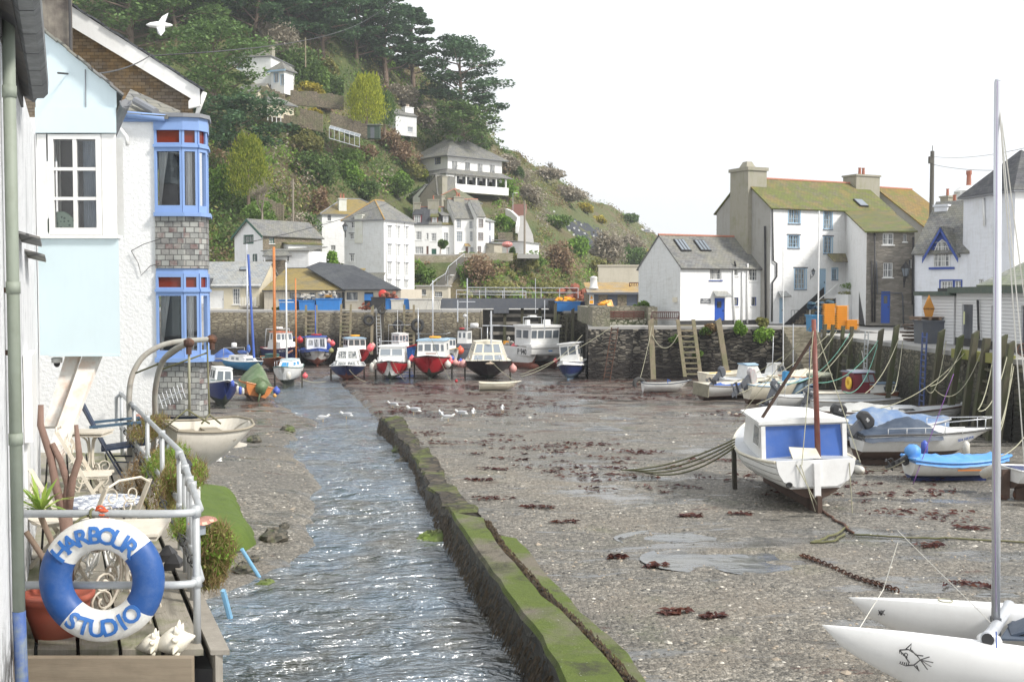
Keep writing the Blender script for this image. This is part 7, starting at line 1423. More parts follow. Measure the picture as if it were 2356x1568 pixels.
e,S=runabout('cream boat behind the wooden transom boat with a yellow oar inside',1700,880,24,CREAM,LBOTTOM,CREAM,5.8,2.1,3,None,rub=CREAM,open_=True,inner=CREAM,name='open_boat');m=MB();m.tube([(-1.8,.3,1.05),(1.2,.5,1.15)],.035,6);m.build('oar',YELLOW,e)
runabout('blue decked boat with a tilted black and white outboard',1655,926,26,BLUE,LBOTTOM,TARPB,4.2,1.8,6,(58,1.0,BLACK),canopy=(.0,.5,.3,TARPB))
runabout('boat with a blue striped screen and a tilted grey outboard',1735,925,22,GRP,LBOTTOM,GREYGRP,5.2,2.0,3,(55,1.1,DGREY),((-.3,1.5,1.7,1.2,1.05,1.9,.6,.1,.8),GRP,LBLUE,WW4))
runabout('boat with a large black and white outboard tilted towards the mud',1765,950,20,CREAM,LBOTTOM,CREAM,5.0,2.0,2,(60,1.4,paint('white_red_cowl',(.5,.5,.5),.3,.5,(.5,.04,.06),4)),rub=LBLUE)
runabout('grey and white cabin boat with slanted dark side windows',1850,893,30,GRP,LBOTTOM,GRP,6.4,2.3,2,None,((-1.2,1.2,1.9,1.5,1.1,2.35,.9,.3,.75),GRP,GRP,[('sp',.15,.5,.45,.9),('sp',.55,.85,.45,.85),('f',.08,.48,.3,.9),('f',.52,.92,.3,.9)]))
runabout('small boat with a cream cover and orange trim',1905,893,20,CREAM,ANTIF,CREAM,5.6,2.2,0,None,canopy=(.05,.9,.55,CREAM),rub=ORANGEW)
runabout('pale blue decked boat with a black cockpit edge',1862,925,12,TARPL,LBOTTOM,LBLUE,5.6,2.1,0,None,((.2,1.6,1.4,1.0,1.0,1.35,.4,.1,.8),LBLUE,LBLUE,[]),rub=BLACK)
runabout('cream motor boat with a white tubular stern rail',1825,908,18,CREAM,LBOTTOM,CREAM,5.4,2.1,0,None,((.0,1.4,1.6,1.2,1.05,1.5,.5,.1,.8),CREAM,CREAM,WW4),rub=LBLUE)
e,S=runabout('white boat with a blue grey outboard just behind the canvas cabin',1855,965,12,GRP,LBOTTOM,GREYGRP,6.0,2.2,0,(35,1.3,DGREY,'XL'));bbox_rail(e,[(-2.4,-.9,1.1),(-2.2,-.9,2.0),(-2.2,.9,2.0),(-2.4,.9,1.1)],.025,ALU,'stern_arch');bolt_mast(e,.3,1.1,3.2,.04,NAVY,[(-2.5,.8,1.2),(-2.5,-.8,1.2),(2.6,0,1.4)])
runabout('long low white boat with a dark outboard behind the mast of the canvas cabin boat',1990,960,8,GRP,LBOTTOM,GREYGRP,6.8,2.2,0,(25,1.2,DGREY,'60'),rub=GREYW)
e,S=runabout('light boat with a blue upright box and crossed aluminium poles',1800,935,24,LBLUE,LBOTTOM,LBLUE,5.0,2.0,2,None,rub=BLACK);m=MB();m.bb((-.3,-.3,1.0),(.2,.2,1.75));m.build('console',MBLUE,e);bolt_mast(e,-1.6,.9,2.9,.03,ALU,None,'pole');bolt_mast(e,-1.2,.9,2.5,.03,ALU,None,'pole',.5)
for k,(u,v,Y,r_)in enumerate([(1885,862,57,.55)]):
 m=MB();m.torus((0,0,0),r_,.12,Matrix.Diagonal((1,.8,1)).to_3x3(),20,8);tag(m.build('inflatable',paint('grey_green_rubber',(.4,.42,.32),.6),loc=P(u,v,Y)),'small grey green inflatable ring boat beyond the red wheelhouse','inflatable')
e,S=boat('dinghy','small white rowing dinghy aground in front of the dark cruiser',1150,899,5,dict(L=3.0,B=1.35,D=.55,ws=.8,tm=.42,sb=.12,ss=.05,k0=.03,full=1.2,wl=.05,kb=.6,rr=.03,thw=(.25,.55,.8)));make_hull(e,S,CREAM,CREAM,open_=True,inner=CREAM,rub=CREAM,keel=False)
e,S=boat('dinghy','white rowing dinghy with a blue rim beside the tyre under the dark quay wall',1530,903,7,dict(L=4.2,B=1.7,D=.68,ws=.8,tm=.42,sb=.22,ss=.05,k0=.03,full=1.3,wl=.05,kb=.65,rr=.035,thw=(.2,.5,.8)));make_hull(e,S,GRP,GRP,open_=True,inner=BUOYW,rub=TARPD,keel=False)
m=MB();m.tube([(.2,0,.5),(.2,.1,.95),(.5,.3,.8)],.04,5);m.build('blue_strap',TARPB,e)
fender('dark blue fender hanging on the speedboat side',P(2127,1030,32),.4,.10,BUOYB);fender('white fender with a blue top near the speedboat name',P(2223,1032,32),.42,.10,BUOYW);fender('cream fender lying on the mud right of the white rudder boat',GM(1975,1088)+Vector((0,0,.1)),.6,.12,BUOYW,1.5)
SC={1122:1.3,803:1.24,722:1.2,1325:.92,512:1.0,640:1.0,560:1.0,622:1.0,520:1.0,661:1.12}
def fb(name,label,u,v,head,S_,top,bot,deck,rub,cab=None,roll=0,leg=None,pul=0,wins=None,bul=.12,mast=None,cat='boat',**k):
 e,S=boat(name,label,u,v,head,S_,roll);e.scale=(.82,)*3;make_hull(e,S,top,bot,deck=deck,rub=rub,bul=bul,**k)
 if leg:legs(e,S,leg,-.1,DTIMBER,.08,.75)
 if pul:pulpit(e,S,pul)
 return e,S
FW=[('f',.06,.28,.5,.88),('f',.33,.49,.5,.88),('f',.52,.68,.5,.88),('f',.73,.94,.5,.88),('sp',.12,.4,.5,.88),('sp',.5,.85,.5,.88)]
FW3=[('f',.05,.3,.5,.9),('f',.36,.64,.5,.9),('f',.7,.95,.5,.9),('sp',.12,.4,.5,.88),('sp',.5,.85,.5,.88)]
FW2=[('f',.06,.47,.42,.86),('f',.53,.94,.42,.86),('sp',.1,.45,.42,.86),('sp',.55,.9,.42,.86)]
e,S=fb('fishing_boat','red fishing boat with a white wheelhouse and pale blue roof, bow to the camera',993,874,-91,dict(L=7.5,B=2.9,D=1.95,sb=.42,k0=.25,full=1.25,wl=.30,kb=.8,rr=.06,flare=.9),RED,DBOTTOM,WHITE,BLACK,leg=.45)
cabin(e,-1.6,1.5,2.35,2.1,1.7,3.55,.12,0,.95,WHITE,LBLUE,[('f',.03,.2,.5,.82),('f',.26,.5,.5,.85),('f',.56,.8,.5,.85),('f',.86,.97,.5,.82),('sp',.3,.6,.5,.85)],.1,GLASSB,.16);bbox_rail(e,[(-1.5,-1.2,3.5),(-1.5,-1.2,4.2),(1.0,-1.1,4.2),(1.0,1.1,4.2),(-1.5,1.2,4.2)],.04,GREYGRP,'roof_frame');bolt_mast(e,-.2,3.6,5.6,.06,ALU,[(-1.5,-1.1,4.1),(-1.5,1.1,4.1),(1,1,4.1)]);bolt_mast(e,.9,3.6,3.0,.035,ALU,None,'aerial',-1.0)
m=MB();m.torus((.2,.2,3.85),.38,.09,None,20,8);m.build('lifebuoy',ORANGE,e,True);m=MB();m.bb((1.42,-.4,2.36),(1.47,.4,2.44));m.build('name_board',BROWNV,e)
e,S=fb('motor_boat','white clinker motor boat with a bright red panel across its bow',903,875,-88,dict(L=6.4,B=2.6,D=1.55,sb=.4,k0=.12,full=1.25,wl=.28,kb=.8,rr=.05,flare=.6),CLW,DBOTTOM,WHITE,BLACK,leg=.4)
m=MB()
for sd in(1,-1):
 for i in range(6):
  t0,t1=.62+.36*i/6,.62+.36*(i+1)/6;o=Vector((.012,sd*.012,0));
  for q0,q1 in((.33,.55),(.55,.78),(.78,.93)):m.add([hull_pt(S,t0,q0,sd)+o,hull_pt(S,t1,q0,sd)+o,hull_pt(S,t1,q1,sd)+o,hull_pt(S,t0,q1,sd)+o],[(0,1,2,3)])
m.build('red_panel',RED,e)
cabin(e,-.2,2.3,1.9,1.3,1.5,1.95,.5,0,.85,WHITE,None,[('sp',.3,.6,.3,.75)]);cabin(e,-1.9,.9,2.1,1.9,1.5,3.05,.35,0,.9,WHITE,WHITE,[('f',.05,.47,.5,.88),('f',.53,.95,.5,.88),('sp',.2,.55,.5,.88)],.1,GLASSP,.08);bbox_rail(e,[(-1.4,-1,3.1),(-1.4,-1,3.8),(.4,-.9,3.6),(.4,.9,3.6),(-1.4,1,3.8)],.03,ALU,'roof_rail');pulpit(e,S,.5)
e,S=fb('cabin_cruiser','navy hulled cabin cruiser with stacked white cabins, bow to the camera',803,877,-84,dict(L=6.0,B=2.35,D=1.35,sb=.35,k0=.05,full=.7,wl=.42,kb=.66,rr=.04,flare=.7,kp=1.6),NAVY,ANTIF,WHITE,WHITE,leg=.5,stripe=NAVY)
cabin(e,-.8,1.7,1.85,1.4,1.35,1.95,.5,0,.85,WHITE,WHITE,[('f',.05,.46,.2,.8),('f',.54,.95,.2,.8),('sp',.6,.9,.3,.8)],.04,wm=GLASSC);cabin(e,-1.9,.5,1.75,1.55,1.9,2.95,.45,.2,.82,WHITE,WHITE,[('f',.06,.46,.2,.85),('f',.54,.94,.2,.85),('sp',.4,.85,.25,.85)],.03,GLASSC);pulpit(e,S,.45)
e,S=fb('motor_cruiser','black hulled motor cruiser with a cream wheelhouse and sloping windows',1122,877,-88,dict(L=8.2,B=3.3,D=1.85,sb=.35,k0=.1,full=.9,wl=.26,kb=.7,kp=1.8,rr=.05,flare=1.2),DBLACK,DBOTTOM,CREAM,BLACK,leg=.42,bul=0)
cabin(e,-2.6,1.6,2.9,2.3,1.8,2.6,.75,0,.88,CREAM,None,[('f',.06,.34,.25,.85),('f',.38,.66,.25,.85),('f',.7,.94,.25,.85)],wm=GLASSP);cabin(e,-2.5,.9,2.55,2.0,2.6,3.75,.6,.1,.80,CREAM,CREAM,[('f',.04,.3,.12,.85),('f',.35,.66,.12,.85),('f',.71,.96,.12,.85),('sp',.35,.6,.2,.85),('sp',.65,.9,.2,.85)],.03,GLASSP,.12);pulpit(e,S,.7);bolt_mast(e,-1.2,3.8,1.5,.04,ALU)
m=MB();m.tube([hull_pt(S,.99,.9,1)+Vector((.1,0,0)),hull_pt(S,.99,.75,1)+Vector((.25,0,-.2))],.06,6);m.ell(hull_pt(S,.99,.7,1)+Vector((.25,0,-.2)),(.1,.3,.12));m.build('anchor',paint('rusty_cream_anchor',(.5,.4,.3),.8),e)
e,S=fb('fishing_boat','white fishing boat with a blue wheelhouse roof and registration F3583',722,839,-78,dict(L=7.2,B=2.9,D=1.9,sb=.45,k0=.15,full=1.2,wl=.42,kb=.8,rr=.05,flare=.6),GRP,ANTIF,GREYGRP,BLUE,leg=.35)
cover(e,S,.0,.99,.02,BLUE,'blue_bulwark',.32);cabin(e,-1.0,1.0,1.9,1.8,1.8,3.55,.1,0,.95,WHITE,BLUE,[('f',.08,.3,.42,.8),('f',.36,.6,.3,.85),('f',.66,.92,.3,.88),('sp',.2,.45,.35,.85),('sp',.55,.85,.35,.85)],.1,wm=GLASSC);side_text(e,S,'F3583',.80,.72,.42,WHITE,1,BLACK,1.35);side_text(e,S,'F3583',.80,.72,.42,WHITE,-1,BLACK,1.35)
m=MB();m.torus((.2,0,3.8),.42,.09,None,20,8);m.build('lifebuoy',RED,e,True);bolt_mast(e,-1.6,1.9,5.6,.06,BLUE);m=MB();m.tube([(-1.0,-.8,3.45),(-1.0,-2.9,3.4),(-1.0,-2.9,2.2)],.07,6);m.build('net_boom',BLUE,e);m=MB();m.ell((-.9,1.15,2.5),(.5,.3,.8),12,8);m.build('blue_wrapped_gear',BLUE,e,True)
e,S=fb('fishing_boat','dark blue trawler with a white wheelhouse, orange roof and ship wheel emblem',640,830,-62,dict(L=9,B=3.0,D=2.2,sb=.6,k0=.2,full=1.2,wl=.3,kb=.8,rr=.06,flare=.6),NAVY,BLACK,WHITE,MAROON)
cabin(e,-1.6,2.6,2.4,1.8,2.2,3.3,.5,0,.9,WHITE,None,[]);cabin(e,-1.4,.9,2.1,1.9,3.25,4.55,.15,0,.92,WHITE,ROOFRED,[('f',.06,.28,.25,.85),('f',.34,.5,.25,.85),('f',.54,.7,.25,.85),('f',.76,.95,.25,.85),('sp',.2,.45,.25,.85),('sp',.55,.85,.25,.85)],.1,GLASSB,.14);bbox_rail(e,[(-1.8,-1.4,2.4),(-1.6,-1.3,5.0),(-1.6,1.3,5.0),(-1.8,1.4,2.4)],.05,ALU,'gantry');side_text(e,S,'PH 572',.82,.86,.34,WHITE,1);side_text(e,S,'PH 572',.82,.86,.34,WHITE,-1);m=MB();m.lathe([(.5,-.12),(.45,.12)],(-1.3,0,5.15),10);m.build('radar',WHITE,e)
m=MB();m.torus((2.45,0,2.85),.28,.03,Matrix.Rotation(R(68),3,'Y'),16,5);m.build('wheel_emblem',DGREY,e)
e,S=fb('fishing_boat','dark red fishing boat with a pale blue roofed wheelhouse behind the navy cruiser',818,842,-72,dict(L=7.4,B=2.8,D=1.9,sb=.4,k0=.2,full=1.2,wl=.25,kb=.8,rr=.05,flare=.5),RED,DBOTTOM,WHITE,RED)
cabin(e,-1.6,.9,2.1,1.9,1.8,3.5,.15,0,.95,WHITE,LBLUE,FW3,.12,GLASS,.14,wx=BROWNV);m=MB();m.torus((-.3,0,3.85),.42,.1,None,20,8);m.build('lifebuoy',ORANGE,e,True);bbox_rail(e,[(-1.8,-1.3,2.0),(-1.5,-1.2,4.1),(-1.5,1.2,4.1),(-1.8,1.3,2.0)],.04,DTIMBER,'gantry');side_text(e,S,'96',.7,.85,.34,WHITE,1)
e,S=fb('fishing_boat','blue and red fishing boat numbered 175 behind the white and red bowed boat',918,838,-52,dict(L=7.4,B=2.8,D=1.95,sb=.55,k0=.2,full=1.2,wl=.2,kb=.8,rr=.09,flare=.6),paint('bright_blue_hull',(.03,.15,.5),.4,.2),DBOTTOM,WHITE,RED)
cabin(e,-1.8,.6,2.1,1.9,1.9,3.6,.15,0,.95,WHITE,WHITE,FW3,.1,GLASSB,.1,wx=RED);side_text(e,S,'FY 175',.72,.78,.36,WHITE,1);side_text(e,S,'FY 175',.72,.78,.36,WHITE,-1);bbox_rail(e,[(-2.4,-1.3,2.0),(-2.4,-1.2,4.6),(.8,-1.2,4.6),(.8,1.2,4.6),(-2.4,1.2,4.6),(-2.4,1.3,2.0)],.04,ALU,'gantry');bolt_mast(e,-1.5,3.6,2.6,.05,WHITE,[(.8,-1.1,4.6),(.8,1.1,4.6)])
e,S=fb('fishing_boat','white boat with a yellow stripe half hidden right of the red fishing boat',1042,860,-70,dict(L=7.0,B=2.6,D=2.1,sb=.4,wl=.2),GRP,LBOTTOM,WHITE,YELLOW);cabin(e,-1.5,.8,2.0,1.8,1.95,3.5,.15,0,.95,WHITE,LBLUE,FW3,.1)
e,S=fb('fishing_boat','dark grey trawler with a black roofed white wheelhouse and white canister',1085,842,-110,dict(L=8.5,B=3.0,D=2.0,sb=.5,wl=.2,flare=.6),DGREY,BLACK,WHITE,BLACK)
cabin(e,-.5,1.4,1.9,1.6,2.7,4.2,.12,0,.95,WHITE,BLACK,[('f',.12,.4,.45,.85),('f',.6,.88,.45,.85),('sp',.15,.35,.35,.85),('sp',.4,.6,.35,.85),('sp',.65,.85,.35,.85)],.08,GLASSB,.08);m=MB();m.bb((-.5,-.95,1.9),(1.4,.95,2.72));m.build('lower_house',DGREY,e)
m=MB();m.torus((.2,-.5,4.42),.36,.09,None,20,8);m.build('lifebuoy',RED,e,True);m=MB();m.lathe([(.1,-.7),(.3,-.6),(.3,.6),(.1,.7)],(-1.6,.9,4.75),12,0,Matrix.Rotation(R(90),3,'X'));m.build('liferaft_canister',WHITE,e,True)
bbox_rail(e,[(-2.6,-1.3,2.0),(-2.4,-1.2,4.45),(-2.4,1.8,4.45),(-2.4,1.8,2.0)],.05,GREYGRP,'gantry');bolt_mast(e,.1,4.3,1.9,.07,WHITE);m=MB();m.tube([(.1,-.3,5.9),(.1,.35,5.9)],.16,8);m.build('radar',WHITE,e,True)
e=thing('work_catamaran','large white fishing catamaran numbered P 940 with two red bottomed hulls','fishing boat',tuple(GM(1236,846)),R(-60));e.location.z-=.05;e.scale=(.92,.92,.80)
CS=dict(HD);CS.update(L=10,B=1.5,D=1.7,tm=.5,sb=.15,ss=0,k0=.05,full=1.4,wl=.45,kb=.86,kp=3,rake=.3,flare=.1,rr=.04)
for sy in(-1.75,1.75):
 hh=bpy.data.objects.new('hull_group',None)
 m=MB();Q=[0,.15,.3,.45,.6,.8,1];n=14
 for sd in(1,-1):
  for i in range(n):
   for j in range(6):a=[hull_pt(CS,i/n,Q[j],sd),hull_pt(CS,(i+1)/n,Q[j],sd),hull_pt(CS,(i+1)/n,Q[j+1],sd),hull_pt(CS,i/n,Q[j+1],sd)];m.add([p+Vector((0,sy,0))for p in a],[(0,1,2,3)if sd<0 else(3,2,1,0)],1 if j<3 else 0)
 m.add([hull_pt(CS,0,q,s_)+Vector((0,sy,0))for s_,qs in((1,Q),(-1,Q[::-1]))for q in qs],[tuple(range(14))],0);m.ell((4.6,sy,.45),(.9,.32,.34),12,8,1);h_=m.build('hull',[GRP,ANTIF],e,True);bpy.data.objects.remove(hh)
m=MB();m.bb((-5,-2.5,1.7),(4.9,2.5,2.0));m.box((4.6,0,2.35),(1.2,5.1,.9));m.bb((-5,-2.5,2.0),(4.0,-2.42,2.7));m.bb((-5,2.42,2.0),(4.0,2.5,2.7));m.ell((2.2,0,1.75),(2.6,.9,.9),14,8);m.build('bridge_deck',GRP,e)
m=MB();m.bb((4.1,-2.58,2.62),(5.3,2.58,2.8));m.bb((2.4,-2.52,2.81),(5.1,2.52,3.05));m.build('foredeck',WHITE,e)
cabin(e,.3,4.0,4.0,4.0,2.8,5.0,-.25,0,1.0,WHITE,WHITE,[('f',.02,.2,.42,.85),('f',.24,.45,.42,.85),('f',.49,.73,.42,.85),('f',.77,.97,.42,.85),('s',.1,.42,.42,.85),('s',.52,.85,.42,.85)],.15,GLASSB,.02,.3)
bbox_rail(e,[(-4.6,-2.4,2.6),(-4.6,-2.4,5.1),(.3,-2.2,5.1),(.3,2.2,5.1),(-4.6,2.4,5.1),(-4.6,2.4,2.6)],.07,ALU,'stern_gantry');bbox_rail(e,[(1,-1.2,5.3),(1,-1.2,6.2),(1,1.4,6.2),(1,1.4,5.3)],.04,ALU,'mast_arch');
for a_,b_ in(((.7,-.4,6.22),(1.3,.5,6.42)),((2.0,-1.6,5.3),(2.6,-1.2,5.9)),((2.0,1.0,5.3),(2.6,1.7,5.9))):m=MB();m.bb(a_,b_);m.build('antenna_dome',WHITE,e)
m=MB()
for _ in range(16):m.ell((rnd.uniform(-4.4,-.6),rnd.uniform(-1.8,1.6),rnd.uniform(2.3,3.6)),(rnd.uniform(.2,.5),rnd.uniform(.2,.4),rnd.uniform(.2,.5)),8,6,0,.2)
m.build('deck_gear',NETW,e,True);m=MB();m.box((-2.6,-1.6,3.0),(.5,.5,.4));m.build('deck_float',ORANGE,e)
text_part('P 940',.95,BLACK,e,Matrix.Translation((2.9,-2.53,2.1))@Matrix.Rotation(R(90),4,'X'),name='registration');m=MB();m.bb((5.21,-.2,2.2),(5.23,.35,2.32));m.build('maker_badge',TUBB,e)
e,S=fb('fishing_boat','navy and white boat half hidden behind the end of the dark quay wall',1325,872,-104,dict(L=6.6,B=2.3,D=1.7,sb=.4,wl=.3,k0=.2,flare=.7),NAVY,BBOT,WHITE,WHITE,roll=5);cover(e,S,.0,.99,.02,WHITE,'white_bulwark',.4);cabin(e,-1.5,.6,1.9,1.7,1.7,3.6,-.1,0,.95,WHITE,WHITE,FW2,.2)
e,S=fb('sailing_yacht','white yacht with pale blue deck edges standing on its keel, bow to the camera',661,896,-88,dict(L=6.6,B=2.35,D=2.0,sb=.3,k0=.7,full=1.3,wl=.30,kb=.75,rr=.04,flare=.2,ws=.7),GRP,DBOTTOM,WHITE,GREENB,leg=.45,bul=0)
m=MB();m.slab([(-1.2,-.08,.0),(.9,-.08,.0),(1.3,-.08,.8),(-1.4,-.08,.8)],.0);m.bb((-1.2,-.1,0),(.9,.1,.75));m.build('keel',DBOTTOM,e);cabin(e,-1.8,1.6,1.9,1.1,2.0,2.6,.7,.2,.8,WHITE,paint('pale_blue_deck',(.5,.62,.66),.5),[('f',.2,.8,.25,.8),('sp',.2,.45,.3,.75),('sp',.55,.8,.3,.75)],.03,wm=MBLUE)
bolt_mast(e,.4,2.5,8.4,.08,WHITE,[(3.2,0,2.3),(-3.2,0,2.2),(0,1.15,2.1),(0,-1.15,2.1)],spread=.6);m=MB();m.tube([(.3,0,3.2),(-2.6,0,3.3)],.09,6);m.build('boom',BROWNV,e);bolt_mast(e,-2.4,2.0,7.6,.08,ORANGEW,None,'mizzen_mast',.35);pulpit(e,S,.5)
e,S=fb('sailing_yacht','mid blue yacht with a white cabin and furled blue sails behind the green tarpaulin boat',560,868,-58,dict(L=8.4,B=2.8,D=2.0,sb=.3,k0=.4,full=1.2,wl=.25,rr=.04),MBLUE,DBOTTOM,WHITE,WHITE,bul=0)
cabin(e,-2.4,1.8,2.1,1.4,1.95,2.7,.6,.1,.85,WHITE,WHITE,[('sp',.5,.7,.3,.8),('sp',.2,.4,.3,.8),('f',.2,.8,.3,.7)],.02);bolt_mast(e,.9,2.6,17.0,.10,ALU,[(4.1,0,2.3),(-4,0,2.2)]);m=MB();m.tube([(2.6,.05,2.6),(1.3,0,18.0)],.13,6);m.build('furled_sail',BLUE,e);m=MB();m.ell((-.8,0,3.3),(1.5,.2,.28),12,8,0,.15);m.ell((1.1,0,3.9),(.22,.2,.6),10,8,0,.15);m.build('sail_cover',TARPB,e,True);pulpit(e,S,.5)
bbox_rail(e,[(-3.6,-1.1,2.1),(-3.4,-1.1,3.8),(-3.4,1.1,3.8),(-3.6,1.1,2.1)],.035,ALU,'stern_arch');m=MB();m.lathe([(.2,-.35),(.28,-.2),(.28,.3),(.1,.4)],(-3.4,.0,4.2),10);m.build('radome',WHITE,e,True)
e,S=fb('sailing_boat','brown planked sailing boat with two orange masts',622,868,-70,dict(L=7.5,B=2.5,D=1.9,sb=.4,k0=.3,full=1.1,wl=.2),wood('varnished_brown_planks',(.14,.04,.02),(.26,.09,.04),None,.35,(.6,.6,12)),LBOTTOM,GREENB,ORANGEW,bul=.1)
bolt_mast(e,1.2,1.9,15.5,.2,ORANGEW,[(3.6,0,2.3),(0,1.2,2.0),(0,-1.2,2.0)]);bolt_mast(e,-1.0,1.9,7.0,.15,ORANGEW,None,'mizzen_mast',.3);cabin(e,-1.6,1.0,1.6,1.2,1.8,2.4,.3,0,.9,GREENB,GREENB,[])
e,S=fb('covered_boat','boat under a domed blue tarpaulin against the left quay wall',520,868,-64,dict(L=7.5,B=3.0,D=2.0,sb=.3),CREAM,LBOTTOM,CREAM,CREAM);cover(e,S,.02,.85,1.3,TARPB,'tarpaulin',.5,.5)
e,S=boat('covered_boat','brown boat lying tilted under a streaked green tarpaulin',592,923,112,dict(L=5.6,B=2.3,D=1.25,ws=.9,sb=.3,k0=.05,full=.9,wl=.35,rr=.05),14,dz=.05);e.scale=(.85,)*3;make_hull(e,S,ORANGEW,LBOTTOM,deck=BROWNV,rub=ORANGEW);cover(e,S,.02,.96,1.55,TARPG,'tarpaulin',.45,.5,[(0,.35),(.25,.9),(.6,1),(1,.5)])
m=MB();m.ell((-2.95,-.1,1.15),(.5,.5,.5),12,8,0,.15);m.box((-3.1,-.1,.5),(.2,.12,1.0));m.build('wrapped_outboard',TARPG,e,True)
e,S=fb('fishing_boat','dark blue boat with a small white wheelhouse beside the slate hung bay',512,938,-68,dict(L=5.6,B=2.3,D=1.75,sb=.5,k0=.1,full=1.2,wl=.36,kb=.8,rr=.05,flare=.6),NAVY,DBOTTOM,WHITE,WHITE,roll=-5)
cabin(e,-1.4,.9,1.7,1.4,1.7,2.95,.3,0,.85,WHITE,WHITE,[('f',.1,.46,.3,.85),('f',.54,.9,.3,.85),('sp',.15,.42,.35,.85),('sp',.52,.9,.35,.85)],.05,GLASSB);m=MB();m.slab([(.9,-1.0,2.0),(2.6,-.3,2.15),(2.6,.3,2.15),(.9,1.0,2.0)][::-1],.05);m.build('foredeck',GREENB,e)
BY=[(852,800,74,.30,PINK,'bright pink buoy at the bow of the dark red fishing boat'),(858,795,74.5,.22,PALEPINK,'faded pink buoy behind the bright one on the dark red boat'),(765,790,78,.24,PINK,'red buoy at the stern of the blue roofed boat F3583'),(757,784,78.5,.2,PALEPINK,'pale pink buoy beside the red one on boat F3583'),(762,806,77.5,.22,paint('olive_float',(.3,.3,.12),.6),'olive buoy low on the stern of boat F3583'),(948,825,74,.26,PINK,'pink buoy left of the red fishing boat bow'),(1030,838,73.5,.3,BUOYW,'white buoy right of the red fishing boat'),(1036,832,74,.26,PINK,'red pink buoy behind the white one on the red fishing boat'),(1048,834,74,.26,PALEPINK,'pink buoy in the middle of the cluster between the red and black boats'),(1057,838,74,.24,PALEPINK,'faded pink buoy second from the right in the cluster'),(1066,837,73.6,.32,PALEPINK,'largest faded pink buoy at the right of the cluster'),(1060,831,74.3,.22,BUOYB,'dark blue buoy above the faded pink ones'),(1034,824,74.5,.24,PALEPINK,'pale pink buoy at the top of the cluster'),(1040,824,75,.2,BUOYB,'blue buoy at the top of the cluster'),(1180,848,73.5,.34,PALEPINK,'faded pink buoy on the right side of the black motor cruiser'),(1182,801,77,.36,PINK,'large pink buoy hanging beside the number P 940'),(1059,806,78,.34,paint('red_orange_buoy',(.75,.12,.06),.4),'red orange buoy between the red boat and the cruiser'),(1278,829,75,.18,PINK,'small pink buoy on the bow of the navy boat at the pier'),(1300,838,74.5,.14,PINK,'tiny pink buoy under the navy boat at the pier'),(1306,838,74.2,.24,BUOYW,'grey white buoy under the bow of the navy boat at the pier'),(636,899,61,.26,BUOYB,'round blue buoy resting by the green tarpaulin boat'),(632,910,60,.13,paint('yellow_red_float',(.7,.35,.08),.5),'small orange and yellow float on the mud by the blue buoy'),(702,864,66,.2,PINK,'pink buoy on the right side of the white yacht'),(1050,876,66,.12,RED,'small red float on the mud in front of the black motor cruiser'),(690,782,79,.3,RED,'red buoy between the trawler and boat F3583')]
for u,v,Y,r,mt,l in BY:Y2=93 if Y>=76.9 else Y+3.2 if Y>70 else Y;buoy(l,P(u,v,Y2),r*.8*Y2/Y,mt)
for u,v,Y,L_,r_,mt,l in[(856,845,72.5,.7,.17,BUOYW,'white fender on the left of the clinker boat with the red bow panel'),(863,838,72.8,.7,.17,BUOYW,'second white fender beside the red panelled clinker boat'),(941,838,72.5,.6,.12,BUOYW,'slim white fender right of the red panelled clinker boat'),(671+0-7,864,67,.5,.16,BUOYW,'white fender on the left side of the white yacht'),(547,895,60,.55,.13,BUOYW,'cream fender at the bow of the dark blue cabin boat'),(553,898,60.3,.6,.15,BUOYB,'blue fender beside the cream one on the dark blue cabin boat'),(559,899,60.5,.5,.12,BUOYW,'white fender furthest right on the dark blue cabin boat'),(535,882,59,.5,.16,BUOYB,'blue fender high on the bow of the dark blue cabin boat'),(1337,828,74,.5,.16,BUOYW,'cream fender on the navy boat beside the quay wall')]:
 fender(l,P(u,v,Y+3.2 if Y>70 else 53 if Y<62 else Y),L_*(.9 if Y>62 else.6),r_*(.9 if Y>62 else.55),mt)
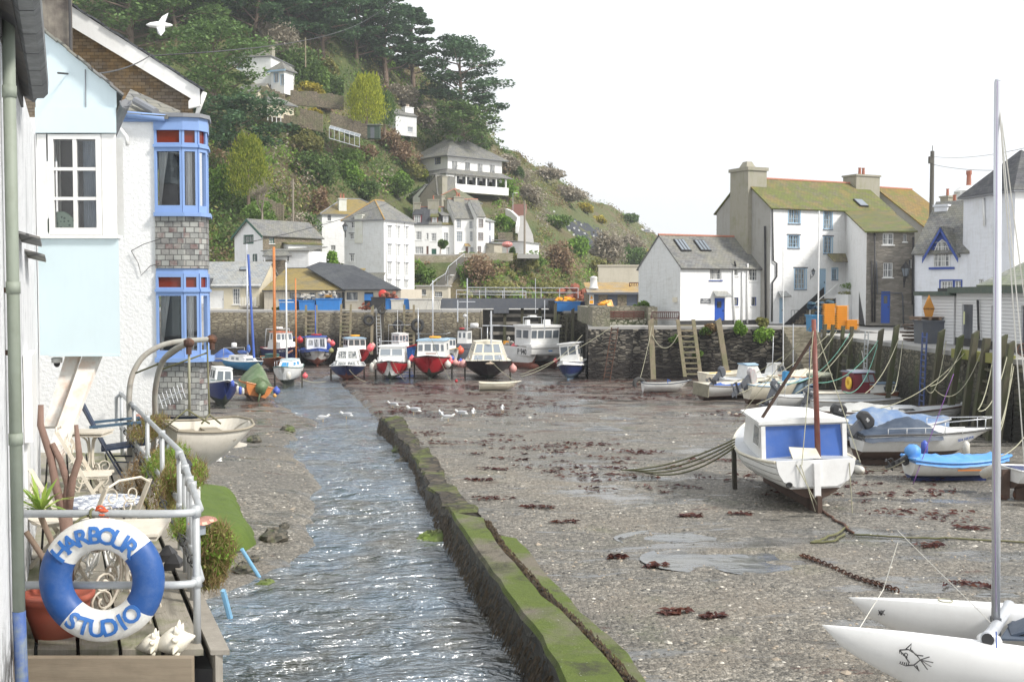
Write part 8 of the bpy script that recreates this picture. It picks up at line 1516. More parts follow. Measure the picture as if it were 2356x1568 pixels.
BFIX='motor_boat.012 -8.25 77.56 0.933 0.723;fishing_boat -5.52 78.56 0.921 0.739;cabin_cruiser.001 -11.2 76.82 1.015 0.687;motor_cruiser -1.69 78.59 1.015 0.659;fishing_boat.001 -17 98.07 0.942 0.695;fishing_boat.002 -19.9 97.72 0.792 0.624;fishing_boat.003 -13.5 97.46 0.823 0.666;fishing_boat.004 -9.22 94.99 0.499 0.762;fishing_boat.005 -5.13 93.18 0.478 0.688;fishing_boat.006 -3.95 95.49 0.534 0.724;fishing_boat.007 4.11 77.23 0.738 0.679;fishing_boat.008 -14.2 54.84 0.632 0.616;sailing_yacht -13.9 69.89 0.729 0.727;sailing_yacht.001 -19.76 83.5 0.728 0.489;sailing_boat.001 -18.37 86.86 0.656 0.549;covered_boat.001 -22.07 86.94 0.595 0.543;covered_boat.002 -13.66 58.73 0.651 0.689;dinghy -0.75 65.2 0.761 0.83;dinghy.001 8.68 63.64 0.63 0.778;work_catamaran 1.29 93.52 0.671 0.677;sailing_boat 6.8 28.05 0.996 0.823;cabin_cruiser 16.24 51.19 0.665 0.609;open_boat 14.49 43.11 0.774 0.668;covered_boat 12.9 38.03 0.813 0.895;speedboat 12.14 33.44 0.789 0.85;small_boat 11.89 30.06 0.801 0.824;motor_boat 13.66 27.3 0.706 0.624;motor_boat.001 11.64 59.24 0.766 0.794;open_boat.001 12.97 68.99 0.558 0.807;motor_boat.002 11.31 59.38 0.504 0.635;motor_boat.003 12.77 62.03 0.64625 0.877;motor_boat.004 12.87 55.76 0.586 0.925;motor_boat.005 16.08 68.43 0.531 0.623;motor_boat.006 17.4 67.07 0.53245 0.734;motor_boat.007 14.57 58.47 0.5 0.62;motor_boat.008 14.01 62.08 0.5772 0.685;motor_boat.009 13.37 51.28 0.538 0.718;motor_boat.010 15.51 50.25 0.699 0.603;motor_boat.011 13.95 57.53 0.54125 0.886'
for q_ in BFIX.split(';'):
 n_,*w_=q_.split();x_,y_,a_,b_=map(float,w_);o=bpy.data.objects[n_];o.location=(x_,y_,ground_z(x_,y_)-.03);o.scale=(a_,a_,b_)

# =============== ladders, posts, tyres, ropes
def ladder(label,top,bot,w,n,ang=0,mat=TIMBER,r=.09,rung=None,name='ladder',ext=.0,metal=False):
 top,bot=Vector(top),Vector(bot);e=thing(name,label,'ladder',bot,ang);d=top-bot;c,s_=math.cos(-ang),math.sin(-ang);d=Vector((c*d.x-s_*d.y,s_*d.x+c*d.y,d.z))
 for sx in(-1,1):
  m=MB();o=Vector((sx*w/2,0,0));a,b=o,o+d*(1+ext)
  if metal:m.tube([a,b],r,6)
  else:vs=[p+Vector((i*r,j*r*.8,0))for p in(a,b)for j in(-1,1)for i in(-1,1)];m.add(vs,[(0,2,3,1),(4,5,7,6),(0,1,5,4),(2,6,7,3),(0,4,6,2),(1,3,7,5)])
  m.build('stile',mat,e)
 for i in range(n):
  p=d*((i+.5)/n);m=MB()
  if metal:m.tube([p-Vector((w/2,0,0)),p+Vector((w/2,0,0))],r*.7,5)
  else:m.bb((p.x-w/2-.0,p.y-.10,p.z-.05),(p.x+w/2,p.y+.02,p.z+.05))
  m.build('rung',rung or mat,e)
 return e
def lad_uv(label,ut,vt,ub,vb,Y,Yb,wpx,n,**k):
 t,b=P(ut,vt,Y),P(ub,vb,Yb);return ladder(label,t,b,wpx*Y/F,n,**k)
lad_uv('wooden ladder on the back quay wall, leftmost of the three',716,712,716,800,100.6,100.2,24,9,ext=.12);lad_uv('wooden ladder on the back quay wall, middle of the three',796,710,794,800,100.6,100.2,22,10,ext=.12);lad_uv('wooden ladder on the back quay wall, rightmost of the three',941,708,941,800,100.6,100.2,22,10,ext=.08)
lad_uv('narrow metal ladder on the back quay wall beside the tyre',870,708,873,815,100.5,100,10,14,mat=GALV,r=.04,metal=True);lad_uv('thin rusty ladder low on the back quay wall behind boat F3583',797-0,760,797,820,100.3,100.2,9,8,mat=RUST,r=.03,metal=True)
lad_uv('tall pale wooden ladder leaning on the dark front quay wall',1578,742,1594,866,76.5,75.9,36,10,ext=.06,r=.12);lad_uv('rusty iron ladder fixed to the pier nose',1415,752,1395,880,76.5,76.3,15,14,mat=RUST,r=.035,metal=True)
lad_uv('dark ladder on the quay beyond the pier nose',1296,722,1290,800,100.6,100.2,20,8,mat=GTIMBER)
XQ=17.25
def sidelad(label,Y,w,zt,n,mat=GTIMBER,lean=.25,posts=True,metal=False,r=.1):
 return ladder(label,(XQ,Y,zt),(XQ-lean,Y,-5.1),w,n,R(90),mat,r,metal=metal,ext=.16 if posts else.02)
sidelad('green slimed wooden ladder, first along the side quay from its far corner',61.6,1.5,-2.15,7);sidelad('green slimed wooden ladder, second along the side quay from its far corner',58.2,1.5,-2.15,7)
sidelad('thin metal ladder on the side quay beyond the leaning posts',54.9,.5,-1.9,14,GALV,.1,False,True,.035);sidelad('blue topped metal ladder on the side quay between two posts',47.2,.5,-1.7,14,paint('blue_metal_ladder',(.05,.09,.25),.6,.5),.1,False,True,.04);sidelad('broad green wooden ladder nearest the camera on the side quay',40.6,1.1,-2.1,7,GTIMBER,.35,True,False,.13)
def post(label,base,top,r=.14,mat=GTIMBER,square=True):
 base,top=Vector(base),Vector(top);e=MB();d=top-base
 if square:vs=[p+Vector((i*r,j*r,(0 if p is base else(i*.5+.5)*r*1.2)))-base for p in(base,top)for j in(-1,1)for i in(-1,1)];e.add(vs,[(0,2,3,1),(4,5,7,6),(0,1,5,4),(2,6,7,3),(0,4,6,2),(1,3,7,5)])
 else:e.tube([(0,0,0),d],r,8)
 return tag(e.build('mooring_post',mat,loc=base),label,'post','timber posts against the quay walls')
for k,(ut,vt,ub,vb)in enumerate([(1497,738,1503,872),(1652,738,1672,858)]):post(('timber post on the dark front quay wall left of the tall ladder','timber post on the dark front quay wall right of the tall ladder')[k],P(ub,vb,76.0),P(ut,vt,76.6),.17,TIMBER)
for k,(Y,zt,ln)in enumerate([(50.5,-1.25,.5),(45.2,-1.3,.45),(43.3,-1.45,.5),(41.9,-1.25,.45),(39.5,-1.3,.5),(38.9,-1.5,.45),(52.6,-1.5,.3)]):
 n_=['third','fourth','fifth','sixth','eighth, nearest but one','ninth, nearest','second'][k];post('slanting green timber post on the side quay, %s from its far corner'%n_,(XQ-.35-ln*.3,Y,-5.3),(XQ-.05,Y,zt-.25),.11)
post('timber post at the far end of the back quay ladder group',P(855,815,100.3),P(857,705,100.5),.12,TIMBER);post('timber post right of the narrow metal ladder',P(880,815,100.3),P(880,700,100.5),.12,DTIMBER);post('dark timber post in the corner beyond the pier nose',P(1316,810,100.3),P(1318,712,100.5),.14,GTIMBER);post('short timber post on the quay beyond the gate',P(1276,790,100.3),P(1278,700,100.5),.14,GTIMBER)
m=MB();m.bb((17.2,39.2,-2.5),(17.5,44.2,-2.15));tag(m.build('timber_kerb',wood('yellow_green_kerb',(.2,.2,.05),(.32,.3,.1),(.15,.19,.03))),'yellow green timber kerb along the near edge of the side quay','kerb')
def tyre(label,pos,r=.42,rot=(90,0,0)):
 m=MB();m.torus((0,0,0),r*.72,r*.28,None,22,8);o=m.build('tyre',RUBBER,None,True,loc=pos);o.rotation_euler=tuple(R(a)for a in rot);return tag(o,label,'tyre','old tyres used as quay fenders')
tyre('tyre hanging high on the back quay wall beside the metal ladder',P(849,736,100.3),.52);tyre('tyre on the back quay wall left of the right wooden ladder',P(917,748,100.2),.5);tyre('tyre on the back quay wall right of the right wooden ladder',P(961,748,100.2),.62);tyre('tyre lying at the foot of the dark wall beside the white dinghy',P(1471,884,69),.48,(75,0,25));tyre('small tyre at the quay edge above the metal ladder',P(878,713,100.4),.38,(75,0,10))
def rope(label,a,b,sag=.4,mat=ROPE,r=.018,name='mooring_rope',grp='mooring ropes across the harbour',cat='rope'):
 a,b=Vector(a),Vector(b);m=MB();n=14;m.tube([a.lerp(b,i/n)-Vector((0,0,sag*4*(i/n)*(1-i/n)))-a for i in range(n+1)],r,4);return tag(m.build(name,mat,None,True,loc=a),label,cat,grp)
XE=17.3
RP=[((XE,61,-2.0),P(1700,905,50),ROPE),((XE,60.2,-2.0),P(1740,930,46),ROPE),((XE,57.6,-1.9),P(1790,880,48),GROPE),((XE,57,-2.0),P(1830,905,45),ROPE),((XE,53,-2.0),P(1880,880,44),GROPE),((XE,53.2,-2.1),P(1940,900,42),GROPE),((XE,50.5,-2.0),P(1990,905,40),ROPE),((XE,50,-2.1),P(2050,905,39),ROPE),((XE,45,-1.9),P(2130,893,40),ROPE),((XE,43.3,-2.0),P(2140,888,40),ROPE),((XE,43,-2.2),P(1960,945,38),ROPE),((XE,41.5,-2.0),P(2150,895,39),ROPE),((XE,40.5,-2.1),P(2250,942,34),ROPE),((XE,39.3,-1.9),P(2252,945,33),ROPE),((XE,39,-2.3),P(2285,1000,30),ROPE),((XE,38.9,-2.5),P(2290,1005,30),ROPE),((18,37.3,-2.4),P(2300,1050,27),ROPE)]
LB=['slack rope','mooring rope','taut rope','thin rope']
WHR=['far corner of the side quay to the outboard boats','first side ladder to the outboard boats','gap between the green ladders to the cabin boats','second side ladder to the cabin boats','leaning post past the red wheelhouse','leaning post over the red wheelhouse roof','third side post to the brown bowed cruiser','third side post to the cruiser deck','fourth side post to the cruiser pulpit','fifth side post to the cruiser pulpit','fifth side post to the boats behind the canvas cabin','sixth side post to the cruiser bow','broad ladder to the grey covered clinker boat','eighth side post to the clinker bow','nearest side post to the speedboat','nearest quay edge to the speedboat bow','quay end to the small cream boat']
for i,(a,b,mt)in enumerate(RP):rope('%s running from the %s'%(('pale','green')[mt is GROPE]+' rope',WHR[i]),a,b,.35+.25*(i%3),mt,.018)
for k in range(4):rope(['upper','second','third','lowest'][k]+' weedy rope stretched from the canvas cabin boat to the mud',P(1690,1010+6*k,27.5),GM(1430+12*k,1084)+Vector((0,0,.04)),.18+.06*k,WROPE,.022)
rope('long pale rope from the white dinghy to the pier nose',GM(1195,880)+Vector((0,0,.5)),P(1412,748,76.8),.3,ROPE);rope('second pale rope from the white dinghy to the pier nose',GM(1198,882)+Vector((0,0,.45)),P(1340,770,77),.5,ROPE)
rope('rope hanging from the pier post to the tyre by the dinghy',P(1500,750,76),P(1470,880,70),.2,ROPE);rope('rope looped between the tall ladder and the left pier post',P(1500,770,76.2),P(1560,770,76.2),.9,ROPE,.03);rope('dark line from the quay steps down to the outboard boats',P(1840,790,72),P(1690,880,55),.2,WROPE)
for k,(u,v,du)in enumerate([(690,870,60),(903,830,30),(993,780,45),(1130,830,60),(803,850,38)]):
 rope(['mooring line from the white yacht to the mud','mooring line down the red bow panel','pale line down the red fishing boat bow','anchor line from the black motor cruiser to the mud','line from the navy cruiser bow to its fender'][k],P(u,v,72),GM(u+du,878)+Vector((0,0,.03)),.15,ROPE,.02)
m=MB();A,B=GM(1845,1300),GM(2075,1388);n=34
for i in range(n):
 p=A.lerp(B,i/n);p.z=ground_z(p.x,p.y)+.035;p.y+=.12*math.sin(i*.25);m.torus(p,.045,.013,Matrix.Rotation(math.atan2((B-A).y,(B-A).x),3,'Z')@Matrix.Diagonal((1.5,.8,1)).to_3x3()@(Matrix.Rotation(R(90),3,'X')if i%2 else Matrix.Identity(3)),8,4)
tag(m.build('rusty_chain',RUST),'rusty chain lying on the mud towards the catamaran bows','chain')
def gline(label,uv,mat,r=.02,name='mud_rope'):
 m=MB();pts=[]
 for(a,b),(c,d)in zip(uv,uv[1:]):
  for i in range(6):p=GM(lerp(a,c,i/6),lerp(b,d,i/6));p.z=ground_z(p.x,p.y)+.03;pts.append(p+Vector((rnd.uniform(-.03,.03),rnd.uniform(-.04,.04),0)))
 m.tube(pts,r,5);tag(m.build(name,mat,None,True),label,'rope')
gline('weedy rope tangled on the mud below the rudder of the canvas cabin boat',[(1855,1165),(1900,1195),(1940,1225),(1965,1245)],RUST,.03);gline('rope curving on the mud back to the rusty chain',[(1950,1230),(1900,1255),(1865,1265),(1920,1262),(1945,1240)],WROPE,.025);gline('long weedy ground rope running right across the mud',[(1965,1245),(2060,1255),(2200,1258),(2420,1266)],WROPE,.02)
rope('purple line falling from the speedboat past its hull to the mud',P(2194,860,30)*1.0,GM(2100,1115),.0,PURPLE,.012);rope('pale line from the small cream boat to the cream fender',P(2080,1060,27),GM(2000,1088)+Vector((0,0,.1)),.1,ROPE,.014)
for k,(u,vt,vb,Y,r_,mt,l)in enumerate([(1802,565,840,62,.03,WHITE,'thin white aerial rising from the outboard boats in front of the tall house'),(1825,745,850,58,.03,ALU,'short aluminium pole among the outboard boats'),(1075,640,760,84,.05,ALU,'aluminium mast in front of the footbridge girder'),(1253,690,760,84,.04,ALU,'thin aerial mast above the P 940 wheelhouse'),(1232,640,720,90,.03,ALU,'whip aerial leaning in front of the hillside bank'),(1053,690,740,80,.05,ALU,'short grey pole behind the red fishing boat'),(1130,715,790,78,.07,ALU,'stout mast between the black cruiser and P 940')]):
 a,b=P(u,vb,Y),P(u,vt,Y);m=MB();m.tube([(0,0,0),b-a],r_,6)
 if k in(2,6):zz=(b-a).z;m.tube([(-.6,0,zz*.55),(.6,0,zz*.55)],.03,4)
 tag(m.build('pole_mast',mt,loc=a),l,'mast')
e=thing('flagpole','tall white flagpole in front of the tall house by the crates','flagpole',(P(1882,0,67).x,66.2,-2.27));m=MB();m.tube([(0,0,0),(0,0,zof(485,66.2)+2.27)],.045,8);m.build('pole',WHITE,e)
def wire(label,a,b,sag,r=.02):rope(label,a,b,sag,BLACK,r,'overhead_wire','overhead wires','wire')
wire('overhead wire crossing the slope from the terrace villa to the left edge',P(1120,322,215),P(560,560,70),2.5,.025);wire('upper overhead wire crossing the pine crowns',P(900,0,160),P(330,130,30),1.5,.02)
wire('wire from the telegraph pole to the right edge',P(2145,378,84),P(2400,384,60),.3,.015);wire('second wire from the telegraph pole towards the tall mast',P(2145,360,84),P(2400,330,50),.3,.012)
def gull(label,u,v,Y=None,head=0,s=.22,z=None):
 p=GM(u,v)if Y is None else P(u,v,Y)
 if Y is None:p.z=max(ground_z(p.x,p.y),zm(p.y)-.12)
 if z is not None:p.z=z
 e=thing('gull',label,'gull',p,R(head),'gulls standing about the river');m=MB();m.lathe([(.01,-.30),(.05,-.2),(.085,-.05),(.08,.06),(.05,.14),(.045,.19),(.035,.23),(.012,.27)],(0,0,.2),10,0,Matrix.Rotation(R(80),3,'Y'));m.ell((.27,0,.30),.045,8,6);m.tube([(.17,0,.23),(.26,0,.30)],[.05,.035],8);m.build('body',WHITE,e,True)
 m=MB()
 for s_ in(-1,1):m.ell((-.04,s_*.07,.235),(.2,.025,.06),8,5)
 m.build('wings',paint('gull_grey',(.42,.43,.45),.7),e,True);m=MB();m.tube([(.30,0,.30),(.36,0,.285)],[.014,.003],5);m.tube([(.02,.03,.16),(.02,.03,0)],.008,4);m.tube([(.02,-.03,.16),(.02,-.03,0)],.008,4);m.build('bill_and_legs',paint('gull_yellow',(.7,.5,.25),.5),e)
 e.scale=(s/.22*1.15,)*3;return e
G_=[(742,964,20,'gull at the left water edge, furthest left of the standing gulls'),(798,957,170,'gull wading in the river above the wall tip'),(905,940,160,'gull standing just beyond the tip of the narrow wall'),(1015,956,110,'gull left of the group on the wet mud'),(1030,968,10,'gull lowest of the group on the wet mud'),(1062,954,170,'gull in the middle of the group on the wet mud'),(1089,957,90,'upright gull at the right of the group on the wet mud'),(1156,948,90,'lone gull furthest right on the mud')]
for u,v,hd,l in G_:gull(l,u,v,None,hd,.19)
gull('young grey gull standing on the narrow weedy wall',953,995,None,160,.2,-4.55)
e=thing('flying_gull','white gull flying in front of the pines at the top left','gull',P(368,58,24));m=MB();m.lathe([(.01,-.28),(.05,-.2),(.075,-.05),(.07,.06),(.045,.16),(.03,.22),(.01,.26)],(0,0,0),10,0,Matrix.Rotation(R(100),3,'Y'));m.build('body',WHITE,e,True)
for s_,zt in((-1,-.22),(1,.22)):m=MB();m.slab([(-.09,0,.0),(.09,0,.0),(.13+.08*s_,.0+s_*.14,zt*.6),(.20*s_+.1,s_*.34,zt),(.0+.12*s_,s_*.2,zt*.75)],.01);m.build('wing',paint('gull_wing',(.6,.61,.62),.7),e)
e.rotation_euler=(R(10),R(-15),R(25))
gull('gull perched on the cottage ridge',1488,540,92,160,.3)

# =============== foreground terrace and studio
DZ=-2.3;DV=Vector((-.373,.928,0))
def dk(s_,t_,z=0):return Vector((-2.0-s_,7.1,DZ+z))+DV*t_
OLDW=NT('peeling_white_wall');_p=OLDW.pos();_n=OLDW.noise(OLDW.mapping(_p,(1,1,.35)),3.2,8,.78);_c=OLDW.mix(OLDW.ramp(_n,[(.52,0),(.60,.55)]),(.80,.81,.82),(.42,.43,.44));_c=OLDW.mix(OLDW.ramp(OLDW.noise(_p,7,7,.75),[(.63,0),(.69,.9)]),_c,(.20,.20,.21))
_z=OLDW.new('ShaderNodeSeparateXYZ');OLDW.link(_p,_z.inputs[0]);_c=OLDW.mix(OLDW.math('MULTIPLY',OLDW.ramp(OLDW.noise(_p,3.5,6,.7),[(.45,0),(.55,1)]),OLDW.ramp(OLDW.math('ADD',OLDW.math('MULTIPLY',_z.outputs[2],.5),1.3),[(.2,1),(.42,0)])),_c,(.06,.055,.05));OLDW.bump(OLDW.noise(_p,6,8,.75),.9,.06);OLDW=OLDW.fin(_c,.85)
PBLUE=paint('pale_duck_egg_paint',(.60,.71,.745),.55,.12,(.45,.5,.45),2);BAYB=paint('bay_window_blue',(.22,.34,.61),.45,.15,(.10,.15,.35))
def strip(name,mat,pts,w,th,par=None):pass
e=thing('timber_deck','narrow grey timber deck running along the white studio wall','deck',(0,0,0));m=MB()
for i in range(8):
 s0=-.05+i*.27;tcuts=[0,rnd.uniform(2,3.2),rnd.uniform(4.6,6),rnd.uniform(7,8),9.7]
 for a,b in zip(tcuts,tcuts[1:]):q=[dk(s0+.012,a+.006),dk(s0+.012,b-.006),dk(s0+.258,b-.006),dk(s0+.258,a+.006)];z=rnd.uniform(-.004,.004);m.slab([p+Vector((0,0,z))for p in q[::-1]],.04)
t=NT('grey_deck_boards');p=t.mapping(t.pos(),(1,1,1),(0,0,0),(0,0,R(-21.9)));n=t.noise(t.mapping(p,(16,1.2,1)),1.5,7,.7,.6);kn=t.noise(t.mapping(p,(3,1.2,1)),1.3,3,.5,3);c=t.mix(n,(.19,.17,.135),(.40,.37,.31));c=t.mix(t.ramp(kn,[(.62,0),(.7,.5)]),c,(.12,.10,.08))
c=t.mix(t.ramp(t.noise(t.pos(),1.5,6,.7),[(.5,0),(.65,.7)]),c,(.14,.16,.05));t.bump(n,.5,.01);m.build('boards',t.fin(c,.85),e)
m=MB();q=[dk(-.1,.05,-.2),dk(-.1,9.7,-.2),dk(2.2,9.7,-.2),dk(2.2,.05,-.2)];m.slab(q[::-1],.1);m.build('underframe',BLACK,e)
m=MB();m.bb((-3.5,6.93,-2.9),(-1.99,6.99,-2.262));m.build('front_board',wood('brown_front_board',(.17,.13,.09),(.30,.25,.18),None,.8,(1.5,1.5,14)),e)
m=MB();a,b=dk(-.10,-.1),dk(-.10,9.7);m.slab([a+Vector((0,0,.06)),b+Vector((0,0,.06)),b-Vector((0,0,.5)),a-Vector((0,0,.5))],.045);m.slab([a+Vector((-.03,0,.065)),a+Vector((.09,0,.065)),b+Vector((.09,0,.065)),b+Vector((-.03,0,.065))],.03);m.build('side_board',GREYW,e)
m=MB();m.slab([dk(.5,2.5,-.11),dk(.5,9.6,-.11),dk(.5,9.6,-3.2),dk(.5,2.5,-3.2)],.5);tag(m.build('deck_wall',rubble('dark_footing_stone',[(.10,.09,.07),(.17,.155,.12)],(.05,.045,.035),.4,.25,bump=.9,moss=((.08,.12,.03),.5))),'dark stone footing under the timber deck','wall')
m=MB()
def wx(Y):return-3.2-.383*(Y-7.2)
for z0,z1 in((-5.2,1.68),):m.add([(wx(3.5),3.5,z0),(wx(12.2),12.2,z0),(wx(12.2),12.2,z1),(wx(3.5),3.5,z1)],[(0,1,2,3)]);m.add([(wx(3.5)-1,3.5,z0),(wx(12.2)-1,12.2,z0),(wx(12.2)-1,12.2,z1),(wx(3.5)-1,3.5,z1)],[(3,2,1,0)]);m.add([(wx(3.5)-1,3.5,z1),(wx(3.5),3.5,z1),(wx(12.2),12.2,z1),(wx(12.2)-1,12.2,z1)],[(0,1,2,3)])
e=thing('near_studio','near white building with peeling paint along the left edge','building',(0,0,0));m.build('wall',OLDW,e)
m=MB();a,b=Vector((wx(4)+.22,4,1.66)),Vector((wx(9)+.16,9.0,1.66));V=[Vector((0,0,0))]
for k in range(9):
 a0,b0=a.lerp(b,k/9),a.lerp(b,(k+1)/9-.004);
 prf=[(-.09,.0),(-.085,-.09),(-.05,-.125),(.03,-.125),(.065,-.09),(.07,.0)];vs=[p+Vector((x,0,z))for p in(a0,b0)for x,z in prf];m.add(vs,[(i,i+1,7+i,6+i)for i in range(5)]+[(0,6,11,5),tuple(range(6)),(11,10,9,8,7,6)])
m.build('gutter',paint('weathered_lead_gutter',(.13,.135,.14),.6,.7,(.3,.32,.32),5),e);m=MB();m.slab([(wx(4)+.02,4,1.5),(wx(9.2)+.02,9.2,1.5),(wx(9.2)+.02,9.2,1.68),(wx(4)+.02,4,1.68)],.03);m.slab([(wx(4)+.15,4,1.62),(wx(9.3)+.15,9.3,1.62),(wx(9.3)-1,9.3,2.3),(wx(4)-1,4,2.3)],.08);m.build('eaves',paint('dark_eave_board',(.07,.07,.075),.7,.5),e)
m=MB();m.slab([(wx(8.7)+.07,8.7,-1.15),(wx(9.6)+.07,9.6,-1.15),(wx(9.6)+.07,9.6,-.48),(wx(8.7)+.07,8.7,-.48)],.06);m.slab([(wx(8.75)+.02,8.75,-1.6),(wx(9.3)+.02,9.3,-1.6),(wx(9.3)+.02,9.3,-1.1),(wx(8.75)+.02,8.75,-1.1)],.05);m.build('white_panel',WHITE,e)
for k,(Y,z)in enumerate(((8.2,.42),(9.3,.33))):m=MB();m.slab([(wx(Y)-.01,Y,z+.04),(wx(Y)+.16,Y+.02,z-.01),(wx(Y+.7)+.16,Y+.7,z-.04),(wx(Y+.7)-.01,Y+.7,z)],.015);m.build('slate_ledge',SL_GREY,e)
m=MB();x_,y_=-2.955,6.7;m.tube([(x_,y_,2.2),(x_,y_,-1.9)],.036,12);[m.tube([(x_,y_,z),(x_,y_,z+.07)],.041,12)for z in(1.15,.0,-.9)];e2=thing('drainpipe','sage green drainpipe with a blue painted foot at the left edge','drainpipe',(0,0,0));m.build('pipe',paint('sage_green_pipe',(.24,.27,.22),.6,.35,(.12,.13,.08),5),e2,True)
m=MB();m.tube([(x_,y_,-1.9),(x_+.02,y_,-2.9)],.038,12);m.build('painted_foot',paint('flaking_blue_pipe',(.05,.10,.28),.7,.9,(.22,.24,.16),6),e2,True);m=MB();[m.tube([(x_-.12,y_,z),(x_-.02,y_,z)],.018,6)for z in(.02,-.35)];m.build('bracket',RUST,e2)
def X(u,Y):return P(u,700,Y).x
Yb=12.0;e=thing('window_box','projecting pale blue window bay with a six pane white sash over the deck','window bay',(0,0,0));xl,xr=X(90,Yb),X(275,Yb);sk=-.41
def box_sk(m,x0,x1,z0,z1,y0,dep):m.prism([(x0,y0),(x1,y0),(x1+sk*dep,y0+dep),(x0+sk*dep,y0+dep)],z0,z1)
Z=lambda v:zof(v,Yb)
m=MB();box_sk(m,xl,xr,Z(817),Z(549),Yb,2.6);m.bb((xl+.1,Yb-.015,Z(817)-.01),(xr-.004,Yb+.02,Z(817)+.012));m.build('lower_panel',PBLUE,e)
m=MB();box_sk(m,xl,xr,Z(306),Z(248),Yb-.02,2.6);m.prism([(xl,Yb),(xr,Yb),(xr+sk*2.6,Yb+2.6),(xl+sk*2.6,Yb+2.6)],Z(248)+.003,lambda p:Z(205)+(xr-p[0]+(sk*2.6 if p[1]>Yb+1 else 0))*.80,0);m.build('gable',PBLUE,e)
m=MB();m.bb((X(205,Yb)-.003,Yb-.012,Z(250)),(X(205,Yb)+.004,Yb-.001,Z(160)));m.build('joint',FLINT,e)
m=MB();box_sk(m,xl,xl+.10,Z(541),Z(308),Yb+.01,2.5);m.bb((X(238,Yb),Yb+.01,Z(541)),(xr-.03,Yb+.05,Z(308)));box_sk(m,xl+.11,xr-.05,Z(541),Z(308),Yb+.32,2.2);m.build('side_board',WHITE,e)
w0,w1,h0,h1=X(116,Yb),X(237,Yb),Z(540),Z(309);m=MB();m.bb((w0,Yb+.0,h0),(w0+.055,Yb+.06,h1));m.bb((w1-.055,Yb,h0),(w1,Yb+.06,h1));m.bb((w0+.055,Yb,h0),(w1-.055,Yb+.06,h0+.075));m.bb((w0+.055,Yb,h1-.05),(w1-.055,Yb+.06,h1));cx=(w0+w1)/2
m.bb((cx-.02,Yb+.004,h0+.075),(cx+.02,Yb+.05,h1-.05));[m.bb((w0+.055,Yb+.006,lerp(h0+.07,h1-.05,k/3)-.017),(w1-.055,Yb+.048,lerp(h0+.07,h1-.05,k/3)+.017))for k in(1,2)];w=m.build('window',WHITE,e)
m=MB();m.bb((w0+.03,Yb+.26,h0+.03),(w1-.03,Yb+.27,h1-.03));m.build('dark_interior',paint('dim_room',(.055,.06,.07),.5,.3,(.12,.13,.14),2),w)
def curtain(par,x0,x1,z0,z1,y,mat,pinch=0,k=7):
 m=MB();n=26;vs=[]
 for j,z in((0,z0),(1,(z0+z1)/2),(2,z1)):
  for i in range(n+1):t=i/n;xx=lerp(x0,x1,t);xx=lerp(xx,x0,pinch*(1 if j==0 else.55 if j==1 else 0))if pinch>0 else xx;vs.append((xx,y+.014*math.sin(t*k*6.28)+.004*math.sin(t*19),z))
 m.add(vs,[(r*(n+1)+i,r*(n+1)+i+1,(r+1)*(n+1)+i+1,(r+1)*(n+1)+i)for r in(0,1)for i in range(n)]);return m.build('curtain',mat,par,True)
CURT=paint('blue_grey_curtain',(.30,.36,.43),.9,.4,(.45,.48,.52),9);CURW=paint('white_curtain',(.72,.73,.72),.9,.2)
curtain(w,cx+.03,X(215,Yb),h0+.07,h1-.05,Yb+.16,CURT);curtain(w,X(213,Yb),w1-.05,h0+.07,h1-.05,Yb+.15,CURW,0,4)
m=MB();m.lathe([(.155,0),(.15,.015),(.1,.02)],(w0+.085,Yb+.10,h0+.10),24,0,Matrix.Rotation(R(90),3,'X'));t=NT('patterned_green_plate');v=t.new('ShaderNodeTexVoronoi');t.link(t.tc.outputs['Object'],v.inputs['Vector']);v.inputs['Scale'].default_value=26;m.build('green_plate',t.fin(t.mix(t.ramp(v.outputs['Distance'],[(.3,0),(.36,1)]),(.08,.16,.12),(.32,.45,.36)),.4),w)
GL=NT('window_pane_glass');g1=GL.new('ShaderNodeBsdfGlossy');g1.inputs['Roughness'].default_value=.02;g2=GL.new('ShaderNodeBsdfTransparent');fr=GL.new('ShaderNodeFresnel');fr.inputs[0].default_value=1.6;mx=GL.new('ShaderNodeMixShader');GL.link(fr.outputs[0],mx.inputs[0]);GL.link(g2.outputs[0],mx.inputs[1]);GL.link(g1.outputs[0],mx.inputs[2]);GL.link(mx.outputs[0],GL.n['Material Output'].inputs[0]);GL=GL.mat
m=MB();m.bb((w0+.04,Yb+.025,h0+.04),(w1-.04,Yb+.03,h1-.04));m.build('pane',GL,w)
m=MB();m.bb((xl,Yb-.04,Z(549)+.002),(xr+.01,Yb+.1,Z(541)));m.build('sill',WHITE,e)
def rk(u,v,Y):return P(u,v,Y)
m=MB();A,B=rk(60,30,Yb),rk(287,215,Yb);bk=Vector((sk*2.6,2.6,0));n=9
for i in range(n):
 a,b=A.lerp(B,i/n),A.lerp(B,(i+1)/n+.02);o=Vector((0,-.07+rnd.uniform(-.015,.015),.012*(i%2)));m.slab([a+o,b+o,b+bk+o,a+bk+o],.02)
m.build('roof',SL_GREY,e);m=MB();g0=rk(289,232,Yb-.05);m.torus(g0,.055,.012,Matrix.Rotation(R(90),3,'X'),10,5,0,math.pi,2*math.pi);m.slab([g0+Vector((-.06,.02,0)),g0+Vector((.06,.02,0)),g0+Vector((.04,.02,-.06)),g0+Vector((-.04,.02,-.06))],.01);m.tube([g0+Vector((0,0,-.03)),g0+Vector((sk*2.5,2.5,-.03))],.05,8);m.build('gutter',FLINT,e)
m=MB();m.lathe([(.02,0),(.055,.0),(.06,.05),(.035,.06)],rk(131,834,Yb+.3),14);o=m.build('camera_dome',WHITE,e,True);m=MB();m.ell(rk(131,836,Yb+.3),(.035,.035,.04));m.build('camera_lens',BLACK,o,True)
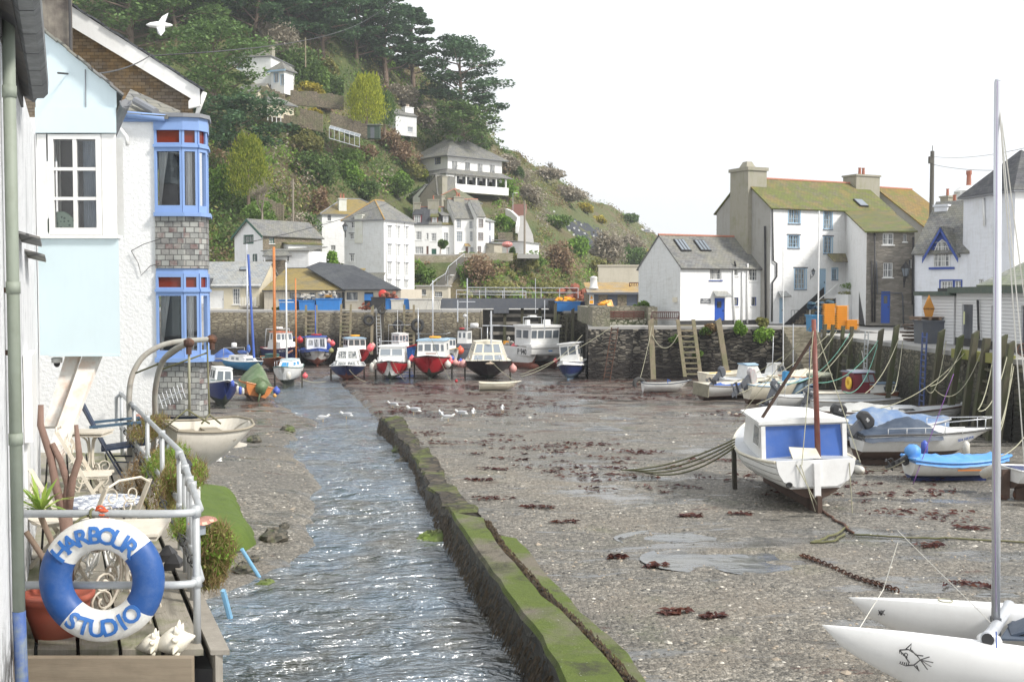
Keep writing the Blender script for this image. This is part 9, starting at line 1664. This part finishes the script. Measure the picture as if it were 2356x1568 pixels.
STR=paint('white_rust_streaked_iron',(.70,.67,.62),.6,.55,(.52,.20,.05),5)
for(u0,v0,u1,v1,Y0,Y1,ww)in((172,819,118,985,12.3,11.9,.075),(216,819,128,1055,12.25,11.4,.095)):
 a,b=rk(u0,v0,Y0),rk(u1,v1,Y1);m=MB();m.slab([a+Vector((-ww,0,0)),a+Vector((ww,0,0)),b+Vector((ww*.8,0,0)),b+Vector((-ww*.8,0,0))],.06);m.build('strut',STR,e)
Ys_=16.0;ZZ=lambda v:zof(v,Ys_);STUW=whitewash('white_roughcast',(.82,.82,.81),False,.12,bump=.45);e=thing('studio','white rendered studio with a curved two-storey blue window bay','building',(0,0,0))
m=MB();m.prism([(-7.6,Ys_),(X(361,Ys_),Ys_),(X(361,Ys_)-1.6,Ys_+4),(-9.2,Ys_+4)],-5.5,ZZ(270));m.build('wall',STUW,e)
BP=[(X(361,Ys_),Ys_-.02),(X(424,Ys_),Ys_-.02),(X(458,16.04),16.04),(X(477,16.22),16.22),(X(480,16.6),16.6),(-5.2,17.4),(-5.4,17.2)]
def ofs(pts,d):
 c=Vector((-5.0,16.6));return[tuple(c+(Vector(p)-c)*(1+d))for p in pts]
def ring(v0,v1,mat,name,d=0,sub=None,taper=0):
 m=MB();pts=ofs(BP,d);z0,z1=ZZ(v0),ZZ(v1);n=len(pts);q=ofs(BP,d+taper);m.v=[(x,y,z1)for x,y in pts]+[(x,y,z0)for x,y in q];m.f=[(i,n+i,n+(i+1)%n,(i+1)%n)for i in range(n)]+[tuple(range(n)),tuple(range(2*n-1,n-1,-1))];m.m=[0]*len(m.f);return m.build(name,mat,sub or e)
ring(958,832,SL_HANG,'slate_hanging',.0,None,-.03);ring(617,498,SL_HANG,'slate_hanging',.03);ring(832,822,BAYB,'sill',.16);ring(498,489,BAYB,'sill',.12);ring(300,271,BAYB,'cornice',.06);ring(271,262,FLINT,'bay_roof',.12);ring(629,617,BAYB,'cornice',.0)
ring(985,958,paint('dark_blue_base',(.03,.05,.09),.7),'bay_base',-.25)
REDG=glass('red_glass',(.16,.02,.008),.1);m=None
def bay_win(vt,vm,vb):
 for i in range(4):
  a,b=Vector(BP[i]),Vector(BP[i+1]);d=b-a;L=d.length;d.normalize();nn=Vector((d.y,-d.x))
  if L<.08:continue
  def q(s_,z,o=0):return(a.x+d.x*s_+nn.x*o,a.y+d.y*s_+nn.y*o,z)
  def bar(m,s0,s1,z0,z1,o0=-.03,o1=.02):vs=[q(s_,z,o)for o in(o0,o1)for z in(z0,z1)for s_ in(s0,s1)];m.add(vs,[(0,1,3,2),(4,6,7,5),(0,4,5,1),(2,3,7,6),(0,2,6,4),(1,5,7,3)])
  zt,zm_,zb=ZZ(vt),ZZ(vm),ZZ(vb);m=MB();t=.032 if i<2 else.025
  bar(m,0,t,zb,zt);bar(m,L-t,L,zb,zt);bar(m,t,L-t,zt-.05,zt);bar(m,t,L-t,zb,zb+.10);bar(m,-.01,L+.01,zm_-.02,zm_+.02,-.03,.045)
  bar(m,t,L-t,zm_-.075,zm_-.02);bar(m,t,L-t,zm_+.02,zm_+.045);w=m.build('window',BAYB,e)
  m=MB();bar(m,t,L-t,zm_+.045,zt-.05,-.02,-.012);m.build('stained_pane',REDG,w);m=MB();bar(m,t,L-t,zb+.1,zm_-.075,-.02,-.014);m.build('pane',GL,w)
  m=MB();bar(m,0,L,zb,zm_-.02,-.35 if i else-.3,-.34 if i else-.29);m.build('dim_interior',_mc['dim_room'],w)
  if i==0:curtain(w,a.x+.02,a.x+.16,zb+.1,zm_-.07,a.y+.12,CURW,.8,3)
  elif i==1:curtain(w,a.x+.02,a.x+.11,zb+.1,zm_-.07,a.y+.10,CURW,0,2)
bay_win(284,336,489);bay_win(629,668,822)
m=MB();a,b=P(278,262,15.9),P(380,272,15.9);m.tube([a,b],.05,10);m.bb((a.x,15.93,a.z-.10),(b.x,15.99,a.z-.03));m.build('gutter',BAYB,e,True);m=MB();m.slab([P(270,258,15.85),P(385,266,15.85),P(415,255,16.8),P(300,205,17.3)],.05);m.build('roof',SL_GREY,e);m=MB();m.tube([P(312,232,16.3),P(358,258,16.0)],.06,8);m.build('hip_roll',FLINT,e)
m=MB();m.tube([P(276,295,15.95),P(291,315,15.9),P(294,335,15.9)],.028,8);m.build('overflow_pipe',WHITE,e,True)
m=MB();m.tube([P(302,577,15.96),P(330,562,15.9),P(372,548,15.7)],.005,4);m.tube([P(302,577,15.97),P(318,605,15.97),P(325,633,15.97),P(345,612,15.97),P(366,606,15.9)],.005,4);m.build('loose_cable',BLACK,e)
m=MB();m.tube([P(368,925,15.8),P(420,898,15.7)],.008,5)
for k in range(7):c_=P(370+8.5*k,923-4.3*k,15.78);m.tube([c_+Vector((-.03,0,.10)),c_+Vector((.03,0,-.10))],.005,4)
tag(m.build('tv_aerial',ALU),'small television aerial fixed to the slate cladding of the bay','aerial')
e=thing('rear_building','brown slate gable with a wide white bargeboard behind the blue bay','building',(0,0,0));Yg=19.0;ZG=lambda v:zof(v,Yg)
BRS=slate('brown_lichened_slate_wall',[(.15,.115,.08),(.23,.19,.14),(.18,.15,.12)],(.42,.24,.06),.2,1.2,.13,.055,gap=.004)
m=MB();xs=[X(60,Yg),X(450,Yg)];m.v=[(xs[0],Yg,ZG(330)),(xs[1],Yg,ZG(330)),(xs[1],Yg,ZG(215)),(xs[0],Yg,ZG(-36)),(xs[0]-1.5,Yg+4,ZG(330)),(xs[1]-1.7,Yg+4,ZG(330)),(xs[1]-1.7,Yg+4,ZG(215)),(xs[0]-1.5,Yg+4,ZG(-36))];m.f=[(0,1,2,3),(1,5,6,2),(7,6,5,4),(0,3,7,4)];m.m=[0]*4;m.build('wall',BRS,e)
m=MB();A,B=P(150,5,Yg-.12),P(462,206,Yg-.12);dz=Vector((0,0,.33));m.slab([A,B,B-dz*.75,A-dz*1.05],.05);m.slab([B+Vector((-.19,0,-.2)),B+Vector((0,0,0)),B+Vector((0,0,-.28)),B+Vector((-.19,0,-.32))],.06);m.build('bargeboard',WHITE,e)
m=MB();bk=Vector((-1.6,4,0));A2,B2=P(60,-60,Yg-.2),P(468,205,Yg-.2)
for i in range(14):a,b=A2.lerp(B2,i/14),A2.lerp(B2,(i+1)/14+.01);o=Vector((0,rnd.uniform(-.02,.02),.015*(i%2)));m.slab([a+o,b+o,b+bk+o,a+bk+o],.03)
m.build('roof',SL_DARK,e);m=MB();q=P(470,212,Yg-.1);m.tube([q,q+Vector((-.07,0,-.2)),q+Vector((-.14,0,-.42))],[.05,.045,.03],8);m.build('gutter_outlet',WHITE,e,True)
e=thing('chimney_stack','dark lichen blotched chimney stack at the top left corner','chimney',(0,0,0));m=MB();a,b=X(108,17.5),X(170,17.5);m.prism([(a,17.5),(b,17.5),(b-.3,18.4),(a-.3,18.4)],zof(150,17.5),5.6);m.build('stack',paint('blotched_render',(.10,.085,.075),.9,.9,(.30,.27,.22),2.2,0,.5),e);m=MB();m.tube([(b+.03,17.45,zof(120,17.5)),(b+.03,17.45,5.5)],.02,6);m.build('cable',BLACK,e)
rope('overhead cable from the pale gable over the brown gable to the trees',P(133,168,11.5),P(350,125,19),.12,BLACK,.01,'overhead_wire','overhead wires','wire')
e=thing('terrace_railing','galvanised tube railing around the timber deck','railing',(0,0,0));RZ,MZ=-1.40,-1.86;C1=[(-3.6,7.15),(-2.16,7.15),(-2.06,7.18),(-2.03,7.3),(-2.94,9.97),(-5.48,15.8)]
for z in(RZ,MZ):m=MB();m.tube([(x,y,z)for x,y in C1],.025,10);m.build('rail',GALV,e,True)
m=MB();m.tube([(-5.48,15.8,RZ),(-5.56,15.83,RZ-.06),(-5.56,15.83,MZ+.05),(-5.48,15.8,MZ)],.025,8);m.build('end_loop',GALV,e,True)
for(x,y)in[(-2.04,7.24),(-2.33,8.18),(-2.42,8.42),(-2.62,9.0),(-2.90,9.8),(-3.5,11.25),(-4.1,12.65),(-4.7,14.0),(-5.46,15.75)]:m=MB();m.tube([(x,y,RZ+.01),(x,y,DZ-.04)],.024,10);[m.tube([(x,y,z-.035),(x,y,z+.035)],.033,10)for z in(RZ,MZ)];m.build('post',GALV,e,True)
m=MB();m.tube([Vector((-2.12,7.5,MZ+.03)),Vector((-5.3,15.4,MZ+.03))],.008,5)
for i in range(26):a=Vector((-2.12,7.55,MZ)).lerp(Vector((-5.3,15.4,MZ)),(i+rnd.random())/26);m.torus(a,.031,.006,Matrix.Rotation(R(90),3,'X')@Matrix.Rotation(rnd.uniform(-.5,.5),3,'Y'),10,4)
m.build('cable_ties',BLACK,e)
m=MB();m.tube([(-2.15,7.75,-2.02),(-3.2,10.4,-2.02),(-5.2,15.3,-2.02)],.012,6);m.build('lower_cable',BLACK,e)
m=MB();q=P(237,1178,7.15)
for _ in range(7):m.torus(q+Vector((rnd.uniform(-.02,.02),0,rnd.uniform(-.02,.02))),.028,.008,Matrix.Rotation(rnd.uniform(0,3),3,'X'),10,4)
tag(m.build('orange_cord',paint('orange_cord',(.55,.10,.04),.8)),'tangled orange cord knotted on the railing above the lifebuoy','cord')
m=MB();q=P(212,1182,7.14);m.torus(q,.033,.009,Matrix.Rotation(R(90),3,'Y'),12,5);m.tube([q,P(185,1192,7.1),P(170,1205,7.05)],.008,5);tag(m.build('hanging_rope',WROPE,None,True),'brown rope holding the lifebuoy on the rail','rope')
LC=P(235,1333,7.03);e=thing('lifebuoy','blue and white lifebuoy lettered HARBOUR STUDIO hanging on the near railing','lifebuoy',LC);R1,r1=108*7.03/F,37*7.03/F;MX=Matrix.Rotation(R(90),3,'X')@Matrix.Diagonal((1,1,.8)).to_3x3()
LW=paint('aged_white_lifebuoy',(.72,.71,.67),.55,.45,(.38,.34,.26),9);LBl=paint('scuffed_blue_lifebuoy',(.015,.075,.26),.5,.2,(.2,.25,.35),14);LTB=paint('letter_blue',(.03,.14,.42),.5,.2)
for a0,a1,mt,nm in((39,148,LW,'white_section'),(148,228,LBl,'blue_section'),(228,325,LW,'white_section'),(325,399,LBl,'blue_section')):
 m=MB();m.torus((0,0,0),R1,r1,MX,26,18,0,R(a0),R(a1));m.build(nm,mt,e,True)
def arc_txt(txt,a0,a1,up,size):
 n=len(txt)
 for i,ch in enumerate(txt):
  a=R(lerp(a0,a1,i/(n-1)));rot=a-math.pi/2 if up else a+math.pi/2;rr=R1*1.0
  M=Matrix.Translation((rr*math.cos(a),-r1*.8-.006,rr*math.sin(a)))@Matrix.Rotation(-rot,4,'Y')@Matrix.Rotation(R(90),4,'X')
  o=text_part(ch,size,LTB,e,M,'letter',ext=.004,off=.022)
  me=o.data;bm=bmesh.new();bm.from_mesh(me);bmesh.ops.triangulate(bm,faces=bm.faces);bmesh.ops.subdivide_edges(bm,edges=bm.edges,cuts=2,use_grid_fill=True);bm.to_mesh(me);bm.free()
  for v in me.vertices:
   rad=math.hypot(v.co.x,v.co.z)-R1;v.co.y+=r1*.8*(1-math.sqrt(max(.05,1-(rad/r1)**2)))
cu_off=None
arc_txt('HARBOUR',139,47,True,.15);arc_txt('STUDIO',236,317,False,.15)
def scroll(m,c,r,a0,turns,M,tw=.008,n=16):
 pts=[]
 for i in range(n+1):t=i/n;a=a0+turns*6.28*t;rr=r*(1-.75*t);pts.append(c+(M@Vector((rr*math.cos(a),0,rr*math.sin(a)))))
 m.tube(pts,tw,5)
def folding_chair(label,loc,rz,mat=IRONW):
 e=thing('garden_chair',label,'chair',loc,rz);W2=.2
 m=MB();m.box((0,0,.45),(.40,.42,.02));m.torus((0,0,.445),.205,.01,None,20,5);m.bb((-.2,-.21,.435),(.21,-.19,.465));m.bb((-.2,.19,.435),(.21,.21,.465));m.build('seat',mat,e)
 for sy in(-W2,W2):
  m=MB();m.slab([(-.30,sy,.92),(-.26,sy,.92),(.24,sy,.0),(.20,sy,.0)],.014);m.build('rear_leg',mat,e);m=MB();m.slab([(.17,sy*.9,.45),(.21,sy*.9,.45),(-.20,sy*.9,0),(-.24,sy*.9,0)],.014);m.build('front_leg',mat,e)
 m=MB();IM=Matrix.Rotation(R(90),3,'Z');m.tube([(-.28,-W2,.90),(-.30,-.1,.95),(-.30,.1,.95),(-.28,W2,.90)],.009,6);m.tube([(-.16,-W2,.6),(-.16,W2,.6)],.008,5)
 for sy in(-.09,.09):
  for zz,rr,a in((.82,.07,0),(.72,.06,3.1)):scroll(m,Vector((-.24+(.9-zz)*.35,sy,zz)),rr,a,1.3*(1 if sy>0 else-1),IM,.006)
 m.build('scrolled_back',mat,e);return e
folding_chair('cream folding metal chair beside the white wall in the middle of the deck',(-4.32,11.5,DZ),R(12));folding_chair('cream folding metal chair partly seen through the lifebuoy',(-3.05,8.35,DZ),R(150));folding_chair('cream folding chair nearest the wall left of the round table',(-3.72,9.2,DZ),R(40))
def scroll_table(label,loc,top,round_=False,mat=IRONW,h=.7,topm=None,rz=0):
 e=thing('garden_table',label,'table',loc,rz);m=MB()
 if round_:m.lathe([(top,-.012),(top+.01,0),(top,.012)],(0,0,h),30)
 else:m.box((0,0,h),(top*2,top*2,.02));m.box((0,0,h-.03),(top*1.9,top*1.9,.02))
 m.build('table_top',topm or mat,e)
 for k in range(4):
  a=k*math.pi/2+math.pi/4;M=Matrix.Rotation(a,3,'Z');m=MB();pts=[M@Vector(p)for p in((top*.9,0,h-.02),(top*.3,0,h-.08),(.03,0,h-.2),(.03,0,h-.36),(.10,0,h-.5),(top*.6,0,.12),(top*.85,0,.02))]
  q=[]
  for i in range(len(pts)-1):
   p0,p1,p2,p3=pts[max(0,i-1)],pts[i],pts[i+1],pts[min(len(pts)-1,i+2)]
   for j in range(4):f=j/4;q.append(.5*((2*p1)+(p2-p0)*f+(2*p0-5*p1+4*p2-p3)*f*f+(3*p1-p0-3*p2+p3)*f**3))
  q.append(pts[-1]);m.tube(q,.011,6);scroll(m,M@Vector((top*.6,0,.18)),.10,-1.5,1.4,M,.009);scroll(m,M@Vector((.16,0,.30)),.08,3.1,-1.3,M,.009);scroll(m,M@Vector((top*.95,0,.05)),.045,3.1,1.1,M,.009);m.build('leg',mat,e,True)
 return e
MOS=NT('blue_white_mosaic');v_=MOS.noise(MOS.tc.outputs['Object'],14,4,.7,1.5);MOS=MOS.fin(MOS.ramp(v_,[(.48,(.72,.74,.76)),(.52,(.16,.18,.25))]),.4)
scroll_table('round white table with a mottled blue top on the deck',(-3.2,8.75,DZ),.30,True,topm=MOS,mat=WHITE,h=.68);scroll_table('square cream table with scrolled iron legs behind the lifebuoy',(-2.72,7.85,DZ),.28,False,h=.66,rz=R(8));scroll_table('small cream side table near the blue chair at the far end of the deck',(-4.83,12.9,DZ),.2,False,h=.72)
e=thing('camping_chair','dark blue reclining camping chair at the far end of the deck','chair',(-4.85,14.0,DZ),R(20));NVC=paint('navy_frame',(.02,.03,.06),.5);m=MB();m.slab([(-.25,-.24,.40),(.3,-.24,.46),(.3,.24,.46),(-.25,.24,.40)],.025);m.slab([(-.22,-.24,.42),(-.55,-.24,1.15),(-.55,.24,1.15),(-.22,.24,.42)],.02);m.build('fabric',paint('dark_blue_mesh',(.03,.05,.10),.7),e)
for sy in(-.27,.27):
 m=MB();m.tube([(-.58,sy,1.18),(-.2,sy,.40),(.02,sy,.0)],.014,6);m.tube([(.2,sy,.72),(.28,sy,.4),(.42,sy,.0)],.014,6);m.tube([(-.1,sy,.25),(.36,sy,.22)],.01,5);m.build('frame',NVC,e);m=MB();m.slab([(-.38,sy-.03,.70),(.22,sy-.03,.74),(.22,sy+.03,.74),(-.38,sy+.03,.70)],.03);m.build('armrest',paint('blue_armrest',(.05,.11,.18),.5),e)
e=thing('potted_yucca','yucca in a large red clay pot behind the drainpipe','plant',(P(120,1495,7.35).x,7.45,DZ));m=MB();m.lathe([(.14,0),(.20,.2),(.215,.27),(.235,.275),(.24,.31),(.215,.315),(.2,.28)],(0,0,0),24);m.build('pot',POTRED,e,True)
m=MB();YL=foliage('yucca_leaf',[(.12,.20,.03),(.22,.34,.06),(.36,.46,.10)],2,.45)
tops=[(Vector((-.10,0,.86)),30)];m2=MB();m2.tube([(-.02,0,.25),(.02,.02,.5),(-.10,0,.82)],.02,7);m2.tube([(.02,0,.25),(-.08,-.02,.55),(-.20,0,.72)],.02,7);m2.build('stem',BARK,e,True)
for c0,n in tops:
 for i in range(n):
  a=rnd.random()*6.28;el=rnd.uniform(.0,1.25);L=rnd.uniform(.18,.32);d=Vector((math.cos(a)*math.cos(el),math.sin(a)*math.cos(el),math.sin(el)));sd=d.cross(Vector((0,0,1))).normalized()*.016;q1=c0+d*L*.5+Vector((0,0,.01));q2=c0+d*L+Vector((0,0,-.05*math.cos(el)));m.add([c0-sd*.5,c0+sd*.5,q1+sd,q1-sd,q2],[(0,1,2,3),(3,2,4)])
m.build('leaves',YL,e,uv=False)
e=thing('cut_back_shrub','bare branching stem of a cut back shrub standing behind the railing','plant',(P(150,1240,7.9).x,7.9,DZ));m=MB();BR=paint('brown_bark',(.22,.14,.11),.85,.5,(.1,.07,.05),12,0,.5);m.tube([(0,0,0),(.02,0,.55),(.0,0,.78)],[.05,.045,.05],8);m.tube([(0,0,.72),(-.06,0,.95),(-.09,0,1.15),(-.16,0,1.38),(-.155,0,1.52)],[.035,.03,.028,.025,.02],8);m.tube([(0,0,.74),(.02,.02,.95),(-.02,0,1.12),(-.08,0,1.25)],[.035,.028,.024,.02],8);m.tube([(.02,0,.74),(.06,0,1.0),(.11,0,1.15),(.09,0,1.38)],[.03,.026,.025,.015],8);m.build('stem',BR,e,True)
m=MB();m.lathe([(.1,0),(.15,.2),(.16,.22),(.14,.22)],(0,0,0),16);m.build('pot',TERRA,e,True)
SHL=paint('bleached_shell',(.72,.68,.58),.7,.4,(.45,.42,.25),8,0,.4)
for k,(u,v,s_,l)in enumerate([(350,1488,.085,'smaller spiky seashell on the deck front board'),(403,1485,.115,'larger white conch shell beside the corner post')]):
 m=MB();c0=Vector((0,0,s_*.6));m.lathe([(s_*.1,-s_*1.3),(s_*.55,-s_*.6),(s_*.8,0),(s_*.6,s_*.35),(s_*.3,s_*.7),(s_*.05,s_*1.1)],c0,12,0,Matrix.Rotation(R(75),3,'Y'))
 for i in range(9):a=i*.7;m.tube([c0+Vector((.1*s_,s_*.5*math.cos(a),s_*.5*math.sin(a))),c0+Vector((.15*s_,s_*1.15*math.cos(a),s_*1.15*math.sin(a)))],[s_*.28,.004],6)
 p=P(u,v,7.1);tag(m.build('seashell',SHL,None,True,loc=(p.x,7.12,DZ+.02)),l,'shell')
for k,(u,v,Y)in enumerate([(385,1235,9.5),(400,1255,9.2)]):
 p=P(u,v,Y);m=MB();m.box((0,0,.05),(.13,.13,.10));m.lathe([(.09,.1),(.02,.17)],(0,0,0),4,0,Matrix.Rotation(R(45),3,'Z'));tag(m.build('solar_lantern',BLACK,loc=(p.x,Y,DZ+.0)),['black square lantern lying further back by the railing posts','black square lantern lying nearer by the railing posts'][k],'lantern')
def clump(label,c,r,n,mats,s=.035,name='trailing_plant',stems=True):
 m=MB();
 for _ in range(n):
  a=rnd.random()*6.28;b=math.acos(rnd.uniform(-1,1));k=rnd.random()**.5;p=Vector(c)+Vector((r[0]*k*math.sin(b)*math.cos(a),r[1]*k*math.sin(b)*math.sin(a),r[2]*k*math.cos(b)));mi=rnd.choices(range(len(mats)),[3]+[2]*(len(mats)-1))[0]
  if mi==0 or rnd.random()<.4:d=Vector((rnd.gauss(0,.5),rnd.gauss(0,.5),rnd.gauss(.2,.8))).normalized();m.add([p-Vector((.003,0,0)),p+Vector((.003,0,0)),p+d*rnd.uniform(.05,.12)],[(0,1,2)],mi)
  else:t1=Vector((rnd.gauss(0,1),rnd.gauss(0,1),rnd.gauss(0,1))).normalized();t2=t1.cross(Vector((.3,.5,1))).normalized();q=s*rnd.uniform(.4,.9);m.add([p-t1*q,p-t2*q*.5,p+t1*q,p+t2*q*.5],[(0,1,2,3)],mi)
 return tag(m.build(name,mats,uv=False),label,'plant','plants in the railing troughs')
PM=[FBROWN,FOLIVE,FBR]
clump('big bushy brown and green plant hanging outside the near railing post',P(492,1262,8.6),(.17,.2,.21),5200,PM);clump('hanging dark roots below the near bushy plant',P(480,1325,8.6),(.14,.15,.10),1500,[FBROWN,FOLIVE]);clump('bushy plant outside the railing below the hanging dinghy',P(425,1095,10.8),(.20,.5,.17),4200,PM)
clump('green plant in the railing trough between the two lanterns',P(385,1060,12.2),(.12,.8,.16),2600,[FOLIVE,FBR]);clump('brown plant in the trough at the foot of the davits',P(345,985,14.2),(.16,.8,.16),2600,[FBROWN,FOLIVE]);clump('dry twigs hanging below the far trough',P(352,1075,13),(.08,1.2,.25),2400,[FBROWN,FBROWN]);clump('trailing stems along the railing between the middle posts',P(395,1130,10.5),(.06,.8,.22),1800,[FBROWN,FOLIVE]);clump('small green sprigs in the trough by the near railing post',P(425,1205,8.8),(.05,.4,.1),700,[FOLIVE,FBR])
COP=paint('copper_lamp',(.62,.30,.22),.35,.2,(.4,.3,.3),6,.7)
for k,(u,v,Y,l)in enumerate([(318,958,14.6,'copper topped solar lamp nearest the first davit'),(332,962,14.4,'second copper topped solar lamp beside the davits'),(459,1203,8.3,'copper topped solar lamp above the near bushy plant'),(475,1197,8.6,'copper topped solar lamp further right above the near bushy plant')]):
 p=P(u,v,Y);e=thing('solar_lamp',l,'lamp',p,0,'copper solar lamps in the troughs');m=MB();m.lathe([(.085,.0),(.07,.02),(.02,.035)],(0,0,0),12);m.build('lamp_cap',COP,e);m=MB();m.lathe([(.045,-.08),(.045,-.002)],(0,0,0),10);m.tube([(0,0,-.3),(0,0,-.08)],.006,5);m.build('lamp_body',GLASSP,e)
for k,(u,v,Y,l)in enumerate([(380,1030,12.4,'black lantern on the railing trough nearer the davits'),(424,1085,10.2,'black lantern on the railing trough further from the davits')]):
 p=P(u,v,Y);e=thing('trough_lantern',l,'lantern',p);m=MB();m.lathe([(.05,-.06),(.062,.06)],(0,0,0),6);m.build('lamp_glass',GLASSP,e);m=MB();m.lathe([(.08,.06),(.06,.10),(.02,.13),(.02,.16)],(0,0,0),6);m.lathe([(.02,-.2),(.055,-.09),(.055,-.06)],(0,0,0),6);m.tube([(0,0,-.55),(0,0,-.1)],.012,6);[m.tube([(.05*math.cos(a),.05*math.sin(a),-.06),(.062*math.cos(a),.062*math.sin(a),.06)],.005,4)for a in(0,1.05,2.1,3.14,4.2,5.2)];m.build('lamp_frame',BLACK,e)
def cv(x,y):return(250+x/4.127)*.9424,(820+y/4.127)*.9424
def davit(label,pts,Y0,Y1):
 e=thing('davit',label,'davit',P(*cv(*pts[0]),Y0));o=e.location;n=len(pts);q=[]
 for i in range(n-1):
  g_=lambda k:P(*cv(*pts[max(0,min(n-1,k))]),lerp(Y0,Y1,max(0,min(n-1,k))/(n-1)));p0,p1,p2,p3=g_(i-1),g_(i),g_(i+1),g_(i+2)
  for j in range(5):f=j/5;q.append(.5*((2*p1)+(p2-p0)*f+(2*p0-5*p1+4*p2-p3)*f*f+(3*p1-p0-3*p2+p3)*f**3)-o)
 q.append(g_(n-1)-o);m=MB();m.tube(q,.036,12);m.build('curved_tube',paint('grey_rusting_davit',(.36,.35,.31),.65,.6,(.20,.11,.07),3),e,True);m=MB();m.ell(q[-1],(.07,.06,.06),10,6,0,.1);m.tube([q[-1],q[-1]-Vector((0,0,.14))],.035,8);m.build('rusty_block',RUST,e);return e,q[-1]+o
e1,t1=davit('outer curved davit with the longest arm over the hanging dinghy',[(275,1380),(275,900),(270,600),(300,400),(400,220),(560,110),(720,62),(900,45),(1105,30)],14.3,14.9);e2,t2=davit('inner curved davit ending at the rusty pulley above the dinghy',[(500,1250),(530,880),(530,560),(590,290),(700,155),(870,70)],15.0,14.0)
def fall(label,pts,mt=WROPE,r=.012):m=MB();m.tube(pts,r,5);tag(m.build('davit_rope',mt,None,True),label,'rope','ropes on the davits')
DW=P(492,1030,14.4)
fall('thick pale rope hanging from the inner davit pulley to the dinghy',[t2-Vector((0,0,.12)),P(*cv(872,450),14.2),P(*cv(878,800),14.3)],ROPE,.018);fall('rope hanging from the outer davit tip to the dinghy bow',[P(*cv(1055,60),14.9),P(*cv(1070,500),14.8),P(*cv(1078,790),14.7)]);fall('rope bridle spreading from the outer fall to the dinghy rim',[P(*cv(1000,880),14.4),P(*cv(1078,790),14.6),P(*cv(1190,880),14.9)]);fall('rope bridle spreading from the inner fall to the dinghy rim',[P(*cv(640,915),14.0),P(*cv(850,740),14.2),P(*cv(1080,880),14.4)])
fall('green rope stretched between the two davits, upper',[P(*cv(330,375),14.3),P(*cv(600,265),14.4),t2]);fall('green rope from the inner davit to the outer davit tip, lower',[P(*cv(600,335),14.8),P(*cv(1050,170),14.9)])
e=thing('hanging_dinghy','cream rowing dinghy hanging from the davits outside the deck','dinghy',(P(466,0,14.6).x,14.6,-2.26),R(32));e.rotation_euler=(R(4),R(2),R(32));S=dict(HD);S.update(L=1.05,B=.92,D=.55,ws=.86,tm=.55,pb=4.5,pq=.6,sb=.06,ss=.02,k0=.02,full=1.2,wl=.02,kb=.45,kp=1.6,rr=.018,thw=(.3,.6),rake=.3,flare=0);DCR=paint('stained_cream_dinghy',(.66,.62,.54),.5,.4,(.35,.30,.24),4);make_hull(e,S,DCR,DCR,open_=True,inner=DCR,rub=wood('worn_grey_gunwale',(.22,.19,.14),(.36,.32,.25)),keel=False);m=MB();m.bb((-.75,-.015,-.12),(-.1,.015,.05));m.build('skeg',DCR,e)
for l,a,b,Y in[('blue plastic pipe leaning into the river below the green ramp',(556,1262),(601,1315),21),('short blue and grey post standing in the river below the deck',(513,1357),(530,1402),18)]:
 p,q=GM(*b),P(a[0],a[1],GM(*b).y-.2);m=MB();m.tube([p-Vector((0,0,.15)),q],.035 if Y==21 else.045,8);tag(m.build('pipe',paint('light_blue_pipe',(.20,.42,.62),.5,.3,(.2,.18,.12),4)),l,'pipe')
p=GM(488,1086);m=MB();m.ell((0,0,.06),(.3,.12,.08),10,6,0,.2);tag(m.build('white_sack',WHITE,loc=(p.x,p.y,ground_z(p.x,p.y))),'crumpled white object lying on the gravel under the dinghy','sack')
m=MB();a,b=P(458,975,16.4),P(458,905+50,16.4);m.tube([(a.x,16.3,-3.2),(a.x,16.3,zof(960,16.3))],.035,8);tag(m.build('waste_pipe',WHITE),'white waste pipe below the slate hung bay','pipe')

# =============== air
m=MB();m.bb((-700,-8,-9),(700,1490,110));hz=bpy.data.materials.new('haze');hz.use_nodes=True;nn=hz.node_tree.nodes;nn.clear();o_=nn.new('ShaderNodeOutputMaterial');pv=nn.new('ShaderNodeVolumePrincipled');pv.inputs['Density'].default_value=.00042;pv.inputs['Color'].default_value=(.93,.96,1,1);pv.inputs['Anisotropy'].default_value=.3;hz.node_tree.links.new(pv.outputs[0],o_.inputs['Volume'])
tag(m.build('haze',hz,uv=False),'thin pale sea haze softening the far hillside',None,None,'stuff')
